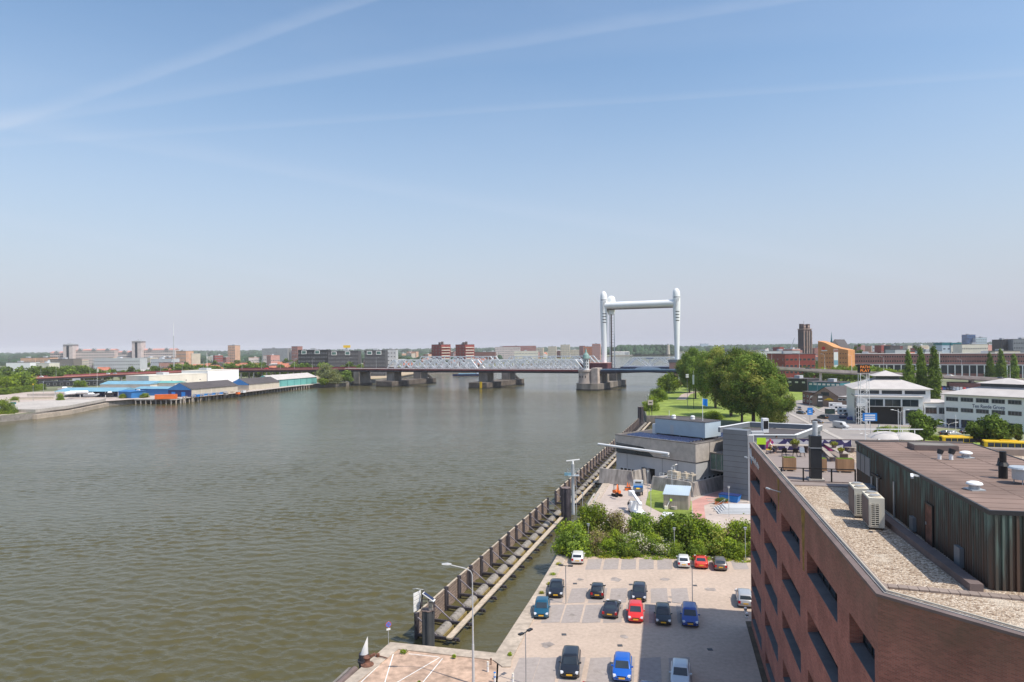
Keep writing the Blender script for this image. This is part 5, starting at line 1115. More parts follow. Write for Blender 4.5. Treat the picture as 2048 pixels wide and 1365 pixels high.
sm = MB(); sm.add([(0, 0, .1), (1.55, 0, .1), (1.55, .95, .38), (0, .95, .38), (0, 0, .05), (1.55, 0, .05), (1.55, .95, .33), (0, .95, .33)], [(0, 1, 2, 3), (7, 6, 5, 4), (0, 4, 5, 1), (2, 6, 7, 3), (1, 5, 6, 2), (0, 3, 7, 4)]); sm.add([(.0, 0, .105), (1.55, 0, .105), (1.55, .04, .117), (0, .04, .117)], [(0, 1, 2, 3)], 1); sm.box(0, .05, .9, .95, 0, .33, 1); sm.box(1.5, 1.55, .9, .95, 0, .33, 1); sm = sm.mesh('solar_panel', ['solar', 'galv'])
for r_ in range(4):
    for c_ in range(10): link('solar_panel', sm, ob, (2.6+c_*1.7, .8+r_*1.25, 9.56))
for r_ in range(4):
    for c_ in range(5): link('solar_panel', sm, ob, (11+c_*1.8, 13.2+r_*1.4, 9.56))
t = thing('boom_barrier', 'long white tubular boom fixed along the front of the concrete office', 'boom', (O0.x, O0.y, 0), rzO)
q = MB(); q.cyl((-3.7, -1.7, 7.2), (16.2, -1.7, 7.2), .28, n=14); autosmooth(q.build('tube', 'white', t)); q = MB()
for x in (0.5, 8, 15): q.beam((x, -1.7, 6.95), (x, 0.0, 6.6), .15, .15)
q.build('bracket', 'steel', t); q = MB(); q.beam((14.6, -1.9, 6.7), (16.6, -2.1, 6.7), .5, .2); q.build('end_fitting', 'steel', t)
# battered concrete walls
def batter(pts, h, th, name, label, x=1.0):
    t = thing(name, label, 'wall', (O0.x, O0.y, 0), rzO); q = MB()
    for a, b in zip(pts, pts[1:]):
        a = Vector(a); b = Vector(b); d = (b-a).normalized(); n_ = Vector((-d.y, d.x))
        q.add([(*(a), 0), (*(b), 0), (*(b+n_*(th+.9)), 0), (*(a+n_*(th+.9)), 0), (*(a+n_*.75), h), (*(b+n_*.75), h), (*(b+n_*(th+.75)), h), (*(a+n_*(th+.75)), h)], [(0, 3, 2, 1), (4, 5, 6, 7), (0, 1, 5, 4), (1, 2, 6, 5), (2, 3, 7, 6), (3, 0, 4, 7)])
    q.build('wall_face', 'concrete_stain', t); return t
batter([(2.5, -8.6), (10.2, -6.0)], 3.1, .4, 'retaining_wall', 'sloping weathered concrete wall left of the garage drive'); batter([(10.3, -5.9), (10.4, .1)], 3.1, .4, 'retaining_wall', 'concrete return wall at the left side of the garage drive')
batter([(14.6, -5.9), (25.0, -5.9)], 2.7, .4, 'retaining_wall', 'sloping weathered concrete wall behind the grey timber shed'); batter([(25.1, -5.7), (25.1, 6.2)], 2.7, .4, 'retaining_wall', 'sloping shaded concrete wall right of the grey timber shed')
t = thing('machine_deck', 'raised white railed deck with machinery between wall and concrete office', 'machinery', (O0.x, O0.y, 0), rzO)
q = MB(); q.box(15.2, 24, -4.9, -.4, 2.4, 2.5); q.build('deck', 'concrete', t)
q = MB()
for x in [16+i*1.0 for i in range(9)]: q.box(x, x+.05, -4.7, -4.65, 2.5, 3.5)
for z in (3.0, 3.5): q.box(16, 24.05, -4.7, -4.65, z, z+.05)
q.build('railing', 'white', t)
for x, w_ in ((17.2, 2.4), (20.6, 1.2), (22.4, .9)): q = MB(); q.box(x, x+w_, -3.6, -2.2, 2.5, 3.9); q.cyl((x+w_/2, -2.9, 3.9), (x+w_/2, -2.9, 4.2), .3, n=10); q.build('machine', 'beige', t)
q = MB(); q.cyl((18.6, -3, 3.9), (18.6, -3, 5.0), .05, n=6); q.beam((18.2, -3, 5.0), (19.2, -3.2, 5.5), .6, .12); q.build('dish', 'white', t)
# glass link and clad tower
t = thing('glass_link', 'green glazed footbridge joining the concrete office to the clad block', 'footbridge', (O0.x, O0.y, 0), rzO)
q = MB(); q.box(21.75, 31, 5.2, 8.6, 3.6, 3.9); q.build('deck', 'concrete', t); q = MB(); q.box(21.75, 31, 5.0, 8.8, 7.2, 7.4); q.build('roof', 'concrete_dark', t)
q = MB(); q.box(21.75, 31, 5.25, 5.3, 3.9, 7.2); q.build('glazing', 'glass_green', t); q = MB()
for i in range(8): q.box(21.8+i*1.3, 21.88+i*1.3, 5.17, 5.25, 3.9, 7.2)
q.build('mullions', 'palegrey', t)
cb_ = thing('clad_block', 'grey metal-clad office block with white-edged flat roof behind the brick building', 'building', (0, 0, 0))
q = MB(); q.prism([(41.4, 134.2), (44.9, 131.2), (54.3, 131.5), (66, 146.5), (53.5, 154), (46.5, 146)], 0, 11.4); q.build('wall', 'cladding', cb_)
q = MB(); q.prism([(41.3, 134.3), (45.0, 131.1), (46.4, 133), (43.5, 136.4)], 0, 13.5); q.build('stair_tower', 'cladding', cb_)
q = MB()
for z in [i*1.05+1 for i in range(12)]: q.prism([(41.28, 134.27), (45.03, 131.05), (45.05, 131.1), (41.32, 134.33)], z, z+.05)
q.build('panel_joint', 'darkgrey', cb_)
ring = [(45.6, 132.3), (54.3, 131.3), (66.2, 146.5), (53.5, 154.2), (43.8, 145)]
q = MB()
for a, b in zip(ring, ring[1:]): q.beam((*a, 12.0), (*b, 12.0), .45, 1.0)
q.build('parapet', 'cladding', cb_); q = MB()
for a, b in zip(ring, ring[1:]): q.beam((*a, 12.55), (*b, 12.55), .6, .1)
q.build('roof_edge', 'white', cb_)
q = MB(); q.sheet([(46, 133), (54, 132), (65.5, 146.5), (53.5, 153.5), (44.5, 145)], 11.42); q.build('flat_roof', 'roof_dark', cb_)
q = MB(); q.box(52.8, 54.0, 144, 145.2, 11.42, 14.4, 0); q.box(52.9, 53.9, 143.97, 144, 12.2, 13.9, 1); q.build('cooling_unit', ['white', 'black'], cb_); q = MB(); q.box(49, 51.5, 140, 141.2, 11.42, 12.2); q.build('duct', 'palegrey', cb_)
q = MB(); q.prism([(45.05, 131.05), (46.0, 130.6), (46.4, 131.4), (45.5, 131.9)], 0, 12.6); q.build('white_fin', 'cladding_light', cb_)
# flags
def flagpole(px, py, z0, h, label, m='sign_blue'):
    p = G(px, py, z0) if z0 < 30 else None; t = thing('flagpole', label, 'flagpole', p); q = MB(); q.cyl((0, 0, 0), (0, 0, h), .09, .05, 8); q.build('pole', 'white', t)
    if m:
        q = MB(); n_ = 8; vs = []
        for i in range(n_+1):
            u = i/n_; vs += [(.08+u*1.0, math.sin(u*5)*.12, h-.25-.1*u), (.08+u*1.0, math.sin(u*5+.6)*.12, h-1.7-.25*u)]
        q.add(vs, [(2*i, 2*i+1, 2*i+3, 2*i+2) for i in range(n_)]); o = q.build('flag', m, t); sd = o.modifiers.new('thick', 'SOLIDIFY'); sd.thickness = .015
flagpole(1405.8, 878, 9.6, 9.0, 'white flagpole with a blue and white flag on the concrete office roof'); flagpole(1338.7, 866, 9.6, 5.2, 'thin bare pole on the concrete office roof', None)
# shed
a = G(1327, 1018); b = G(1377, 1021.5); t = thing('timber_shed', 'weathered grey timber shed with a pale metal roof on the lawn', 'shed', (a.x, a.y, 0), math.atan2(b.y-a.y, b.x-a.x)); w_ = (b-a).length
q = MB(); q.box(0, w_, 0, 4.2, 0, 2.7, 0); q.build('wall', 'wood_grey', t)
q = MB(); q.add([(-.12, -.15, 2.65), (w_+.12, -.15, 2.65), (w_+.12, 4.4, 3.5), (-.12, 4.4, 3.5), (-.12, -.15, 2.75), (w_+.12, -.15, 2.75), (w_+.12, 4.4, 3.6), (-.12, 4.4, 3.6)], [(0, 3, 2, 1), (4, 5, 6, 7), (0, 1, 5, 4), (1, 2, 6, 5), (2, 3, 7, 6), (3, 0, 4, 7)])
for i in range(13): x = i*(w_-.05)/12; q.add([(x, -.15, 2.755), (x+.05, -.15, 2.755), (x+.05, 4.4, 3.605), (x, 4.4, 3.605), (x, -.15, 2.80), (x+.05, -.15, 2.80), (x+.05, 4.4, 3.65), (x, 4.4, 3.65)], [(4, 5, 6, 7), (0, 1, 5, 4), (1, 2, 6, 5), (3, 0, 4, 7)])
q.build('roof', 'bluegrey', t)
# trucks, digger, trailer
def flatbed(x, y, rz, label):
    t = thing('flatbed_truck', label, 'truck', (x, y, .03), rz)
    q = MB(); q.loft([ringpts(.95, .5, 1.2, 3.6), ringpts(1.0, .4, 1.3, 3.3), ringpts(1.0, .4, 2.2, 2.6), ringpts(1.0, .4, 2.3, 1.6)]); q.build('cab', 'white', t, fix=True)
    q = MB(); q.box(-.6, .6, 1.56, 1.6, 1.6, 2.0); q.build('rear_window', 'darkgrey', t); q = MB(); q.add([(-.85, 3.28, 1.35), (.85, 3.28, 1.35), (.8, 2.72, 2.12), (-.8, 2.72, 2.12)], [(0, 1, 2, 3)]); q.build('windscreen', 'glass', t)
    q = MB(); q.box(-1.05, 1.05, -3.2, 1.4, .85, .95, 0); q.box(-1.05, -1.0, -3.2, 1.4, .95, 1.3, 1); q.box(1.0, 1.05, -3.2, 1.4, .95, 1.3, 1); q.box(-1.0, 1.0, 1.35, 1.4, .95, 1.7, 1); q.build('bed', ['darkgrey', 'bluegrey'], t)
    q = MB(); q.box(-.35, .35, -.9, .1, .95, 1.05); q.build('load', 'yellow', t); q = MB(); q.box(-.9, .9, .9, 1.25, .95, 1.25); q.build('tool_chest', 'sign_blue', t)
    for sx in (-1, 1):
        for wy in (2.6, -1.6): q = MB(); q.cyl((sx*.75, wy, .38), (sx*1.0, wy, .38), .38, n=14); q.build('wheel', 'rubber', t)
p = G(1280, 988); flatbed(p.x-.3, p.y+.5, R(-12), 'grey flatbed truck with an open dark bed facing the garage')
p = G(1270, 1008); t = thing('low_trailer', 'empty low trailer coupled behind the flatbed truck', 'trailer', (p.x, p.y, .03), R(-14)); q = MB(); q.box(-1.0, 1.0, -1.8, 1.8, .55, .65); q.build('bed', 'wood_grey', t)
q = MB(); q.beam((0, 1.8, .6), (0, 3.2, .55), .1, .1); q.build('drawbar', 'steel', t)
for sx in (-1, 1):
    for wy in (.45, -.35): q = MB(); q.cyl((sx*.95, wy, .3), (sx*1.15, wy, .3), .3, n=12); q.build('wheel', 'rubber', t)
p = G(1276, 1032); t = thing('aerial_lift_truck', 'white van with a folded lifting arm on its roof, just behind the hedge', 'truck', (p.x, p.y+1, .03), R(184))
q = MB(); q.loft([ringpts(.85, .5, 1.1, -2.7), ringpts(.98, .3, 1.25, -2.5), ringpts(1.0, .3, 1.4, -1.8), ringpts(1.0, .3, 2.15, -1.1), ringpts(1.0, .3, 2.2, -.2)]); q.build('cab', 'white', t, fix=True)
q = MB(); q.box(-1, 1, -.1, 2.8, .7, .85); q.build('bed', 'white', t); q = MB(); q.cyl((0, .9, .85), (0, .9, 2.2), .3, n=10); q.beam((0, 2.9, 2.3), (0, -3.4, 3.2), .45, .4); q.build('lift_arm', 'white', t); q = MB(); q.box(-.5, .5, -4.2, -3.3, 2.5, 3.4); q.build('basket', 'white', t)
q = MB(); q.add([(-.85, -1.82, 1.45), (.85, -1.82, 1.45), (.8, -1.2, 2.05), (-.8, -1.2, 2.05)], [(3, 2, 1, 0)]); q.build('windscreen', 'glass', t)
for sx in (-1, 1):
    q = MB(); q.box(sx*1.15-.08, sx*1.15+.08, -1.9, -1.75, 1.3, 1.75); q.build('mirror', 'black', t)
    for wy in (-1.8, 1.9): q = MB(); q.cyl((sx*.78, wy, .36), (sx*1.02, wy, .36), .36, n=14); q.build('wheel', 'rubber', t)
p = G(1334, 1052); van(1334, 1058, 200, 'white van mostly hidden behind the blossoming bushes', col='white', H_=2.1, name='van'); p = G(1350, 1080); car('estate', 'car_grey', G(1338, 1072).x, G(1338, 1072).y, 80, 'dark car almost hidden behind the hedge', None)
p = G(1234, 993); t = thing('mini_excavator', 'small orange-red tracked excavator in the yard', 'excavator', (p.x, p.y, .03), R(25))
for sx in (-1, 1): q = MB(); q.loft([[(sx*.55-.15, -1, .15), (sx*.55+.15, -1, .15), (sx*.55+.15, -1, .35), (sx*.55-.15, -1, .35)], [(sx*.55-.15, -.85, .02), (sx*.55+.15, -.85, .02), (sx*.55+.15, -.85, .45), (sx*.55-.15, -.85, .45)], [(sx*.55-.15, .85, .02), (sx*.55+.15, .85, .02), (sx*.55+.15, .85, .45), (sx*.55-.15, .85, .45)], [(sx*.55-.15, 1, .15), (sx*.55+.15, 1, .15), (sx*.55+.15, 1, .35), (sx*.55-.15, 1, .35)]]); q.build('track', 'rubber', t, fix=True)
q = MB(); q.cyl((0, 0, .4), (0, 0, .6), .4, n=12); q.box(-.55, .55, -.6, .8, .6, 1.15); q.build('body', 'orange', t); 
for x in (-.45, .45):
    for y in (.05, .5): q = MB(); q.box(x-.03, x+.03, y-.03, y+.03, 1.15, 2.2); q.build('canopy_post', 'black', t)
q = MB(); q.box(-.5, .5, .0, .6, 2.2, 2.25); q.build('canopy', 'black', t)
q = MB(); q.beam((-.1, -.6, .9), (-.9, -1.5, 2.6), .22, .26); q.beam((-.9, -1.5, 2.6), (-1.5, -2.2, 1.3), .18, .2); q.build('boom', 'orange', t); q = MB(); q.prism([(-1.8, -2.5), (-1.3, -2.6), (-1.25, -2.1), (-1.7, -2.05)], .75, 1.25); q.build('bucket', 'black', t)
for i, (px, py) in enumerate(((1255, 974), (1259, 976))):
    p = G(px, py); t = thing('traffic_cone', ['orange traffic cone beside the retaining wall, left one', 'orange traffic cone beside the retaining wall, right one'][i], 'cone', p); q = MB(); q.box(-.28, .28, -.28, .28, 0, .05); q.build('base', 'orange', t); q = MB(); q.cyl((0, 0, .05), (0, 0, .95), .2, .04, 10); q.build('cone', 'orange', t)
p = G(1271, 981); t = thing('tool_crate', 'orange crate standing at the cab of the flatbed truck', 'crate', (p.x-1.6, p.y, 0)); q = MB(); q.box(-.6, .6, -.4, .4, 0, .6); q.build('box', 'orange', t); q = MB(); q.box(-.62, .62, -.42, .42, .6, .66); q.build('lid', 'darkgrey', t)
# rowing weight / anchor ornament and trailer on the lawn
p = G(1342, 1019); t = thing('cable_reel_trailer', 'white A-frame tripod trailer with a concrete ring in front of the shed', 'trailer', (p.x, p.y, 0)); q = MB(); q.beam((-.9, 0, .2), (0, 0, 2.0), .12, .12); q.beam((.9, 0, .2), (0, 0, 2.0), .12, .12); q.beam((0, 1, .2), (0, 0, 2.0), .1, .1); q.build('frame', 'white', t)
q = MB(); q.cyl((.5, -.3, .1), (.5, -.3, .6), .55, n=16); q.build('ring', 'concrete', t); q = MB(); q.box(-1.2, -.6, -.3, .3, 0, .6); q.build('block', 'cream', t); q = MB(); q.box(-.2, .2, -.15, .15, 1.5, 1.9); q.build('yellow_box', 'lime', t)
p = G(1443, 1009); t = thing('flower_trough', 'orange-brown planter with a clipped green shrub by the steps', 'planter', (p.x, p.y, .0), R(-20)); q = MB(); q.box(-1.2, 1.2, -.7, .7, 0, .55); q.build('box', 'brick_orange', t); link('foliage', leaves('foliage', [(0, 0, .75, 1.15, .7, .5)], 1400, .09, ['leaf_light', 'leaf_mid']), t)
p = G(1460, 1003); t = thing('dumpster', 'open blue waste container beside the clad block', 'container', (p.x, p.y, 0), R(-35)); q = MB(); q.loft([[(-1.6, -.8, 0), (1.6, -.8, 0), (1.6, .8, 0), (-1.6, .8, 0)], [(-1.9, -1, 1.3), (1.9, -1, 1.3), (1.9, 1, 1.3), (-1.9, 1, 1.3)]]); q.build('body', 'sign_blue', t, fix=True); q = MB(); q.box(-1.95, 1.95, -1.05, 1.05, 1.3, 1.38); q.build('rim', 'navy', t)
a = G(1440, 1035); t = thing('stone_steps', 'pale stone steps with a ramp rail beside the brick building', 'steps', (a.x+1, a.y+3, 0), R(-5))
q = MB()
for i in range(5): q.box(-.5+i*.4, 8, -1+i*.4, 4, i*.16, i*.16+.16)
q.build('steps', 'palegrey', t)
for k in range(2): q = MB(); q.beam((-.2, -.9+k*3, 1.0), (1.6, 3.4, 1.8), .05, .05); [q.box(x-.02, x+.02, y-.02, y+.02, z0, z1) for x, y, z0, z1 in ((-.2, -.9+k*3, 0, 1.0), (1.6, 3.4, .5, 1.8))]; q.build('handrail', 'steel', t)
# mast and boards at the park corner
for i, (px, pyb, h_) in enumerate(((1375, 812, 14), (1387.5, 818, 13))):
    p = G(px, pyb); t = thing('signal_mast', ['slim grey mast with two white lamp boxes in the riverside park', 'slim dark mast with one long white aerial in the riverside park'][i], 'mast', p)
    q = MB(); q.cyl((0, 0, 0), (0, 0, h_), .14, .09, 8); q.build('pole', 'cladding' if i == 0 else 'black', t)
    q = MB()
    if i == 0: q.box(-.7, .7, -.3, .3, h_, h_+.7); q.box(-.7, .7, -.3, .3, h_+1, h_+1.7); q.cyl((0, 0, h_+.7), (0, 0, h_+1), .08)
    else: q.cyl((0, 0, h_-1.5), (0, 0, h_+3.0), .45, n=10); q.cyl((0, 0, h_+3.0), (0, 0, h_+5), .04)
    q.build('aerial', 'white', t)
p = G(1301, 832); t = thing('navigation_board', 'pale square shipping sign with a dark bar above the park corner', 'sign', (p.x+.2, p.y+1, 0)); [MB().cyl((x, 0, 0), (x, 0, 5.5), .12).build('post', 'pier_wet', t) for x in (-.6, .6)]; q = MB(); q.box(-1.1, 1.1, -.2, -.13, 4.5, 6.7); q.build('board', 'beige', t); q = MB(); q.box(-.6, .6, -.23, -.2, 5.4, 5.8); q.build('bar', 'black', t)
p = G(1298, 812); t = thing('leaning_lamp', 'small leaning grey lamp behind the navigation board', 'lamp', p); q = MB(); q.cyl((0, 0, 0), (-.3, 0, 5), .1); q.build('pole', 'steel', t); q = MB(); q.cyl((-.3, 0, 5), (-.5, 0, 5.9), .28); q.build('lamp_head', 'palegrey', t)
# ------------------------------------------------------------------ generic building with real window parts
WM = {}
def win_mesh(w_, h_, fr, gl, kind='window', muls=0):
    k = (round(w_, 2), round(h_, 2), fr, gl, muls)
    if k not in WM:
        q = MB(); b = min(.12, w_*.12)
        q.box(-w_/2, w_/2, -.10, .02, 0, b, 0); q.box(-w_/2, w_/2, -.10, .02, h_-b, h_, 0); q.box(-w_/2, -w_/2+b, -.10, .02, b, h_-b, 0); q.box(w_/2-b, w_/2, -.10, .02, b, h_-b, 0)
        for i in range(muls): x = -w_/2+(i+1)*w_/(muls+1); q.box(x-.05, x+.05, -.09, .02, b, h_-b, 0)
        q.add([(-w_/2+b, -.04, b), (w_/2-b, -.04, b), (w_/2-b, -.04, h_-b), (-w_/2+b, -.04, h_-b)], [(0, 1, 2, 3)], 1)
        WM[k] = q.mesh(kind, [fr, gl])
    return WM[k]
def building(name, label, p0, p1, depth, h, wall='beige', rows=0, cols=0, sidecols=0, first=1.4, pitch=None, ww=1.6, wh=1.4, fr='white', gl='glass_far', roof='flat', roofm='roof_dark', rh=3.0, group=None, strips=False, trim=None, cat='building', z=0, muls=0):
    p0 = Vector(p0[:2]); p1 = Vector(p1[:2]); d = p1-p0; W = d.length; t = thing(name, label, cat, (p0.x, p0.y, z), math.atan2(d.y, d.x), group)
    q = MB(); q.box(0, W, 0, depth, 0, h); q.build('wall', wall, t)
    if roof == 'flat':
        q = MB(); q.box(-.12, W+.12, -.12, depth+.12, h, h+.35); q.build('roof', trim or roofm, t)
        if W > 14: q = MB(); a = random.uniform(.2, .6)*W; q.box(a, a+min(5, W*.2), depth*.3, depth*.6, h+.35, h+2.2); q.build('roof_box', 'palegrey', t)
    elif roof == 'gable':  # ridge along x
        q = MB(); o = .4; q.add([(-o, -o, h-.1), (W+o, -o, h-.1), (W+o, depth/2, h+rh), (-o, depth/2, h+rh), (-o, depth+o, h-.1), (W+o, depth+o, h-.1)], [(0, 1, 2, 3), (3, 2, 5, 4), (0, 3, 4), (1, 5, 2), (0, 4, 5, 1)]); q.build('roof', roofm, t)
    elif roof == 'gabley':
        q = MB(); o = .4; q.add([(-o, -o, h-.1), (-o, depth+o, h-.1), (W/2, depth+o, h+rh), (W/2, -o, h+rh), (W+o, -o, h-.1), (W+o, depth+o, h-.1)], [(0, 1, 2, 3), (3, 2, 5, 4), (1, 5, 2), (0, 4, 5, 1)]); q.add([(-.05, -.05, h-.1), (W+.05, -.05, h-.1), (W/2, -.05-.0, h+rh-.15)], [(0, 1, 2)], 1); q.build('roof', [roofm, wall], t)
    elif roof == 'hip':
        q = MB(); o = .5; k = min(W, depth)*.38; q.add([(-o, -o, h), (W+o, -o, h), (W+o, depth+o, h), (-o, depth+o, h), (k, k, h+rh), (W-k, k, h+rh), (W-k, depth-k, h+rh), (k, depth-k, h+rh)], [(0, 1, 5, 4), (1, 2, 6, 5), (2, 3, 7, 6), (3, 0, 4, 7), (4, 5, 6, 7), (3, 2, 1, 0)]); q.build('roof', roofm, t)
    if rows:
        pitch = pitch or (h-first)/rows
        if strips or rows*(cols+sidecols) > 96:
            for r_ in range(rows):
                for (L_, loc_, rot, cc) in ((W, None, 0, cols), (depth, 1, R(90), sidecols)):
                    if not cc: continue
                    q = MB(); stp = L_/cc
                    for c_ in range(cc): x = (c_+.5)*stp; q.box(x-ww/2, x+ww/2, -.05, .02, 0, wh, 1); q.box(x-ww/2-.1, x+ww/2+.1, -.09, .02, -.12, 0, 0)
                    q.build('window_row', [fr, gl], t, loc=(0, 0, first+r_*pitch) if not rot else (W, 0, first+r_*pitch), rot=(0, 0, rot))
        else:
            m = win_mesh(ww, wh, fr, gl, muls=muls)
            for r_ in range(rows):
                for c_ in range(cols): link('window', m, t, ((c_+.5)*W/cols, 0, first+r_*pitch))
                for c_ in range(sidecols): link('window', m, t, (W, (c_+.5)*depth/sidecols, first+r_*pitch), (0, 0, R(90)))
    return t
def bpx(name, label, px0, px1, ytop, Z, depth=14, wall='beige', turn=0.0, h=None, **k):
    "a building whose front the photograph shows from px0 to px1 at distance Z; turn: how much nearer the right end is"
    a = D(px0, ytop, Z); b = D(px1, ytop, Z-turn); return building(name, label, a, b, depth, h or max(3, a.z), wall, **k)
# ------------------------------------------------------------------ white offices on the right
wb = thing('white_office', 'white two-storey showroom office with a pale hip roof and glass corner stair', 'building', (131.4, 254, 0), math.atan2(-6.1, 16.7))
q = MB(); q.box(-3.0, 18.6, 0, 5, 6.6, 10.0); q.box(-.1, 0.4, .1, 5, 0, 6.6); q.box(12.3, 18.6, .1, 5, 0, 6.6); q.box(0.4, 12.3, 2.5, 5, 0, 6.6, 0); q.build('front_wall', 'white', wb)
q = MB(); q.box(-3.3, 18.9, -.3, 14, 10.0, 10.45); q.build('front_roof', 'roof_light', wb)
q = MB(); q.box(-3.0, 22, 5.02, 32, 0, 12.9); q.build('rear_wall', 'white', wb)
for i in range(3): q = MB(); q.box(-1.5+i*7.6, 5.2+i*7.6, 4.94, 5.0, 11.0, 12.3); q.build('upper_window', 'glass_far', wb)
q = MB(); q.add([(-4, 4, 12.9), (23, 4, 12.9), (23, 33, 12.9), (-4, 33, 12.9), (5.5, 14.5, 16.2), (13.5, 14.5, 16.2), (13.5, 22.5, 16.2), (5.5, 22.5, 16.2)], [(0, 1, 5, 4), (1, 2, 6, 5), (2, 3, 7, 6), (3, 0, 4, 7), (3, 2, 1, 0)]); q.build('hip_roof', 'roof_light', wb)
q = MB(); q.box(5.4, 13.6, 14.4, 22.6, 15.9, 17.4); q.build('roof_lantern', 'glass', wb); q = MB(); q.add([(4.2, 13.2, 17.4), (14.8, 13.2, 17.4), (14.8, 23.8, 17.4), (4.2, 23.8, 17.4), (9.5, 18.5, 19.4)], [(0, 1, 4), (1, 2, 4), (2, 3, 4), (3, 0, 4), (3, 2, 1, 0)]); q.build('lantern_roof', 'roof_light', wb)
for i in range(3):
    link('window', win_mesh(5.2, 2.6, 'cladding', 'glass', muls=1), wb, (3.2+i*5.7, -.02, 5.9+.9))
q = MB(); q.box(13, 17.8, 0.0, .08, .6, 5.6); q.build('shop_window', 'glass', wb); q = MB(); q.box(.6, 12.1, 2.42, 2.48, 0, 6.4); q.build('dark_entrance', 'black', wb)
q = MB(); q.box(-3.2, -.15, .1, 4.9, 0, 9.9, 0); q.build('glass_stair', 'glass', wb)
q = MB()
for z in (2, 4, 6, 8): q.box(-3.3, -.15, 0, .08, z, z+.1)
for x in (-3.3, -.2): q.box(x, x+.12, -.02, .1, 0, 10)
for z in (0, 2, 4, 6, 8): q.beam((-3.25, 0.0, z+.05), (-.15, 0.0, z+2.0), .1, .1)
q.build('steel_truss', 'white', wb)
link_ = building('white_link_office', 'low white wing with dark ribbon windows joining the two white offices', (150.5, 249.5), (158.5, 246.6), 18, 7.9, 'white', rows=1, cols=2, first=4.2, ww=3.6, wh=2.3, fr='cladding', gl='glass', roofm='roof_light', muls=2)
q = MB(); q.box(1, 3, -.06, .02, 0, 2.6); q.build('door', 'glass', link_)
a = Vector((154.3, 243.9)); d = Vector((13.6, -20.1)).normalized(); b = a+d*38
tb = thing('lettered_white_office', 'white three-storey office lettered Ten Raede Groep with pale hip roof, at the right edge', 'building', (a.x, a.y, 0), math.atan2(d.y, d.x))
q = MB(); q.box(0, 38, 0, 20, 3.0, 11.5); q.box(.2, 37.8, .6, 19.8, 0, 3.0); q.build('wall', 'white', tb)
q = MB()
for x in (0, 4.7, 9.4, 14.1, 18.8, 23.5, 28.2, 32.9, 37.5): q.box(x, x+.5, .02, .6, 0, 3.0)
q.build('column', 'white', tb)
m3 = win_mesh(3.9, 1.45, 'cladding', 'glass', muls=3)
for r_ in (5.6, 9.3):
    for c_ in range(8): link('window', m3, tb, (2.5+c_*4.75, 0, r_))
mg = win_mesh(4.0, 2.7, 'navy', 'glass_far', muls=2)
for c_ in range(8): link('window', mg, tb, (2.5+c_*4.75, .58, .15))
q = MB(); q.box(-.9, 38.9, -.9, 20.9, 11.5, 11.8); q.add([(-1, -1, 11.8), (39, -1, 11.8), (39, 21, 11.8), (-1, 21, 11.8), (9, 6.5, 14.6), (23, 6.5, 14.6), (23, 14, 14.6), (9, 14, 14.6)], [(0, 1, 5, 4), (1, 2, 6, 5), (2, 3, 7, 6), (3, 0, 4, 7)]); q.build('hip_roof', 'roof_light', tb)
q = MB(); q.box(9, 23, 6.4, 14.1, 14.3, 15.7); q.build('roof_lantern', 'glass', tb); q = MB(); q.add([(7.8, 5.2, 15.7), (24.2, 5.2, 15.7), (24.2, 15.3, 15.7), (7.8, 15.3, 15.7), (16, 10.2, 17.6)], [(0, 1, 4), (1, 2, 4), (2, 3, 4), (3, 0, 4), (3, 2, 1, 0)]); q.build('lantern_roof', 'roof_light', tb)
tm = text_mesh('Ten Raede Groep', 1.75, 'navy', .03); wdt = max(v.co.x for v in tm.vertices); sc_ = 9.8/wdt
o = link('lettering', tm, tb, (8.9, -.05, 7.45), (R(90), 0, 0), (sc_, 1, 1))
# LED board on a lattice tower
p = Vector((130.2, 253, 0)); t = thing('screen_tower', 'lattice tower carrying a black screen with glowing orange letters', 'sign tower', p)
q = MB()
for x in (-1.6, 1.6):
    for y in (-.8, .8): q.box(x-.08, x+.08, y-.08, y+.08, 0, 19)
for k in range(9):
    z = k*2.1; s_ = 1 if k % 2 else -1; q.beam((-1.6*s_, -.8, z), (1.6*s_, -.8, z+2.1), .08, .08); q.beam((-1.6*s_, .8, z), (1.6*s_, .8, z+2.1), .08, .08); q.box(-1.6, 1.6, -.84, -.76, z, z+.08)
q.build('lattice', 'white', t)
q = MB(); q.box(-2.0, 2.0, -.95, .5, 19.2, 22.3); sc = q.build('screen', 'led_black', t)
for i, (tx, zz) in enumerate((('PATH', 20.85), ('PLAY', 19.5))):
    tm = text_mesh(tx, 1.45, 'led', .02); wd = max(v.co.x for v in tm.vertices); link('lettering', tm, sc, (-1.7, -.98, zz), (R(90), 0, 0), (3.4/wd, 1, 1))
# the garage with a yellow car shape
gz = 330
a, b = D(1624, 800, 332), D(1676.5, 800, 322); t = building('garage_house', 'brown gabled workshop with a yellow car shape on its gable wall', a, b, 26, 5.2, 'house_brick', rows=0, roof='gabley', roofm='roof_dark', rh=4.2); wv = (b-a).length
q = MB(); q.box(wv*.36, wv*.66, -.12, -.06, 5.3, 6.9); q.build('window', 'glass_far', t)
prof = [(0, 0), (.35, .5), (1.1, .62), (1.7, 1.15), (3.0, 1.2), (3.7, .65), (4.3, .5), (4.4, 0), (3.8, 0), (3.5, .3), (3.1, 0), (1.3, 0), (1.0, .3), (.7, 0)]
q = MB(); vs = [(x, -.25, z) for x, z in prof]+[(x, -.13, z) for x, z in prof]; n_ = len(prof)
q.add(vs, [tuple(range(n_))[::-1], tuple(range(n_, 2*n_))]+[(i, (i+1) % n_, (i+1) % n_+n_, i+n_) for i in range(n_)]); q.build('car_sign', 'yellow', t, loc=(wv*.48, 0, 3.1))
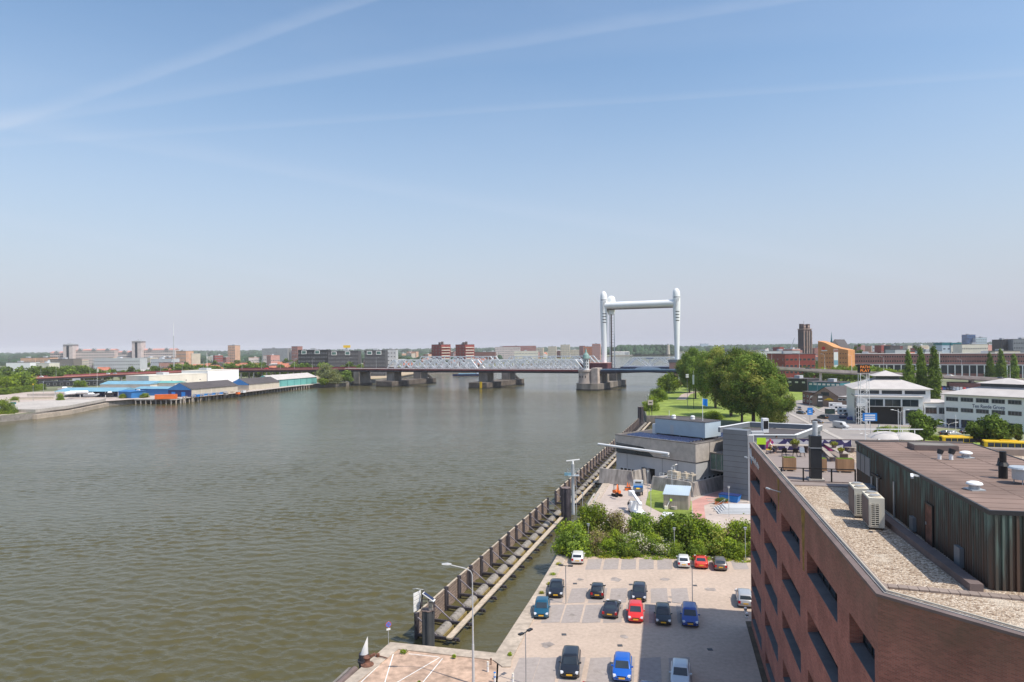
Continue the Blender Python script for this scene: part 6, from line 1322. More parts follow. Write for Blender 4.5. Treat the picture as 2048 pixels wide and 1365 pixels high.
a, b = D(1605, 800, 345), D(1626, 800, 333); building('garage_annex', 'dark two-storey annex at the left of the brown workshop', a, b, 20, 6.0, 'brick_brown', rows=2, cols=3, first=1.2, ww=1.6, wh=1.1, roofm='roof_dark')
a, b = D(1677, 800, 321), D(1716, 800, 312); building('garage_wing', 'long low brick wing with dark band right of the brown workshop', a, b, 16, 5.0, 'house_brick', rows=1, cols=5, first=3.4, ww=2.4, wh=1.0, roofm='roof_light')
bk = [(1645, 806), (1652, 808), (1660, 807), (1668, 806), (1685, 804), (1695, 804), (1705, 805), (1712, 806)]
for i, (px, py) in enumerate(bk): tree('bush_olive', G(px, py+4), 3.0, ORD[i]+' yellowish shrub from the left before the brown workshop', 'bush', 'bush', 'yellow shrubs before the workshop', 1.3)
p = G(1640, 815); t = thing('advert_pillar', 'dark advertising pillar with pale stripes by the workshop shrubs', 'sign', p); q = MB(); q.box(-1.2, 1.2, -.3, .3, 0, 6.2); q.build('board', 'anthracite', t); q = MB(); q.box(-1.0, 1.0, -.34, -.3, 2.9, 3.4); q.box(-1.0, 1.0, -.34, -.3, 4.4, 5.4); q.build('stripes', 'palegrey', t)
p = G(1660, 829); t = thing('bus_shelter', 'small grey bus shelter beside the camper vans', 'bus shelter', p, R(-30)); q = MB(); q.box(-2, 2, -.8, .8, 2.3, 2.45); q.build('roof', 'palegrey', t); q = MB(); q.box(-1.95, 1.95, .7, .76, .1, 2.3); q.box(-1.95, -1.9, -.7, .7, .1, 2.3); q.build('glass_wall', 'glass_green', t)
for x in (-1.9, 1.9): q = MB(); q.box(x-.05, x+.05, -.75, -.65, 0, 2.3); q.build('post', 'steel', t)
# dark glazed pavilion and bus under the viaduct
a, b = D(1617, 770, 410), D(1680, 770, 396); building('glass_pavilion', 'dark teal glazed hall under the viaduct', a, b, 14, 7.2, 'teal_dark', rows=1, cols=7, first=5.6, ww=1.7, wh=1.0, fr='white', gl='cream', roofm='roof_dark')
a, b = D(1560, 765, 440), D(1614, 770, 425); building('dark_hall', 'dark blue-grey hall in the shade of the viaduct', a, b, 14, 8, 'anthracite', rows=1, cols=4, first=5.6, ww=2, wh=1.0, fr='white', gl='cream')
def bus(p, rz, m, label, stripe=None, L_=12.0):
    t = thing('bus', label, 'bus', p, rz); q = MB(); st = []
    for y, s_ in ((-L_/2, .9), (-L_/2+.3, 1), (L_/2-.3, 1), (L_/2, .93)):
        w_ = 1.25*s_; st.append([(y, -w_, .35), (y, w_, .35), (y, w_, 2.7), (y, w_-.15, 3.0), (y, -w_+.15, 3.0), (y, -w_, 2.7)])
    q.loft(st); q.build('body', m, t, fix=True)
    for s_ in (-1, 1):
        for i in range(7): q = MB(); q.box(-L_/2+.9+i*1.55, -L_/2+2.3+i*1.55, s_*1.26-.01, s_*1.26+.01, 1.35, 2.45); q.build('window', 'glass', t)
        for x in (-L_/2+2.5, L_/2-3): q = MB(); q.cyl((x, s_*1.0, .48), (x, s_*1.27, .48), .48, n=14); q.build('wheel', 'rubber', t)
        if stripe: q = MB(); q.box(-L_/2+.4, L_/2-.4, s_*1.262-.008, s_*1.262+.008, .5, 1.1); q.build('stripe', stripe, t)
    for x in (-L_/2, L_/2): q = MB(); q.box(x-.02, x+.02, -1.0, 1.0, 1.2, 2.6); q.build('windscreen', 'glass', t)
    q = MB(); q.box(-2, 2, -.7, .7, 3.0, 3.2); q.build('roof_unit', m, t)
bus(G(1602, 775), R(-8), 'white', 'white and blue bus parked below the viaduct', 'sign_blue'); bus(G(2018, 904), R(-22), 'yellow', 'yellow city bus on the orange bus lane, right of the round trees')
bus(G(1912, 893), R(-12), 'yellow', 'yellow bus of which only the roof shows behind the brown roof', L_=8)
p = G(1583, 776); car('suv', 'yellow', p.x, p.y, 100, 'yellow car at the edge of the big trees', None, name='car', detail=1)
# signs and lamps on the main road
p = G(1620, 847); t = thing('direction_sign', 'blue direction sign plate on a tall grey pole in the median', 'sign', p); q = MB(); q.cyl((0, 0, 0), (0, 0, 9.5), .10, .07, 8); q.build('pole', 'steel', t); q = MB(); q.box(-1.0, 1.0, -.15, -.08, 3.2, 5.9); q.build('board', 'sign_blue', t); q = MB(); q.box(-.5, .5, -.17, -.15, 4.0, 4.2); q.box(-.5, .3, -.17, -.15, 4.6, 4.8); q.build('legend', 'white', t)
q = MB(); q.tube([(0, 0, 9.5), (.6, .3, 10.1), (1.7, .8, 10.3)], .05); q.build('lamp_arm', 'steel', t)
p = G(1740, 872); t = thing('motorway_sign', 'large blue sign with white panels on two poles by the white office', 'sign', p, R(-8))
q = MB(); q.box(-2.2, 2.2, -.1, 0, 4.8, 7.4); sb = q.build('board', 'sign_blue', t); q = MB(); q.box(-1.6, 1.6, -.12, -.1, 6.5, 6.9); q.box(-1.6, 1.6, -.12, -.1, 5.9, 6.2); q.box(-1.6, 1.6, -.12, -.1, 5.0, 5.6); q.build('legend', 'white', sb)
for x in (-1.4, .2): q = MB(); q.cyl((x, .1, 0), (x, .1, 5), .09, n=8); q.build('pole', 'galv', t)
for px, py, h_, l_ in ((1801, 897, 10.5, 'white double-armed lamp left of the round green tree'), (1898, 893, 6.5, 'white double-armed lamp in front of the lettered office'), ):
    street_lamp(G(px, py), h_, 1.7, R(-10), l_, 'double lamps along the right verge', 'white', True)
for px, py, h_, l_ in ((1912, 890, 9, 'thin white pole right of the double lamp'), (1797, 885, 10, 'thin grey pole just left of the double-armed lamp'), (1758, 868, 3.0, 'short white post by the dark entrance')):
    p = G(px, py); t = thing('pole', l_, 'pole', p); q = MB(); q.cyl((0, 0, 0), (0, 0, h_), .08 if h_ > 4 else .3, n=8); q.build('shaft', 'white', t); q = MB(); q.cyl((0, 0, h_), (0, 0, h_+.1), .12 if h_ > 4 else .34, n=8); q.build('cap', 'galv', t)
street_lamp(G(1635, 812), 11, 2, R(200), 'grey street lamp beside the brown workshop', m='steel'); street_lamp(G(1575, 858), 8, 1.2, R(20), 'thin street lamp at the edge of the big trees', m='steel')
# tensile roofs near the terrace
t = thing('tent_roof', 'pale rounded tent-like roofs just beyond the terrace parapet', 'canopy', G(1772, 893)); 
for k, (x, r_) in enumerate(((0, 5), (4.5, 4.5))):
    q = MB(); q.lathe([(r_, 2.6), (r_*.8, 3.5), (r_*.45, 4.1), (.1, 4.4)], 18, (x, -k*2, 0)); autosmooth(q.build('canopy', 'roof_light', t), 60)
q = MB()
for k in range(5): q.cyl((-6+k*3.6, 0, 0), (-6+k*3.6, 0, 4.6), .12, n=6)
q.beam((-13, -.5, 5.2), (9, -3, 5.2), .25, .25); q.build('steel_frame', 'white', t)
# ------------------------------------------------------------------ trees on the right
big = [(1391, 798, 29, 'poplar rising behind the signal masts', .80), (1431, 817, 30.5, 'tall poplar in the middle of the park group', .85), (1462, 833, 29.5, 'tall poplar left of the broadest crown', .9), (1507, 853, 27.5, 'broadest tree crown at the roadside', 1.12), (1484, 846, 25, 'tree filling the gap before the broadest crown', .8), (1549, 861, 18, 'lower light-green tree hanging over the road', .95)]
for i, (px, py, h_, l_, w_) in enumerate(big): tree('big', G(px, py), h_, l_, name='poplar_tree', group='big trees of the riverside park', wide=w_, v=i % 3)
for (X, Y, h_, l_, w_) in ((112, 432, 29, 'back tree at the left of the park group, over the path', .75), (132, 452, 28, 'back tree at the centre of the park group', .9), (150, 420, 27, 'back tree at the right of the park group', .9), (128, 372, 28, 'inner tree of the park group, right of the path', .8)): tree('big', (X, Y, 0), h_, l_, name='poplar_tree', group='big trees of the riverside park', wide=w_)
tree('light', G(1338, 787), 13.5, 'round light-green tree at the water near the right bridge head', wide=.95); tree('bush_green', G(1313, 803), 8, 'bushy green shrub on the river edge of the park', 'bush', 'bush'); tree('bush_olive', G(1302, 822), 7, 'wispy olive shrub behind the navigation board', 'bush', 'bush', None, .9)
tree('bush_green', G(1425, 838), 3.5, 'low round green bush on the park lawn beside the trunks', 'bush', 'bush', None, 2.2)
tree('bush_green', G(1326, 800), 5, 'low shrub between the round tree and the river', 'bush', 'bush')
cps = [(1816, 330, 27.5, 'first slim dark poplar from the left behind the white office'), (1841, 332, 28.6, 'middle slim poplar of the three behind the white office'), (1867, 326, 29.4, 'right-hand slim poplar of the three behind the white office'), (1979, 490, 23, 'left slim poplar of the right-hand three beyond the viaduct'), (2001, 480, 26, 'tallest slim poplar of the right-hand three beyond the viaduct'), (2027, 470, 22.5, 'right slim poplar of the right-hand three beyond the viaduct')]
for i, (px, Z, h_, l_) in enumerate(cps): p = D(px, 700, Z); tree('column', (p.x, p.y, 0), h_, l_, name='columnar_poplar', group='slim poplars near the viaduct', wide=.70 if i < 3 else .9)
tree('small', G(1848, 885), 10.2, 'round dark-green tree in front of the link wing', wide=1.1); tree('small', G(1962, 893), 8.2, 'lower round tree left of its taller neighbour before the lettered office', wide=1.15); tree('small', G(2001, 897), 10.2, 'taller round tree standing before the lettered office', wide=1.1); tree('small', G(2033, 884), 4.2, 'sapling at the right edge behind the yellow bus', wide=1.1)
for px, py, h_, w_, l_ in ((1762, 868, 2.4, 1.6, 'low hedge bush at the foot of the big blue sign'), (1778, 872, 3.4, 1.6, 'rounded bush right of the big blue sign'), (1790, 870, 3.0, 1.2, 'small bush beside the double-armed lamp'), (1868, 880, 1.6, 3.0, 'flat yellowish ground shrub under the round dark tree')): tree('bush_olive' if py != 868 else 'bush_green', G(px, py), h_, l_, 'bush', 'bush', None, w_)
# cars in the far lot
for i in range(28):
    p = G(1874+(i % 14)*6.8, 779.5-(i//14)*4+(i % 14)*.5); car(['hatch', 'estate', 'sedan'][i % 3], ['car_white', 'car_silver', 'car_dark', 'car_red', 'car_pale', 'car_black', 'car_blue'][(i*3) % 7], p.x, p.y, 20, ORD[i % 14]+' car from the left in the '+('nearer' if i < 14 else 'farther')+' row at the foot of the viaduct', 'cars parked in a row below the viaduct', detail=0)
for i, (px, py, k_, c_, l_) in enumerate(((1908, 871, 'hatch', 'car_silver', 'white-silver car parked before the lettered office'), (1893, 870, 'sedan', 'car_black', 'black car parked left of the white-silver one'), (1935, 868, 'estate', 'car_dark', 'dark estate parked before the lettered office'))): p = G(px, py); car(k_, c_, p.x, p.y, 95, l_, None)
# ------------------------------------------------------------------ viaduct on the right
Pb = Vector((126.4, 523)); ub = Vector((.9022, -.4314)); vb = Vector((.4314, .9022))
vz = [(-6, 13.3), (70, 13.2), (116, 10.6), (148, 9.2), (177, 8.0), (217, 5.6), (300, 3.2), (420, 2.4)]
vt = thing('road_viaduct', 'long concrete road viaduct crossing the right side, descending to the right', 'viaduct', (0, 0, 0))
def vp(d, t_, z): c = Pb+ub*d+vb*t_; return (c.x, c.y, z)
q = MB()
for (a, za), (b, zb) in zip(vz, vz[1:]):
    q.loft([[vp(a, 0, za-1.9), vp(a, 15, za-1.9), vp(a, 15, za-.3), vp(a, 0, za-.3)], [vp(b, 0, zb-1.9), vp(b, 15, zb-1.9), vp(b, 15, zb-.3), vp(b, 0, zb-.3)]], 0, caps=False)
q.build('deck', ['pier'], vt, fix=True)
q = MB()
for (a, za), (b, zb) in zip(vz, vz[1:]): q.add([vp(a, .1, za-.28), vp(b, .1, zb-.28), vp(b, 14.9, zb-.28), vp(a, 14.9, za-.28)], [(0, 1, 2, 3)])
q.build('roadway', 'road', vt)
for t0 in (-.45, 14.95):
    q = MB()
    for (a, za), (b, zb) in zip(vz, vz[1:]): q.loft([[vp(a, t0, za-1.0), vp(a, t0+.5, za-1.0), vp(a, t0+.5, za+.55), vp(a, t0, za+.55)], [vp(b, t0, zb-1.0), vp(b, t0+.5, zb-1.0), vp(b, t0+.5, zb+.55), vp(b, t0, zb+.55)]], caps=False)
    q.build('parapet', 'pier_light', vt, fix=True)
for d in (8, 38, 70, 100, 130, 160, 190):
    z = np.interp(d, [a for a, _ in vz], [b for _, b in vz]); q = MB()
    for t_ in (3, 12): x, y, _ = vp(d, t_, 0); q.cbox((x, y, z/2-.95), (1.6, 2.2, z-1.9), math.atan2(ub.y, ub.x))
    q.build('pillar', 'concrete', vt)
q = MB()
for (a, za), (b, zb) in zip(vz[4:], vz[5:]): q.prism([vp(a, .6, 0)[:2], vp(b, .6, 0)[:2], vp(b, 14, 0)[:2], vp(a, 14, 0)[:2]], -.1, min(za, zb)-1.9)
q.build('side_wall', 'brick_brown', vt)
q = MB(); x = [vp(d, t_, 0)[:2] for d, t_ in ((200, -5), (430, -7), (430, 22), (200, 20))]; q.prism(x, 0, 1.6); o = q.build('embankment', 'grass_dry'); o['kind'] = 'structure'
lx = [(1544, 706), (1599, 711), (1650, 712), (1704, 714), (1768, 715), (1924, 719), (2021, 721)]
for i, (px, pt) in enumerate(lx):
    r_ = (px-1024)/F; d = (r_*Pb.y-Pb.x)/(ub.x-r_*ub.y); z = float(np.interp(d, [a for a, _ in vz], [b for _, b in vz])); c = Pb+ub*d
    street_lamp((c.x, c.y+.6, z-.2), 11.5, 1.8, R(180-25), ORD[i]+' lamp from the left along the right viaduct', 'lamps along the right viaduct', 'white')
for i, (px, c_, l_, tt) in enumerate(((1616, 'car_dark', 'dark car on the right viaduct near the red-brown building', 3.5), (1901, 'car_silver', 'silver car on the right viaduct near the slim poplars', 3.5), (2004, 'car_dark', 'dark red car on the right viaduct near the right edge', 3.5))):
    r_ = (px-1024)/F; d = (r_*Pb.y-Pb.x)/(ub.x-r_*ub.y); z = float(np.interp(d, [a for a, _ in vz], [b for _, b in vz])); c = Pb+ub*d+vb*tt
    car('suv' if i != 1 else 'estate', c_, c.x, c.y, 115.5, l_, None, z=z-.24, name='car', detail=1)
# ------------------------------------------------------------------ the bridges: local frame x along the crossing to the left bank, y away from the camera
BR = (51.0, 521.0, 0.0); rzb = math.atan2(.4314, -.9022)
# in this frame +y points towards the camera, so distances behind the near edge are negative y
def bt(name, label, cat='bridge', group=None, off=(0, 0, 0)):
    t = thing(name, label, cat, BR, rzb, group); return t
rb = bt('road_bridge', 'long road bridge with red deck edge and white lattice truss spans over the river')
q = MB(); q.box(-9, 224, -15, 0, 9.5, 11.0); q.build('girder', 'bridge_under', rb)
q = MB(); q.box(-9, 224, -15.2, .2, 11.0, 12.2); q.build('deck', 'bridge_red', rb)
q = MB(); q.box(-9, 224, .2, .5, 11.9, 12.25, 0); q.box(-9, 224, -15, -.1, 12.2, 12.3, 1); q.build('deck_edge', ['bridge_red_top', 'road'], rb)
q = MB()
for i in range(94): q.box(-9+i*2.5, -8.92+i*2.5, .3, .4, 12.25, 13.3)
q.box(-9, 224, .3, .4, 13.25, 13.35); q.box(-9, 224, .32, .38, 12.8, 12.86); q.build('railing', 'bridge_red_top', rb)
def truss(x0, x1, y, z0, z1, n_, th, verticals=True, double=True):
    q = MB(); L_ = (x1-x0)/n_; a, b = x0+L_*.8, x1-L_*.8
    q.box(x0, x1, y-.35, y+.35, z0, z0+.5); q.box(a, b, y-.35, y+.35, z1-.6, z1); q.beam((x0, y, z0), (a, y, z1-.3), th*1.2, th*1.2); q.beam((x1, y, z0), (b, y, z1-.3), th*1.2, th*1.2)
    for i in range(n_):
        xa, xb = x0+i*L_, x0+(i+1)*L_; 
        if double or i % 2 == 0:
            if xa >= a-.1: q.beam((xa, y, z1-.3), (xb, y, z0+.2), th, th)
        if double or i % 2 == 1:
            if xb <= b+.1: q.beam((xa, y, z0+.2), (xb, y, z1-.3), th, th)
        if verticals and i and a < xa < b: q.box(xa-th*.4, xa+th*.4, y-th*.4, y+th*.4, z0, z1)
    return q
for k, (x0, x1) in enumerate(((-3, 88), (88, 179))):
    for y in (-1.2, -12.5): truss(x0, x1, y, 12.2, 20.2, 11, .8).build('truss', 'truss', rb)
    q = MB()
    for i in range(9): x = x0+9+i*9.1; q.box(x-.2, x+.2, -12.2, -1.5, 19.4, 19.8)
    q.build('top_bracing', 'truss', rb)
# railway bridge behind it
rr = bt('railway_bridge', 'grey-white railway truss bridge running behind the road bridge')
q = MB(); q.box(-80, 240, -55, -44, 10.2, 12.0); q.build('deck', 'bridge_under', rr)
for x0, x1 in ((-2, 88), (90, 180)):
    for y in (-44.5, -54.5): truss(x0, x1, y, 12, 22.3, 8, .75, verticals=True, double=False).build('truss', 'truss', rr)
    q = MB()
    for i in range(7): x = x0+12+i*11; q.box(x-.25, x+.25, -54, -45, 21.7, 22.2)
    q.build('top_bracing', 'grey', rr)
truss(-70, -22, -44.5, 13.4, 21.0, 5, .6, False, False).build('lift_truss', 'truss', rr); truss(-70, -22, -54.5, 13.4, 21.0, 5, .6, False, False).build('lift_truss', 'truss', rr)
q = MB(); q.box(-76, -20, -57, -42, 12.0, 13.4); q.build('lift_deck', 'bridge_blue', rr)
# blue bascule deck
bl = bt('bascule_bridge', 'dark blue bascule road deck between the stone pier and the right bank')
q = MB(); q.box(-88, -17, -15, .2, 11.2, 12.6); q.build('deck', 'bridge_blue', bl)
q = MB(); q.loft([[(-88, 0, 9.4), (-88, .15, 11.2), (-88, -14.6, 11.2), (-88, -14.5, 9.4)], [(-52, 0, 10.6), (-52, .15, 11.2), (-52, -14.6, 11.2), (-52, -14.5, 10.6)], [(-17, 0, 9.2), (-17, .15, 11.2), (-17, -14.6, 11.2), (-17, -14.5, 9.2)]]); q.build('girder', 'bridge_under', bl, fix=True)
q = MB(); q.box(-88, -17, .2, .45, 12.3, 12.7, 0); q.box(-88, -17, .3, .36, 13.5, 13.6, 0)
for i in range(29): q.box(-88+i*2.5, -87.92+i*2.5, .3, .36, 12.7, 13.5)
q.build('railing', 'blue_light', bl); q = MB(); q.add([(-62, -4, 12.7), (-60, -4, 14.0), (-52, -4, 14.9), (-44, -4, 14.0), (-42, -4, 12.7), (-62, -4.3, 12.7), (-60, -4.3, 14.0), (-52, -4.3, 14.9), (-44, -4.3, 14.0), (-42, -4.3, 12.7)], [(0, 1, 2, 3, 4), (9, 8, 7, 6, 5), (0, 5, 6, 1), (1, 6, 7, 2), (2, 7, 8, 3), (3, 8, 9, 4)]); q.build('hinge_cover', 'bluegrey', bl)
# piers
def pier(xc, w_, label, up=True, ln=62, top=1.7, cols=((-2, -13), (-44, -56))):
    t = bt('bridge_pier', label, 'bridge pier', 'stone river piers under the bridges'); h_ = w_/2
    out = [(xc-h_, 4), (xc-h_+1.2, 7.5), (xc+h_-1.2, 7.5), (xc+h_, 4), (xc+h_, -ln), (xc+h_*.45, -ln-6), (xc-h_*.45, -ln-6), (xc-h_, -ln)]
    q = MB(); q.prism(out, -5, top); q.build('island', 'pier_dark', t); q = MB(); q.prism([(x*1.0+(.25 if x > xc else -.25), y+(.25 if y > 0 else -.25)) for x, y in out], -5, -2.1); q.build('wet_foot', 'pier_wet', t)
    if up:
        for a, b in cols: q = MB(); q.box(xc-h_*.42, xc+h_*.42, b, a, top, 9.5 if a > -20 else 10.2); q.build('column', 'pier', t)
        for dx in (-h_*.3, h_*.3): q = MB(); q.beam((xc+dx, -ln-3, top-.5), (xc+dx, -45, 10.0), 1.3, 1.6); q.build('ice_breaker', 'pier_wet', t)
    return t
pier(84, 19, 'middle stone pier with a yellow mark on its nose'); pier(176, 19, 'left stone pier near the willow bank')
q = MB(); q.box(84-4, 84-2, 7.5, 7.9, -2.8, 2.5); o = q.build('yellow_mark', 'yellow', None); o.parent = [x for x in C.objects if x.get('label') == 'middle stone pier with a yellow mark on its nose'][0]
t = bt('bridge_pier', 'short pier wall at the left river bank, right of the willow', 'bridge pier', 'stone river piers under the bridges'); q = MB(); q.box(208, 214, -16, 1, -4, 9.5); q.build('column', 'pier', t); q = MB(); q.box(207, 215, -17, 2.4, -4, -1.0); q.build('wet_foot', 'pier_wet', t)
for i, x in enumerate((224, )):
    t = bt('bridge_pier', 'abutment wall behind the willow', 'bridge pier', 'stone river piers under the bridges'); q = MB(); q.box(222, 226, -16, 1, -4, 9.5); q.build('column', 'pier', t); q = MB(); q.box(221.5, 226.5, -17, 1.5, -4, .6); q.build('plinth', 'concrete', t)
# main stone pier with the round tower
mp_ = bt('tower_pier', 'massive stone pier with a round turret carrying the left lift tower', 'bridge pier')
out = [(1.5, 2), (-1, 6.5), (-5, 8.5), (-12, 8.5), (-17, 6.5), (-19.5, 2), (-19.5, -60), (-14, -68), (-5, -68), (1.5, -60)]
q = MB(); q.prism(out, -5, 2.2); q.build('island', 'pier', mp_); q = MB(); q.prism([(x+(.2 if x > -9 else -.2), y+(.25 if y > 0 else -.2)) for x, y in out], -5, -2.0); q.build('wet_foot', 'pier_wet', mp_)
q = MB(); q.lathe([(6.2, 2.2), (5.9, 5), (5.8, 10.4), (6.2, 10.8), (6.2, 12.2)], 26, (-6, .5, 0)); autosmooth(q.build('round_bastion', 'pier_light', mp_), 30)
q = MB(); q.box(-16.5, -11.5, -6, 5.2, 2.2, 13.8); q.build('square_bastion', 'pier_light', mp_)
for k in range(3):
    q = MB(); q.box(-7.6+k*2.2, -7.0+k*2.2, 6.22, 6.35, 6.5, 8.0); q.build('slit_window', 'black', mp_)
q = MB(); q.box(-17.5, -.5, -20, -12, 2.2, 9.4); q.box(-17, -8, -55, -40, 2.2, 11.5); q.build('inner_wall', 'pier', mp_)
q = MB(); q.lathe([(2.5, 12.2), (2.3, 13.0), (2.2, 20.6), (2.6, 20.9)], 14, (-6.5, 2.2, 0)); q.build('turret', 'palegrey', mp_); q = MB(); q.lathe([(2.9, 20.9), (2.2, 23.6), (.9, 25.5), (.12, 29.0)], 14, (-6.5, 2.2, 0)); q.build('turret_roof', 'verdigris', mp_)
for k in range(3):
    for a in (R(50), R(95), R(140)): q = MB(); q.cbox((-6.5+math.cos(a)*2.28, 2.2+math.sin(a)*2.28, 14.6+k*2.3), (.12, .7, 1.1), a); q.build('window', 'glass', mp_)
q = MB(); q.box(-15, 8, -34, -24, 12.2, 16.6); q.build('machine_house', 'wine', mp_); q = MB(); q.box(-15.3, 8.3, -34.3, -23.7, 16.6, 17.0); q.build('machine_roof', 'brick_pink', mp_)
# lift towers and the cross tube
lb = thing('lift_bridge_portal', 'tall white lift bridge portal of two tapered towers joined by a thick tube', 'bridge tower', (0, 0, 0))
def ltower(x, y, z0, zt):
    q = MB(); Hh = zt-z0; pr = [(1.65, 0), (2.0, Hh*.25), (2.45, Hh*.5), (2.75, Hh*.68), (2.9, Hh*.78), (2.9, Hh*.88), (2.7, Hh*.94), (2.1, Hh*.975), (1.2, Hh*.993), (.2, Hh)]
    q.lathe(pr, 26, (x, y, z0)); tw = q.build('tower', 'tower_white', lb); autosmooth(tw, 60)
    def rad(z): return float(np.interp(z-z0, [b for a, b in pr], [a for a, b in pr]))
    for zz in (56, 53.7, 51.4, 49.1):
        q = MB(); r_ = rad(zz)+.03; rings = []
        for zq in (zz-.3, zz+.3): rings.append([(x+math.cos(a)*r_, y+math.sin(a)*r_, zq) for a in [R(-120)+k*R(8) for k in range(9)]])
        q.loft(rings, caps=False, closed=False); q.build('slit', 'black', tw)
    q = MB(); r_ = rad(67)+.04; q.loft([[(x+math.cos(a)*r_, y+math.sin(a)*r_, zq) for a in [R(-150)+k*R(10) for k in range(13)]] for zq in (66.8, 67.3)], caps=False, closed=False); q.build('top_joint', 'darkgrey', tw)
    q = MB()
    for zz in (12, 20, 28, 36, 44, 62): q.lathe([(rad(z0+zz-3)+.02, zz), (rad(z0+zz-3)+.03, zz+.12)], 26, (x, y, z0))
    q.build('plate_seams', 'palegrey', tw)
    q = MB(); q.add([(x+(rad(66)+.3)*math.cos(R(a)), y+(rad(66)+.3)*math.sin(R(a)), z) for a, z in ((-60, 66.2), (-95, 66.2), (-118, 61.0), (-118, 57.8), (-96, 60.5), (-60, 66.0))], [(0, 1, 2, 3, 4, 5)]); 
    q.v = q.v; q.build('facet', 'palegrey', tw)
ltower(74, 548, 3, 74.3); ltower(126.4, 523, 19.2, 74.0)
q = MB(); q.cyl((75.5, 547.3, 62.6), (125, 523.7, 62.6), 2.75, n=26); autosmooth(q.build('cross_tube', 'tower_white', lb), 60); q = MB(); q.beam((76, 547, 59.4), (125, 523.7, 59.4), 1.6, .7); q.build('cable_beam', 'duct', lb)
q = MB(); q.lathe([(2.4, 55.5), (3.4, 59), (3.6, 66), (3.0, 69), (1.8, 70.2), (.3, 70.6)], 18, (80.2, 549.5, 0)); autosmooth(q.build('rear_head', 'tower_white', lb), 60)
q = MB(); q.box(78.5, 79.0, 548.5, 549.2, 12, 58); q.box(82.2, 82.8, 549, 549.6, 12, 57); q.build('guide_column', 'galv', lb); q = MB(); q.box(79.6, 80.6, 549, 550, 12, 57); q.build('counterweight_rail', 'duct', lb)
q = MB()
for k in range(20): q.box(79.2, 82, 549.2, 549.4, 13+k*2.2, 13.2+k*2.2)
q.build('ladder_rungs', 'duct', lb)
t = thing('tower_plinth', 'square brick plinth with grey-green cap under the right lift tower', 'plinth', (126.4, 525, 0), rzb); q = MB(); q.box(-4.6, 4.6, -5, 4.5, 0, 17); q.build('plinth_wall', 'brick_pink', t); q = MB(); q.box(-5.2, 5.2, -5.6, 5.1, 17, 19.3); q.build('cap', 'cladding', t)
q = MB(); q.box(-6.5, -2.5, 4.6, 5.6, 3, 12.5); q.build('signal_box', 'white', t)
p = D(1300, 735, 545); t = thing('signal_cabin_mast', 'white signal mast with a dark cabin top on the lift span', 'mast', (p.x, p.y, 13.4)); q = MB(); q.box(-.6, -.2, -.2, .2, 0, 6); q.box(.2, .6, -.2, .2, 0, 6); q.build('post', 'white', t); q = MB(); q.box(-2.6, 2.6, -1, 1, 6.4, 7.6); q.build('cabin', 'navy', t); q = MB(); q.box(-2.8, 2.8, -1.2, 1.2, 6, 6.4); q.build('platform', 'bluegrey', t)
for i, px in enumerate((1252, 1275)): p = D(px, 745, 500); 
# left approach: straight to s=359 then curving towards the camera
lp = [(-205+4, 616.5, 11.3), (-273, 676-14, 10.4), (-333, 682-8, 8.6), (-394, 661, 7.2), (-424, 607, 6.3), (-436, 560, 5.6), (-446, 500, 4.6)]
lp = [(-151.2, 617.6, 12.2)]+[(-273, 676, 10.6), (-333, 688, 8.8), (-394, 668, 7.4), (-427, 612, 6.9), (-440, 560, 6.2)]
la = thing('red_approach_viaduct', 'low approach viaduct with dark red edge beam curving across the left bank', 'viaduct', (0, 0, 0))
V2 = [Vector(p[:2]) for p in lp]; off2 = []
for i, p in enumerate(V2):
    dd = (V2[min(i+1, len(V2)-1)]-V2[max(i-1, 0)]).normalized(); off2.append(Vector((dd.y, -dd.x)))
def sec(i, a, b, z0, z1): p, n_, z = V2[i], off2[i], lp[i][2]; return [(*(p+n_*a), z+z0), (*(p+n_*b), z+z0), (*(p+n_*b), z+z1), (*(p+n_*a), z+z1)]
for nm, a, b, z0, z1, m in (('girder', 0, 15, -2.6, -1.0, 'bridge_under'), ('deck', -.2, 15.2, -1.0, .1, 'bridge_red'), ('roadway', .3, 14.7, .1, .16, 'road'), ('near_edge_beam', -.5, -.2, -.5, .5, 'bridge_red_top'), ('far_edge_beam', 15.2, 15.5, -.5, 1.3, 'bridge_red')):
    q = MB(); q.loft([sec(i, a, b, z0, z1) for i in range(len(lp))]); q.build(nm, m, la, fix=True)
cum = [0]
for a, b in zip(V2, V2[1:]): cum.append(cum[-1]+(b-a).length)
def along(u):
    u = max(0, min(cum[-1]-.01, u)); i = max(k for k in range(len(cum)-1) if cum[k] <= u); f_ = (u-cum[i])/(cum[i+1]-cum[i]); return V2[i].lerp(V2[i+1], f_), off2[i].lerp(off2[i+1], f_), lp[i][2]*(1-f_)+lp[i+1][2]*f_
u = 12
while u < cum[-1]-5:
    p, n_, z = along(u); q = MB()
    for t_ in (2, 13): c = p+n_*t_; q.cbox((c.x, c.y, (z-2.6)/2), (1.2, 1.2, z-2.6))
    q.build('pillar', 'concrete', la); u += 17
lamps = [(81, 0), (111.6, 0), (178.5, 0), (212.7, 0), (273, 0), (320, 0), (363.7, 0), (406.5, 0), (446.7, 0), (483.7, 0), (522.4, 0), (559.8, 0), (588.5, 0), (624.3, 0), (697, 1), (722, 1), (752, 1)]
for i, (px, k_) in enumerate(lamps):
    r_ = (px-1024)/F; best = min((abs((lambda c: c.x/c.y)(along(u)[0])-r_), u) for u in np.linspace(0, cum[-1]-1, 900))
    if best[0] < .002 and not k_: c, n_, z = along(best[1])
    else: s_ = (BR[0]-r_*BR[1])/(.9022+r_*.4314); c = Vector((BR[0]-.9022*s_, BR[1]+.4314*s_)); z = 12.2
    street_lamp((c.x, c.y+.3, z), 9.5, 1.4, R(20), ORD[i]+' lamp from the left along the red-edged road', 'lamps along the red-edged road', 'palegrey')
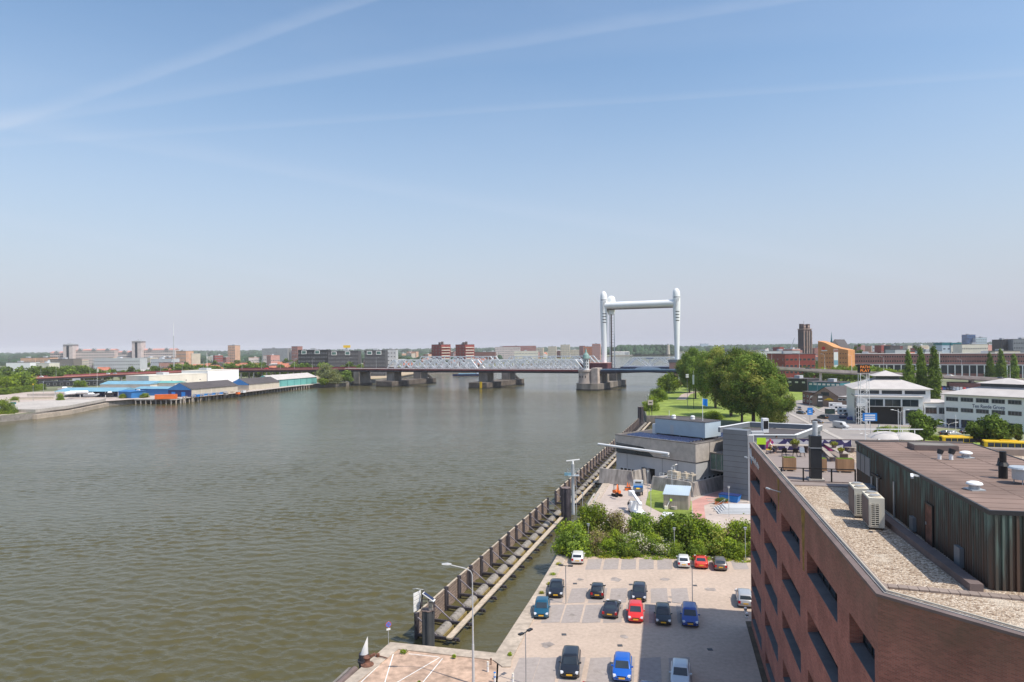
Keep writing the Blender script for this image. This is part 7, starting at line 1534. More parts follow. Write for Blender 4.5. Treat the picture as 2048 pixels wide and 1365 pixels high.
for i, (px, c_) in enumerate(((86, 'car_white'), (217, 'car_white'), (230, 'car_silver'), (528, 'car_red'))):
    r_ = (px-1024)/F; best = min((abs((lambda c: c.x/c.y)(along(u)[0])-r_), u) for u in np.linspace(0, cum[-1]-1, 900)); c, n_, z = along(best[1]); c = c+n_*3
    car('hatch', c_, c.x, c.y, -75, ['white car at the left end of the red-edged road', 'white car on the red-edged road beside the flag', 'silver car just right of the white one on the red-edged road', 'red car on the red-edged road above the sheds'][i], None, z=z+.2, name='car', detail=1)
# ------------------------------------------------------------------ left bank: timber pier, sheds, quay clutter
pA = Vector((-209.5, 424)); pB = Vector((-171.5, 587)); dj = (pB-pA).normalized(); nj = Vector((dj.y, -dj.x))
t = thing('timber_jetty', 'long pale jetty on short piles running along the blue and teal sheds', 'jetty', (pA.x, pA.y, 0), math.atan2(dj.y, dj.x)); Lj = (pB-pA).length
q = MB(); q.box(0, Lj, -.4, 4.6, -.45, .06); q.build('deck', 'concrete', t)
for i in range(int(Lj/4)): q = MB(); q.box(i*4+.3, i*4+.9, -.3, .3, -4, -.45); q.build('pile', 'concrete' if i % 3 else 'coping', t)
for i in range(9): x = 6+i*8; q = MB(); q.beam((x, -.8, -2.6), (x+3, -.8, 1.0), .35, .35); q.box(x-.25, x+.25, -1.2, -.6, -3, 1.2); q.box(x-.5, x+3.5, -1.25, -.6, .9, 1.25); q.build('fender_frame', 'coping', t)
a = Vector((-236, 427.2)); b = pA; d_ = (b-a).normalized(); t = thing('quay_jetty', 'short low jetty with dark gaps between piles in front of the orange container', 'jetty', (a.x, a.y, 0), math.atan2(d_.y, d_.x)); L_ = (b-a).length
q = MB(); q.box(-1, L_, -.5, 7, -.6, .06); q.build('deck', 'concrete', t)
for i in range(8): q = MB(); q.box(i*3.4, i*3.4+.5, -.4, .1, -4, -.6); q.build('pile', 'concrete', t)
def shed(p0, ang, length, width, he, hr, wall, roof, label, gable=None, name='shed'):
    "p0: near river-side corner; x runs along the river side, y away from the river"
    t = thing(name, label, 'shed', (p0[0], p0[1], 0), ang)
    q = MB(); q.box(0, length, 0, width, 0, he); q.build('wall', wall, t)
    q = MB(); o = .5; q.add([(-o, -o, he-.15), (length+o, -o, he-.15), (length+o, width/2, hr), (-o, width/2, hr), (-o, width+o, he-.15), (length+o, width+o, he-.15)], [(0, 1, 2, 3), (3, 2, 5, 4), (0, 4, 5, 1)]); q.build('roof', roof, t)
    q = MB(); q.add([(-o-.02, -o-.2, he-.6), (-o-.02, width/2, hr+.1), (-o-.02, width+o+.2, he-.6), (-o-.02, 0, he-.7), (-o-.02, width, he-.7)], [(0, 1, 2, 4, 3)])
    q.build('gable', gable or wall, t); q = MB(); q.add([(length+o, -o, he-.15), (length+o, width/2, hr), (length+o, width+o, he-.15)], [(0, 2, 1)]); q.build('gable', gable or wall, t)
    for i in range(1, int(length/9)): q = MB(); q.box(i*9-.15, i*9+.15, -.12, -.01, 0, he-.2); q.build('downpipe', 'cream' if wall != 'teal' else 'teal_dark', t)
    return t
ang = math.atan2(.953, .30)
s1 = shed((-207.6, 441), ang, 44, 18, 5.2, 9.0, 'beige', 'roof_dark', 'near long shed with dark roof, cream wall and bright blue gable', 'blue'); q = MB(); q.box(1, 33, -.35, -.13, 0, 1.4); q.build('blue_base', 'blue', s1)
q = MB(); q.box(-.25, -.02, -0.3, 18.3, 0, 4.6); q.build('blue_end_wall', 'navy', s1)
for y in (4.5, 12.5): q = MB(); q.box(-.35, -.26, y, y+3, .0, 3.2); q.build('door', 'sign_blue', s1)
s2 = shed((-196.0, 508), ang+R(2), 38, 17, 4.6, 8.6, 'beige', 'roof_dark', 'second dark-roofed shed with a narrow blue gable, before the teal one', 'blue')
s3 = shed((-190.6, 545), ang+R(0), 60, 19, 5.8, 9.4, 'teal', 'roof_light', 'long teal shed with a cream roof near the willow', 'teal')
a, b = (-277, 520), (-252, 563); building('warehouse', 'long low white warehouse behind the blue-roofed sheds', a, b, 30, 10.8, 'cream', rows=1, cols=4, first=6, ww=1, wh=.8, roofm='cream', fr='grey')
building('warehouse', 'taller white warehouse block right of the long low one', (-251.5, 563.5), (-238, 594), 30, 13.0, 'white', rows=1, cols=3, first=1.5, ww=1.2, wh=1.8, roofm='cream', fr='grey')
# canopies
def canopy(px0, px1, py, Z, depth, h, roofm, label, wall=None, rh=1.6):
    a = G(px0, py); a = D(px0, py, Z); b = D(px1, py, Z-6); dd = Vector((b.x-a.x, b.y-a.y)); t = thing('canopy_hall', label, 'shed', (a.x, a.y, 0), math.atan2(dd.y, dd.x)); W = dd.length
    q = MB(); q.add([(-.5, -.5, h), (W+.5, -.5, h), (W+.5, depth/2, h+rh), (-.5, depth/2, h+rh), (W+.5, depth+.5, h), (-.5, depth+.5, h)], [(0, 1, 2, 3), (3, 2, 4, 5), (0, 3, 5), (1, 4, 2), (0, 5, 4, 1)]); q.build('roof', roofm, t)
    if wall: q = MB(); q.box(0, W, .2, depth, 0, h); q.build('wall', wall, t)
    else:
        q = MB(); q.box(.5, W-.5, depth*.5, depth, 0, h); q.build('back_wall', 'navy', t)
        n_ = max(2, int(W/9))
        for i in range(n_+1): q = MB(); q.box(i*W/n_-.15, i*W/n_+.15, 0, .3, 0, h); q.build('post', 'white', t)
canopy(110, 236, 780, 452, 22, 3.8, 'blue_light', 'wide open canopy with a pale blue roof on white posts', rh=2.0); canopy(200, 300, 770, 500, 18, 6.0, 'blue_light', 'cream hall with a light blue roof behind the open canopy', 'cream', 2); canopy(236, 262, 778, 440, 10, 4.2, 'blue', 'small bright blue shed at the right end of the open canopy', 'blue', .8)
canopy(268, 345, 778, 462, 14, 4.6, 'blue_light', 'low light blue roofed hall left of the blue gable', 'blue', 1.2); canopy(280, 350, 766, 505, 12, 6.5, 'teal', 'narrow teal-roofed hall below the white warehouse', 'cream', 1.2)
def dbox(name, label, px, py, w_, d, h, m, rz=0, cat='container', extra=None):
    p = G(px, py); t = thing(name, label, cat, (p.x, p.y, 0), rz); q = MB(); q.box(-w_/2, w_/2, 0, d, .15, h, 0); n_ = int(w_/.6)
    q.build('shell', m, t); q = MB()
    for i in range(n_): q.box(-w_/2+i*.6, -w_/2+i*.6+.25, -.04, -.005, .3, h-.15)
    q.build('ribs', m, t); q = MB(); q.box(-w_/2-.03, w_/2+.03, -.05, d+.03, h, h+.08); q.build('lid', extra or m, t)
dbox('container', 'bright orange container on the quay before the blue gable', 331, 799, 12.5, 2.5, 2.9, 'orange', R(10)); dbox('container', 'small blue container left of the orange items', 250, 788, 6, 2.5, 2.8, 'sign_blue', R(5)); dbox('skip', 'small orange skip beside the low shrubs', 257, 792, 4, 2, 1.6, 'orange', R(5), 'skip'); dbox('skip', 'pale orange skip behind the orange container', 300, 787, 9, 2, 1.8, 'brick_orange', R(5), 'skip')
dbox('container', 'beige container at the left end of the quay ramp', 20, 812, 6, 2.5, 2.6, 'beige', R(10)); dbox('container', 'green container beside the beige one on the left quay', 24, 815, 2.0, 2.2, 2.6, 'teal_dark', R(10))
building('shade_block', 'long dark block added for the shade beneath the red-edged road', D(76, 765, 592)[:], D(196, 760, 600)[:], 12, 4.2, 'anthracite', rows=1, cols=9, first=1, ww=2.4, wh=2.2, fr='palegrey', gl='black', roofm='darkgrey')  # dark block added under the road, its colour giving the shade there
for i, (px, py, w_, h_, m_, l_) in enumerate(((98, 793, 30, 1.6, 'concrete', 'low concrete quay wall left of the ivy bush'), (205, 789, 20, 1.2, 'beige', 'low beige wall behind the inflatable boat'), (60, 800, 26, 1.3, 'beige', 'low beige wall by the slim yellow-headed lamp'))):
    p = G(px, py); t = thing('low_wall', l_, 'wall', (p.x-w_/2, p.y, 0), R(6)); q = MB(); q.box(0, w_, 0, .6, 0, h_); q.build('wall_body', m_, t); q = MB(); q.box(-.1, w_+.1, -.1, .7, h_, h_+.15); q.build('wall_cap', 'coping', t)
for i, (px, py, m_, l_) in enumerate(((395, 792, 'sign_blue', 'blue crate at the left end of the near shed wall'), (452, 789, 'concrete_dark', 'dark crate where the jetty meets the near shed'), (487, 784, 'white', 'white crate beside the second blue gable'), (476, 787, 'orange', 'small orange crate by the gap between the sheds'))):
    p = G(px, py+2); t = thing('crate', l_, 'crate', (p.x, p.y, .1), R(70)); q = MB(); q.box(-1.2, 1.2, -.9, .9, 0, 1.5); q.build('crate_body', m_, t); q = MB(); q.box(-1.25, 1.25, -.95, .95, 1.5, 1.6); q.build('lid', 'palegrey', t)
# tank semi-trailers and boats on the hard
def tanker(px, py, rz, label, m='white', L_=11):
    p = G(px, py); t = thing('tank_trailer', label, 'trailer', (p.x, p.y, 1.6), rz); q = MB(); q.loft([[(x, math.cos(k*R(30))*r_, 2.3+math.sin(k*R(30))*r_) for k in range(12)] for x, r_ in ((-L_/2, .7), (-L_/2+.3, 1.1), (L_/2-.3, 1.1), (L_/2, .7))]); autosmooth(q.build('tank', m, t, fix=True))
    q = MB(); q.box(-L_/2, L_/2, -.5, .5, .8, 1.2); q.build('chassis', 'darkgrey', t)
    for x in (-L_/2+2, -L_/2+3.3, L_/2-2): q = MB(); q.cyl((x, -1.1, .5), (x, 1.1, .5), .5, n=12); q.build('axle', 'rubber', t)
tanker(158, 797, R(8), 'long white tank trailer parked on the quay ramp'); tanker(140, 799, R(75), 'white tank trailer seen end-on beside the ivy bush', L_=7)
def boat(px, py, rz, label, m='palegrey', L_=9):
    p = G(px, py); t = thing('motor_boat', label, 'boat', (p.x, p.y, 1.6), rz); q = MB(); q.loft([[(x, -w_, z1), (x, -w_*.5, z0), (x, w_*.5, z0), (x, w_, z1)] for x, w_, z0, z1 in ((-L_/2, 1.2, .6, 1.9), (0, 1.4, .5, 1.9), (L_*.3, 1.0, .7, 2.1), (L_/2, .08, 1.6, 2.4))]); q.build('hull', m, t, fix=True)
    q = MB(); q.loft([[(-L_*.2, -.9, 1.9), (-L_*.2, .9, 1.9), (L_*.2, .8, 1.95), (L_*.2, -.8, 1.95)], [(-L_*.15, -.7, 2.9), (-L_*.15, .7, 2.9), (L_*.08, .6, 2.9), (L_*.08, -.6, 2.9)]]); q.build('cabin', 'white', t, fix=True); q = MB(); q.box(-2, 2, -.6, .6, 0, .6); q.build('cradle', 'darkgrey', t)
boat(183, 800, R(10), 'grey motor boat on a dark cradle on the quay ramp'); boat(130, 786, R(20), 'white motor boat behind the ivy bush'); boat(220, 797, R(5), 'low dark inflatable boat lying on the quay', 'anthracite', 6); boat(277, 793, R(-10), 'white boat beside the low shrubs', 'white', 7)
def flagp(px, py, h_, label, m='cream'):
    p = G(px, py); t = thing('flagpole', label, 'flagpole', p); q = MB(); q.cyl((0, 0, 0), (0, 0, h_), .12, .08, 6); q.build('pole', 'white', t); q = MB(); q.box(.1, 1.3, -.03, .03, h_-3, h_-.2); q.build('banner', m, t)
flagp(194.5, 775, 16, 'flagpole with a hanging white banner before the red-edged road')
for i, (px, py, h_) in enumerate(((66.5, 806, 9), (87, 790, 7), (58, 782, 8))): p = G(px, py); t = thing('quay_lamp', ['slim lamp with yellow head on the left quay ramp', 'slim grey pole at the right end of the left hedge', 'slim lamp behind the left hedge'][i], 'street lamp', p); q = MB(); q.cyl((0, 0, 0), (0, 0, h_+1.6), .12, .08, 6); q.build('pole', 'steel', t); q = MB(); q.box(-.2, .2, -.2, .2, h_+1.6, h_+2.3); q.build('lamp_head', 'yellow' if i == 0 else 'steel', t)
# vegetation of the left bank
tree('light', G(44, 783), 16.5, 'bright yellow-green round tree at the left edge', wide=1.0, v=0); tree('light', G(18, 783), 12.5, 'smaller bright green tree at the very left edge', wide=.9, v=1)
tree('willow', (-159.5, 592, 0), 17.6, 'wide grey-green willow at the end of the teal shed', name='willow_tree', wide=1.1); tree('light', (-161, 583, -1), 7, 'yellow-green bush at the foot of the willow', 'bush', 'bush'); tree('mid', (-146, 603, 0), 12, 'dark tree behind the right side of the willow')
tree('bush_green', G(8, 836, -2), 9.5, 'dark green bush hanging over the water at the left edge', 'bush', 'bush', None, 1.0); tree('bush_green', G(120, 806, 0), 6.0, 'ivy-like green bush growing over the quay ramp', 'bush', 'bush', None, .7); tree('bush_olive', G(30, 808), 4.5, 'olive bush behind the beige container', 'bush', 'bush', None, 1.0); tree('bush_olive', G(246, 797), 3.0, 'low shrubs left of the orange container', 'bush', 'bush', None, 1.4); tree('bush_olive', G(290, 796), 3.2, 'low shrubs directly left of the orange container', 'bush', 'bush', None, 1.7); tree('bush_green', G(160, 774), 6.5, 'rounded green bush under the red-edged road', 'bush', 'bush', None, 1.4)
hd = [(5+i*7.2, 790-i*.9) for i in range(12)]
for i, (px, py) in enumerate(hd): tree('bush_green', G(px, py), 5.2, ORD[i]+' bush from the left in the clipped hedge on the left bank', 'bush', 'bush', 'clipped hedge of the left bank', 1.1, trunk=False)
p0_ = [(-470, 560), (-452, 590), (-430, 640), (-480, 620), (-455, 655), (-500, 580), (-475, 680), (-440, 700), (-500, 520), (-520, 610), (-470, 520)]
for i, (x, y) in enumerate(p0_): tree('mid', (x, y, 0), random.uniform(15, 19), 'tall dark green tree in the clump behind the left hedge', group='dark trees behind the left hedge')
gr = [('row of dark green trees right behind the red-edged road', 'trees lining the red-edged road', [(u_, random.uniform(22, 60), random.uniform(11, 18)) for u_ in np.arange(14, cum[-1]-10, 6.0)])]
for l_, g_, lst in gr:
    for u_, o_, h_ in lst:
        p, n_, z = along(u_); p = p+n_*o_; tree(random.choice(['mid', 'far', 'mid']), (p.x, p.y, 0), h_, l_, group=g_)
for i in range(70):
    px = random.uniform(-10, 620); Z = random.uniform(780, 1250); p = D(px, 700, Z); tree('far', (p.x, p.y, 0), random.uniform(8, 16), 'mid-distance green tree among the houses of the left town', group='trees among the left town houses')
for i in range(26):
    px = random.uniform(640, 990); Z = random.uniform(900, 1700); p = D(px, 700, Z)
    if p.x > -120 and Z > 900 and px > 960: continue
    tree('far', (p.x, p.y, 0), random.uniform(8, 14), 'distant tree between the blocks behind the truss bridge', group='trees behind the truss bridge')
# beach and far quay behind the bridge
q = MB(); q.prism([(-150, 650), (-126, 705), (-112, 850), (-82, 886), (-49, 961), (-60, 1000), (-200, 900), (-240, 700)], -.5, .4); q.build('sand_bank', 'sand')['kind'] = 'structure'
boatp = [(-128, 560)]
t = thing('river_barge', 'dark blue barge moored beyond the middle of the road bridge', 'barge', (-50, 800, -3), R(8)); q = MB(); q.loft([[(x, -w_, 2.2), (x, -w_*.8, 0), (x, w_*.8, 0), (x, w_, 2.2)] for x, w_ in ((-20, .6), (-15, 3.6), (15, 3.8), (20, 2.5))]); q.build('hull', 'navy', t, fix=True); q = MB(); q.box(8, 15, -2.4, 2.4, 2.2, 4.8); q.build('wheelhouse', 'bluegrey', t); q = MB(); q.box(-13, 7, -2.6, 2.6, 2.2, 3.0); q.build('hatch_cover', 'blue_light', t)
# ------------------------------------------------------------------ the town on the horizon
# black apartment blocks left of the truss
for px0, px1, yt, Z, rows, cols, m, l_ in ((596, 655, 701, 770, 6, 12, 'anthracite', 'black apartment block with a green-framed box window, leftmost of three'), (656, 716, 703, 760, 6, 12, 'darkgrey', 'black apartment block in the middle of three, with pale roof huts'), (729, 770, 702, 740, 6, 8, 'darkgrey', 'black apartment block closest to the truss bridge')):
    t = bpx('apartment_block', l_, px0, px1, yt, Z, 16, m, rows=rows, cols=cols, first=3, ww=1.5, wh=1.3, fr='palegrey', roofm='anthracite')
    W = D(px1, 700, Z).x-D(px0, 700, Z).x; hh = D(px0, yt, Z).z
    for k in range(2): q = MB(); q.box(W*(.12+.45*k), W*(.12+.45*k)+5.5, -.5, 3, hh-4.4, hh-.4, 0); q.box(W*(.12+.45*k)+.5, W*(.12+.45*k)+5.0, -.56, -.5, hh-3.9, hh-.9, 1); q.build('bay_window', ['white', 'glass_green'], t)
bpx('apartment_block', 'white and purple slab just right of the black blocks', 768, 792, 700, 800, 14, 'palegrey', rows=6, cols=4, first=2, ww=2.2, wh=1.2)
for px0, px1, l_ in ((863, 893, 'left one of two red brick apartment towers with cream balconies'), (911, 941, 'right one of two red brick apartment towers with cream balconies')):
    Z = 1120; t = bpx('apartment_tower', l_, px0, (px0+px1)/2+4, 690, Z, 22, 'brick_red', turn=14, rows=7, cols=3, first=3, ww=2.2, wh=1.6, fr='cream')
    a = D((px0+px1)/2+4.2, 690, Z-14); b = D(px1+6, 690, Z+4); dd = Vector((b.x-a.x, b.y-a.y)); h_ = D(px0, 690, Z).z; q = MB(); rz0 = t.rotation_euler[2]
    t2 = MB(); W = (Vector(D((px0+px1)/2+4, 690, Z-14)[:2])-Vector(D(px0, 690, Z)[:2])).length; 
    for k in range(7): t2.box(W+.05, W+1.6, .5, 19, 3.2+k*(h_-4)/7, 4.4+k*(h_-4)/7)
    t2.build('balconies', 'cream', t)
    q = MB(); q.box(W*.5, W*.5+3, 5, 9, h_+.3, h_+4); q.box(W*.9-1, W*.9+1, 4, 7, h_+.3, h_+5); q.build('stack', 'church', t)
C_ = [ # name, label, px0, px1, ytop, Z, wall, rows, cols, sidecols, roof
 ('apartment_block', 'long pale terraced block left of the grey slabs', 990, 1040, 695, 1700, 'palepink', 5, 16, 0), ('apartment_block', 'red-brown block rising behind the terraced block', 1000, 1072, 693, 1900, 'brick_purple', 6, 15, 0),
 ('apartment_block', 'low white-fronted row right of the terraced block', 1028, 1076, 703, 1550, 'cream', 3, 16, 0), ('apartment_block', 'low dark row at the water left of the terraced block', 948, 990, 705, 1300, 'brick_brown', 2, 12, 0),
 ('slab_block', 'shortest of three beige slab blocks', 1072, 1086, 696, 1800, 'beige', 5, 4, 2), ('slab_block', 'middle of three beige slab blocks', 1096, 1112, 693.5, 1800, 'beige', 6, 4, 2), ('slab_block', 'tallest of three beige slab blocks', 1121, 1139, 690, 1800, 'beige', 7, 5, 2),
 ('apartment_block', 'low beige row right of the tallest slab', 1141, 1160, 700, 1800, 'beige', 3, 6, 0), ('apartment_block', 'narrow purple-grey block near the left lift tower', 1158.5, 1167, 692.5, 1600, 'brick_purple', 7, 3, 0), ('apartment_block', 'orange-pink block right of the narrow purple one', 1168, 1184, 694, 1550, 'brick_orange', 6, 5, 0), ('apartment_block', 'grey-purple tower block right against the left lift tower', 1184, 1200, 688.5, 1500, 'brick_pink', 8, 5, 0),
 ('brick_tower', 'lone orange-brick tower block above the trees on the left', 455.5, 470, 691.5, 1350, 'peach', 7, 4, 0), ('office_slab', 'wide grey office slab right of the lone brick tower', 524, 575, 698, 1300, 'grey', 4, 18, 0), ('white_hut', 'white block at the end of the wide grey slab', 576.5, 582, 697.5, 1310, 'white', 0, 0, 0), ('brick_tower', 'purple-brick tower right of the white block', 583, 595, 693.5, 1300, 'brick_purple', 6, 4, 0),
 ('apartment_block', 'orange-brown windowed block right of the tall mast', 352, 372, 703, 1000, 'peach', 5, 7, 2), ('apartment_block', 'low pale block right of the orange-brown one', 373, 383, 708, 1010, 'beige', 3, 4, 0),
 ('parking_deck', 'long white-striped parking deck with red panels', 187, 280, 718, 900, 'palegrey', 4, 22, 0), ('stone_block', 'blank grey stone block left of the parking deck', 100, 147, 719, 960, 'concrete_dark', 2, 6, 0), ('apartment_block', 'peach terraced block far left', 41, 70, 716.5, 1150, 'peach', 3, 10, 0), ('apartment_block', 'peach and white terraced block right of the far left one', 71, 100, 716, 1100, 'peach', 3, 9, 0),
 ('low_hall', 'low white hall at the far left above the dark trees', 12, 60, 726, 900, 'white', 1, 6, 0), ('low_hall', 'low cream hall with an orange base at the far left', 72, 98, 727, 880, 'cream', 1, 4, 0), ('apartment_block', 'cream block behind the parking deck', 281, 300, 716, 1000, 'beige', 3, 6, 0), ('apartment_block', 'grey low block left of the tall mast', 301, 345, 719, 950, 'palegrey', 3, 12, 0), ('apartment_block', 'pink low block beneath the grey one, left of the tall mast', 318, 352, 726, 880, 'brick_pink', 2, 9, 0)]
for nm, l_, px0, px1, yt, Z, m, rows, cols, sc in C_:
    bpx(nm, l_, px0, px1, yt, Z, 16, m, rows=rows, cols=cols, sidecols=sc, first=2.5, ww=min(2.2, .62*(px1-px0)*Z/F/max(1, cols)), wh=1.5, roofm='palegrey' if m in ('beige', 'cream', 'palegrey') else 'roof_dark', turn=4)
# the gabled apartment complex with two lift towers
for px0, px1, yt, l_ in ((100, 126, 704, 'left wing of the gabled apartment complex'), (146, 229, 699.5, 'middle wing of the gabled apartment complex, between its towers'), (236, 262, 703, 'short wing left of the taller complex tower'), (283, 350, 698.5, 'right wing of the gabled apartment complex')):
    Z = 1300; t = bpx('gabled_apartments', l_, px0, px1, yt+2, Z, 16, 'palepink', rows=6, cols=min(16, int((px1-px0)/4.5)+2), first=2, ww=3.0, wh=2.0, roof='gable', roofm='brick_pink', rh=2.5); W = (px1-px0)*Z/F
    for k in range(max(1, int(W/26))):
        q = MB(); x = W*(k+.5)/max(1, int(W/26)); h_ = D(px0, yt+2, Z).z; q.add([(x-4, -.8, h_-1), (x+4, -.8, h_-1), (x+4, -.8, h_+1), (x, -.8, h_+4), (x-4, -.8, h_+1), (x-4, 8, h_-1), (x+4, 8, h_-1), (x+4, 8, h_+1), (x, 8, h_+4), (x-4, 8, h_+1)], [(0, 1, 2, 3, 4), (9, 8, 7, 6, 5), (4, 3, 8, 9), (3, 2, 7, 8), (0, 4, 9, 5), (1, 6, 7, 2)]); q.build('dormer', 'grey', t)
for px0, px1, yt, l_ in ((126, 145, 690, 'shorter pink lift tower with grey pyramid cap'), (263.5, 281.5, 683.5, 'taller pink lift tower with grey pyramid cap')):
    a = D(px0, yt, 1290); b = D(px1, yt, 1290); t = thing('lift_tower', l_, 'tower', (a.x, a.y, 0)); W = b.x-a.x; h_ = a.z
    q = MB(); q.box(0, W, 0, W, 0, h_); q.build('wall', 'palepink', t); q = MB(); q.box(W*.36, W*.62, -.3, -.02, 2, h_-2); q.build('glass_strip', 'glass_far', t); q = MB(); q.add([(-1.2, -1.2, h_), (W+1.2, -1.2, h_), (W+1.2, W+1.2, h_), (-1.2, W+1.2, h_), (W/2, W/2, h_+4)], [(0, 1, 4), (1, 2, 4), (2, 3, 4), (3, 0, 4), (3, 2, 1, 0)]); q.build('cap', 'grey', t)
# tall mast
p = D(348, 745, 720); t = thing('radio_mast', 'very tall thin white mast above the left town', 'mast', (p.x, p.y, 0)); q = MB(); q.cyl((0, 0, 0), (0, 0, 46), .5, .4, 8); q.build('shaft', 'palegrey', t); q = MB(); q.cyl((0, 0, 46), (0, 0, 60.5), .3, .12, 6); q.build('tip', 'white', t)
p = D(414, 720, 900); t = thing('wind_mast', 'small white mast among the left trees', 'mast', (p.x, p.y, 0)); q = MB(); q.cyl((0, 0, 0), (0, 0, 27), .35, .2, 6); q.build('shaft', 'white', t); q = MB(); q.box(-.4, .4, -.4, .4, 20, 21); q.build('lamp', 'white', t)
# houses: one mesh kit, copied
def housekit(nm, wall, roof, w_=9, d=9, h_=5.5, rh=4):
    t = building(nm, 'x', (0, 0), (w_, 0), d, h_, wall, rows=1, cols=3, first=1.2, ww=1.4, wh=1.5, roof='gable', roofm=roof, rh=rh, cat='house'); return t
kits = [(housekit('town_house', 'house_brick', 'roof_red'), 'distant small house with an orange-red tiled roof'), (housekit('town_house', 'cream', 'roof_red', 14, 9, 6), 'distant pale house with an orange-red tiled roof'), (housekit('town_house', 'brick_brown', 'roof_dark', 12, 9, 6.5), 'distant brick house with a dark roof'), (housekit('town_house', 'palegrey', 'roof_light', 18, 12, 6, 1.5), 'distant pale house with a light grey roof')]
used = set()
def house(px, Z, k, zone, sc=1.0):
    src, l_ = kits[k]; o = src if k not in used else copy_tree(src); used.add(k)
    p = D(px, 700, Z); o.location = (p.x, p.y, 0); o.rotation_euler = (0, 0, R(random.uniform(-35, 35))); o.scale = (sc, sc, sc); o['label'] = l_+' '+zone[0]; o['category'] = 'house'; o['group'] = zone[1]
zl = ('in the town left of the bridge', 'houses of the left town'); zr = ('in the old town on the right', 'houses of the old town'); zf = ('on the far river bend', 'houses on the river bend')
for i in range(46): house(random.uniform(370, 625), random.uniform(760, 1150), random.choice([0, 0, 1, 2, 3]), zl)
for i in range(14): house(random.uniform(0, 350), random.uniform(780, 1000), random.choice([0, 1, 2, 3]), zl)
for i in range(30): house(random.uniform(640, 960), random.uniform(900, 1600), random.choice([0, 1, 2, 3]), zl, 1.2)
for i in range(18): house(random.uniform(950, 1200), random.uniform(1800, 2000), random.choice([0, 1, 3, 3]), zf, 1.5)
for i in range(12): house(random.uniform(1222, 1250), random.uniform(2330, 2420), 3, zf, 1.5)
for i in range(24): house(random.uniform(1540, 1720), random.uniform(760, 1100), random.choice([0, 1, 2, 3]), zr, 1.3)
for i in range(70): house(random.uniform(1690, 2060), random.uniform(760, 1700), random.choice([0, 0, 1, 2, 3]), zr, 1.5)
# right side: red office, orange office, long brick block
a, b = D(1534, 706, 610), D(1570, 706, 560); t = building('brick_office', 'dark red and orange-red cubic office at the left end of the right viaduct', a, b, 24, 21.8, 'brick_red', rows=3, cols=4, sidecols=7, first=6, ww=2.6, wh=2.0, fr='brick_orange', roofm='roof_dark')
a, b = D(1636, 700, 620), D(1696, 700, 600); W = (Vector(b[:2])-Vector(a[:2])).length; t = thing('orange_office', 'bright orange office with a sharply sloping roofline beside the church tower', 'building', (a.x, a.y, 0), math.atan2(b.y-a.y, b.x-a.x))
q = MB(); pr = [(0, 0), (W, 0), (W, 24.5), (W*.55, 27), (.25*W, 31), (0, 32.8)]; vs = [(x, 0, z) for x, z in pr]+[(x, 14, z) for x, z in pr]; n_ = 6; q.add(vs, [tuple(range(n_)), tuple(range(n_, 2*n_))[::-1]]+[(i, i+n_, (i+1) % n_+n_, (i+1) % n_) for i in range(n_)]); q.build('wall', 'brick_bright', t, fix=True)
mm = win_mesh(1.0, 1.1, 'brick_bright', 'glass_far')
for r_ in range(4):
    for c_ in range(10): link('window', mm, t, (3.5+c_*2.35, 0, 9+r_*3.9))
q = MB(); q.cyl((5, -.15, 26.2), (5, -.02, 26.2), 1.6, n=16); q.build('round_logo', 'red', t); q = MB(); q.box(3.2, 8.4, -.12, -.02, 23.6, 24.4); q.build('logo_bar', 'white', t)
a = D(1669, 740, 585); t = thing('banner_tower', 'upright sign tower with white and blue panels before the orange office', 'sign tower', (a.x, a.y, 0)); q = MB(); q.box(-.4, 3.2, 0, .5, 9, 25.5); q.build('panel', 'white', t); q = MB(); q.box(-.3, 3.1, -.06, -.01, 12, 16); q.build('blue_panel', 'blue_light', t); q = MB(); q.box(-.3, 3.1, -.06, -.01, 23, 25.3); q.build('red_panel', 'brick_purple', t); [MB().box(x, x+.4, 0, .4, 0, 9).build('post', 'white', t) for x in (0, 2.4)]
def longblock(px0, px1, Z0, Z1, label, cols):
    a, b = D(px0, 709, Z0), D(px1, 709, Z1); h_ = 20.3
    t = building('long_brick_block', label, a, b, 22, h_, 'brick_purple', rows=0, roofm='roof_light'); W = (Vector(b[:2])-Vector(a[:2])).length
    m1 = win_mesh(1.5, 1.7, 'brick_pink', 'glass')
    for r_ in (13.0, 17.0):
        for c_ in range(cols): link('window', m1, t, ((c_+.5)*W/cols, 0, r_))
    n2 = cols//3
    q = MB(); q.box(0, W, -1.6, -.05, 10.4, 11.2); q.build('canopy', 'palegrey', t)
    q = MB(); q.box(.5, W-.5, -.12, -.02, 3.4, 10.2); q.build('glazing', 'glass_far', t)
    for c_ in range(n2+1): q = MB(); q.box(c_*(W-.8)/n2, c_*(W-.8)/n2+.8, -1.6, -.9, 0, 10.4); q.build('column', 'white', t)
    return t
longblock(1675, 1878, 640, 600, 'left part of the long brick shopping block with white columns', 42); longblock(1880, 2110, 598, 556, 'right part of the long brick shopping block, behind the slim poplars', 45)
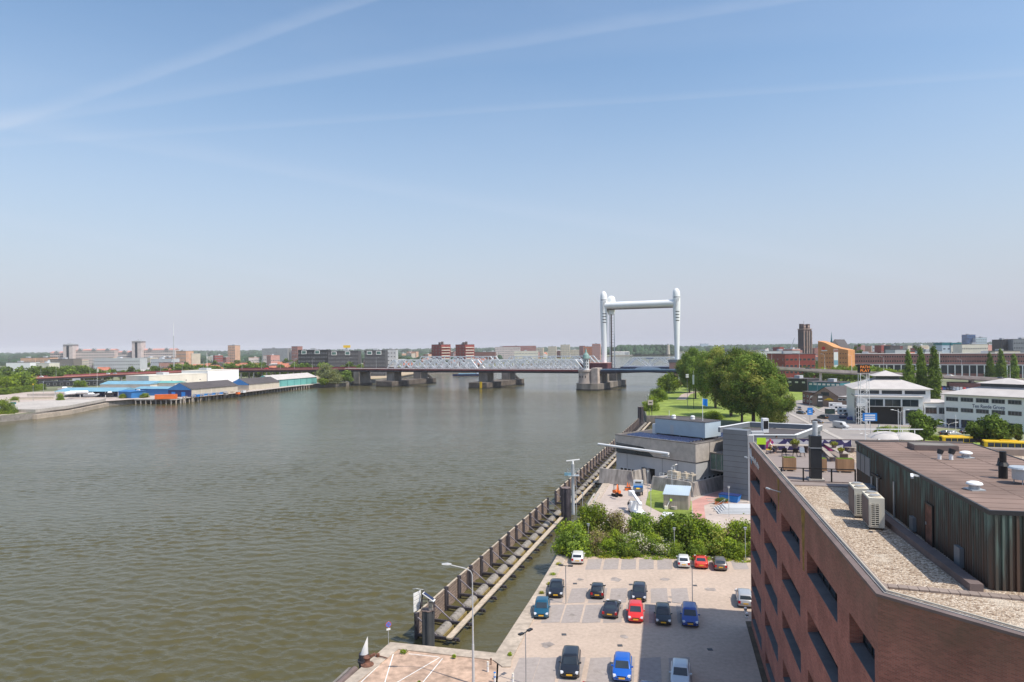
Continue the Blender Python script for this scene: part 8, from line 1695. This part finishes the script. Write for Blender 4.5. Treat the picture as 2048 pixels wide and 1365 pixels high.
# church
a, b = D(1597, 658, 1040), D(1607.5, 658, 1032); c = D(1623, 658, 1036)
t = thing('church_tower', 'massive dark brick church tower with open crown', 'church tower', (b.x, b.y, 0), math.atan2(c.y-b.y, c.x-b.x)); W = (Vector(c[:2])-Vector(b[:2])).length; W2 = (Vector(a[:2])-Vector(b[:2])).length; h_ = 52.5; W2 = 13
q = MB(); q.box(0, W, 0, W2, 0, h_); q.build('wall', 'church', t)
for k in range(3):
    for j, (z0, z1) in enumerate(((6, 24), (27, 48))): q = MB(); x = W*(.2+.3*k); q.box(x-1.0, x+1.0, -.12, -.01, z0, z1); q.build('lancet', 'anthracite', t); q = MB(); q.box(-.12, -.01, W2*(.2+.3*k)-1, W2*(.2+.3*k)+1, z0, z1); q.build('lancet', 'anthracite', t)
for x in (-.4, W*.36, W*.66, W-.5): q = MB(); q.box(x, x+.9, -.9, -.02, 0, h_-2); q.build('buttress', 'church_light', t)
q = MB(); q.box(-.8, W+.8, -.8, W2+.8, h_, h_+1); q.build('cornice', 'church_light', t)
for x, y, s_ in ((2.5, 3, 7.5), (W-3.5, 4, 8), (W*.5, W2-4, 6.5), (3, W2-4, 8.5)): q = MB(); q.box(x-2.2, x+2.2, y-2.2, y+2.2, h_+1, h_+s_); q.build('clock_gable', 'church', t); q = MB(); q.cyl((x, y-2.25, h_+s_*.55), (x, y-2.35, h_+s_*.55), 1.6, n=16); q.build('clock_face', 'church_light', t)
q = MB(); q.cyl((W*.4, W2*.5, h_+1), (W*.4, W2*.5, h_+13), .2, n=5); q.build('vane', 'church', t)
a, b = D(1655, 690, 1060), D(1683, 690, 1045); t = building('church_nave', 'church nave with steep dark roof and slender ridge spire, right of the orange office', a, b, 40, 20, 'church_light', rows=1, cols=4, first=6, ww=2, wh=9, roof='gabley', roofm='roof_dark', rh=17, cat='church'); q = MB(); q.cyl((3, 8, 26), (3, 8, 34), 1.6, n=8); q.cyl((3, 8, 34), (3, 8, 49), 1.3, .1, 8); q.build('spire', 'teal_dark', t)
R_ = [('office_block', 'pale block with a dark blue cap and blue side, right horizon', 1884, 1902, 686, 900, 'bluegrey', 3, 2), ('office_block', 'cream half of the dark-capped block, right horizon', 1902.3, 1922, 686.5, 899, 'cream', 2, 3), ('office_block', 'cream office with three rows of dark square windows', 1924, 1976, 689.5, 860, 'cream', 4, 15), ('glass_tower', 'tall blue and purple glass tower on the right horizon', 1934, 1951, 670, 1500, 'glass_blue', 9, 4), ('glass_tower', 'lower blue-grey stepped block beside the tall blue tower', 1951.4, 1974, 676, 1490, 'bluegrey', 7, 5), ('dark_office', 'dark ribbon-windowed office at the right edge', 2003, 2026, 680, 900, 'anthracite', 5, 6), ('dark_office', 'green-grey office filling the right edge of the horizon', 2026.4, 2075, 679, 890, 'cladding', 5, 10), ('grey_hall', 'low grey-white hall left of the poplars on the right', 1790, 1815, 700, 700, 'palegrey', 1, 4), ('town_hall', 'dark-gabled hall right of the old town centre', 1780, 1800, 692, 1100, 'roof_dark', 1, 4), ('grey_hall', 'low white shop roof behind the long brick block', 1850, 1884, 703, 720, 'palegrey', 1, 6), ('grey_hall', 'low beige shop roof behind the right brick block', 1990, 2040, 703, 700, 'beige', 1, 8), ('low_hall', 'low white warehouse behind the tree crowns', 1512, 1600, 703, 800, 'palegrey', 1, 12), ('white_block', 'tiny white block above the big tree crowns', 1402, 1417, 688, 3600, 'bluegrey', 0, 0)]
for nm, l_, px0, px1, yt, Z, m, rows, cols in R_:
    t = bpx(nm, l_, px0, px1, yt, Z, 18, m, rows=rows, cols=cols, first=3, ww=min(3.2, .55*(px1-px0)*Z/F/max(1, cols)), wh=1.8, fr=m, gl='glass' if m == 'cream' else 'glass_far', roofm='teal_dark' if 'cap' in l_ else 'roof_dark')
    if 'cap' in l_: W = (px1-px0)*Z/F; h_ = D(px0, yt, Z).z; q = MB(); q.box(-.2, W+.2, -.2, 18.2, h_-3.2, h_-.02); q.build('cap_band', 'teal_dark', t)
for i in range(34):
    px = random.uniform(1535, 2070); Z = random.uniform(640, 1500); p = D(px, 700, Z); tree('far', (p.x, p.y, 0), random.uniform(9, 17), 'tree among the roofs of the old town', group='trees of the old town')
for px, Z, h_, l_ in ((1536, 900, 20, 'dark tree on the river side of the low white warehouse'), (1556, 880, 17, 'rounded dark tree above the low white warehouse'), (1616, 560, 14, 'dark green tree beside the orange-red cubic office'), (1624, 570, 12, 'smaller dark tree left of the orange office'), (1711, 900, 30, 'left pointed conifer on the old town skyline'), (1718, 905, 33, 'right pointed conifer on the old town skyline'), (1833, 800, 31, 'dark pointed tree above the slim poplars')):
    p = D(px, 700, Z); tree('conifer' if 'conifer' in l_ or 'pointed' in l_ else 'mid', (p.x, p.y, 0), h_, l_, wide=1.1)
for i in range(16):
    px = 1640+i*13; p = D(px, 700, 560-i*3); tree('light', (p.x, p.y, 0), random.uniform(9, 13), 'pale green street tree before the long brick block', group='street trees before the long brick block')
p = D(1583, 700, 1500); t = thing('harbour_crane', 'tiny slanted crane on the skyline left of the church tower', 'crane', (p.x, p.y, 0)); q = MB(); q.cyl((0, 0, 0), (0, 0, 28), 1.2, n=6); q.build('mast', 'steel', t); q = MB(); q.beam((0, 0, 24), (7, 0, 44), 1, 1); q.build('jib', 'steel', t)
p = D(1336.5, 700, 2330); t = thing('stone_windmill', 'pale round tower at the water between the lift towers', 'tower', (p.x, p.y, 0)); q = MB(); q.lathe([(6, 0), (4.6, 30), (4.2, 33)], 12); q.build('wall', 'beige', t); q = MB(); q.lathe([(4.6, 33), (3, 36), (.2, 38)], 12); q.build('cap', 'grey', t)
# crane behind the left town: a yellow cab on the black blocks
p = D(693, 690, 1100); t = thing('tower_crane_cab', 'small yellow machinery block above the black apartments', 'crane', (p.x, p.y, 0)); q = MB(); q.box(-1, 1, -1, 1, 0, 32); q.build('mast', 'palegrey', t); q = MB(); q.box(-5, 6, -1.5, 1.5, 32, 36); q.build('cab', 'yellow', t)
def midrise(x0, x1, z0, z1, n, t0, t1, label, group):
    "many small blocks of the skyline; t0, t1: the rows of the photograph their roofs reach"
    for i in range(n):
        px = random.uniform(x0, x1); Z = random.uniform(z0, z1); wd = random.uniform(6, 22); yt = random.uniform(t0, t1)-(px-1024)*.0105; m = random.choice(['palepink', 'cream', 'brick_purple', 'brick_pink', 'beige', 'palegrey', 'white', 'brick_red', 'peach'])
        bpx('town_block', label, px, px+wd, yt, Z, 14, m, rows=random.choice([2, 3, 4]), cols=max(2, int(wd/3)), first=2, ww=2.2, wh=1.6, group=group, roofm=random.choice(['roof_dark', 'palegrey', 'roof_red']), turn=random.uniform(-12, 12))
midrise(372, 600, 1100, 1700, 16, 704, 711, 'small pale or brick block among the trees of the left town', 'small blocks of the left town')
midrise(790, 990, 1300, 1900, 16, 701, 708, 'small pale or brick block behind the truss spans', 'small blocks behind the truss spans')
midrise(990, 1195, 1750, 2050, 16, 699, 707, 'small waterfront block near the slab towers', 'small blocks near the slab towers')
midrise(1690, 2050, 1000, 1900, 34, 698, 706, 'small block on the roofscape of the old town', 'small blocks of the old town')
midrise(1530, 1700, 900, 1500, 14, 700, 708, 'small block near the church', 'small blocks near the church')
midrise(0, 350, 1000, 1400, 10, 706, 714, 'small block at the far left of the skyline', 'small blocks of the far left')
# ------------------------------------------------------------------ far woods as one mass per zone
mat('wood_far', (.030, .060, .028), .95, .35, .03, var2=.3, scale2=.006)
def woods(name, label, spots):
    "spots: (x, y, height, radius)"
    A_ = np.array(spots); n = len(A_); k = 8; lev = [(.0, 1.0), (.45, .92), (.8, .62)]; V = np.empty((n, 3*k+1, 3))
    for j, (z, r_) in enumerate(lev):
        for i in range(k):
            a = 2*math.pi*i/k; jr = rng.uniform(.75, 1.2, n); V[:, j*k+i, 0] = A_[:, 0]+np.cos(a)*A_[:, 3]*r_*jr; V[:, j*k+i, 1] = A_[:, 1]+np.sin(a)*A_[:, 3]*r_*jr; V[:, j*k+i, 2] = A_[:, 2]*z*rng.uniform(.85, 1.1, n)
    V[:, 3*k, 0] = A_[:, 0]; V[:, 3*k, 1] = A_[:, 1]; V[:, 3*k, 2] = A_[:, 2]
    f = []
    base = []
    for j in range(2):
        for i in range(k): base.append((j*k+i, j*k+(i+1) % k, (j+1)*k+(i+1) % k, (j+1)*k+i))
    tris = [(2*k+i, 2*k+(i+1) % k, 3*k) for i in range(k)]
    F_ = []
    for s_ in range(n): o = s_*(3*k+1); F_ += [tuple(o+v for v in q_) for q_ in base+tris]
    me = bpy.data.meshes.new(name); me.from_pydata(V.reshape(-1, 3).tolist(), [], F_); me.materials.append(MAT['wood_far']); me.polygons.foreach_set('use_smooth', [True]*len(me.polygons)); o = link(name, me); return tag(o, label, 'woodland', kind='stuff')
def ring(x0, x1, z0, z1, n, h0, h1): 
    out = []
    for _ in range(n): px = random.uniform(x0, x1); Z = random.uniform(z0, z1); p = D(px, 700, Z); out.append((p.x, p.y, random.uniform(h0, h1), random.uniform(6, 14)*(1 if Z < 2500 else 2.2)))
    return out
woods('left_woods', 'dense far woods behind the left town and along the horizon', ring(-120, 1000, 1400, 3600, 1500, 9, 15)+ring(-120, 1240, 4000, 7500, 1300, 18, 32)+ring(-120, 380, 2600, 4200, 500, 16, 26))
woods('bend_woods', 'wooded far bank seen between the lift towers', ring(1236, 1345, 2380, 2700, 420, 18, 36)+ring(1190, 1240, 2400, 2800, 60, 12, 18)+ring(1340, 1460, 3350, 3900, 160, 18, 30)+ring(1440, 1600, 3600, 4200, 220, 20, 34)+ring(1240, 1350, 2360, 2390, 60, 6, 14))
woods('right_woods', 'distant woods behind the old town on the right horizon', ring(1560, 2200, 1800, 3400, 500, 9, 16)+ring(1540, 2200, 4200, 8000, 1100, 20, 36))
# ------------------------------------------------------------------ the air: one closed box of even haze
q = MB(); q.box(-13000, 13000, -390, 15500, -7, 110); hz_o = q.build('haze', 'white')
hm = bpy.data.materials.new('haze_air'); hm.use_nodes = True; t_ = hm.node_tree; t_.nodes.clear()
pv_ = t_.nodes.new('ShaderNodeVolumePrincipled'); oo = t_.nodes.new('ShaderNodeOutputMaterial'); t_.links.new(pv_.outputs[0], oo.inputs['Volume'])
pv_.inputs['Color'].default_value = (.98, .97, 1.0, 1); pv_.inputs['Density'].default_value = .00007; pv_.inputs['Anisotropy'].default_value = -.2
hz_o.data.materials.clear(); hz_o.data.materials.append(hm); hz_o['kind'] = 'stuff'; hz_o['label'] = 'thin blue summer haze lying over river and town'
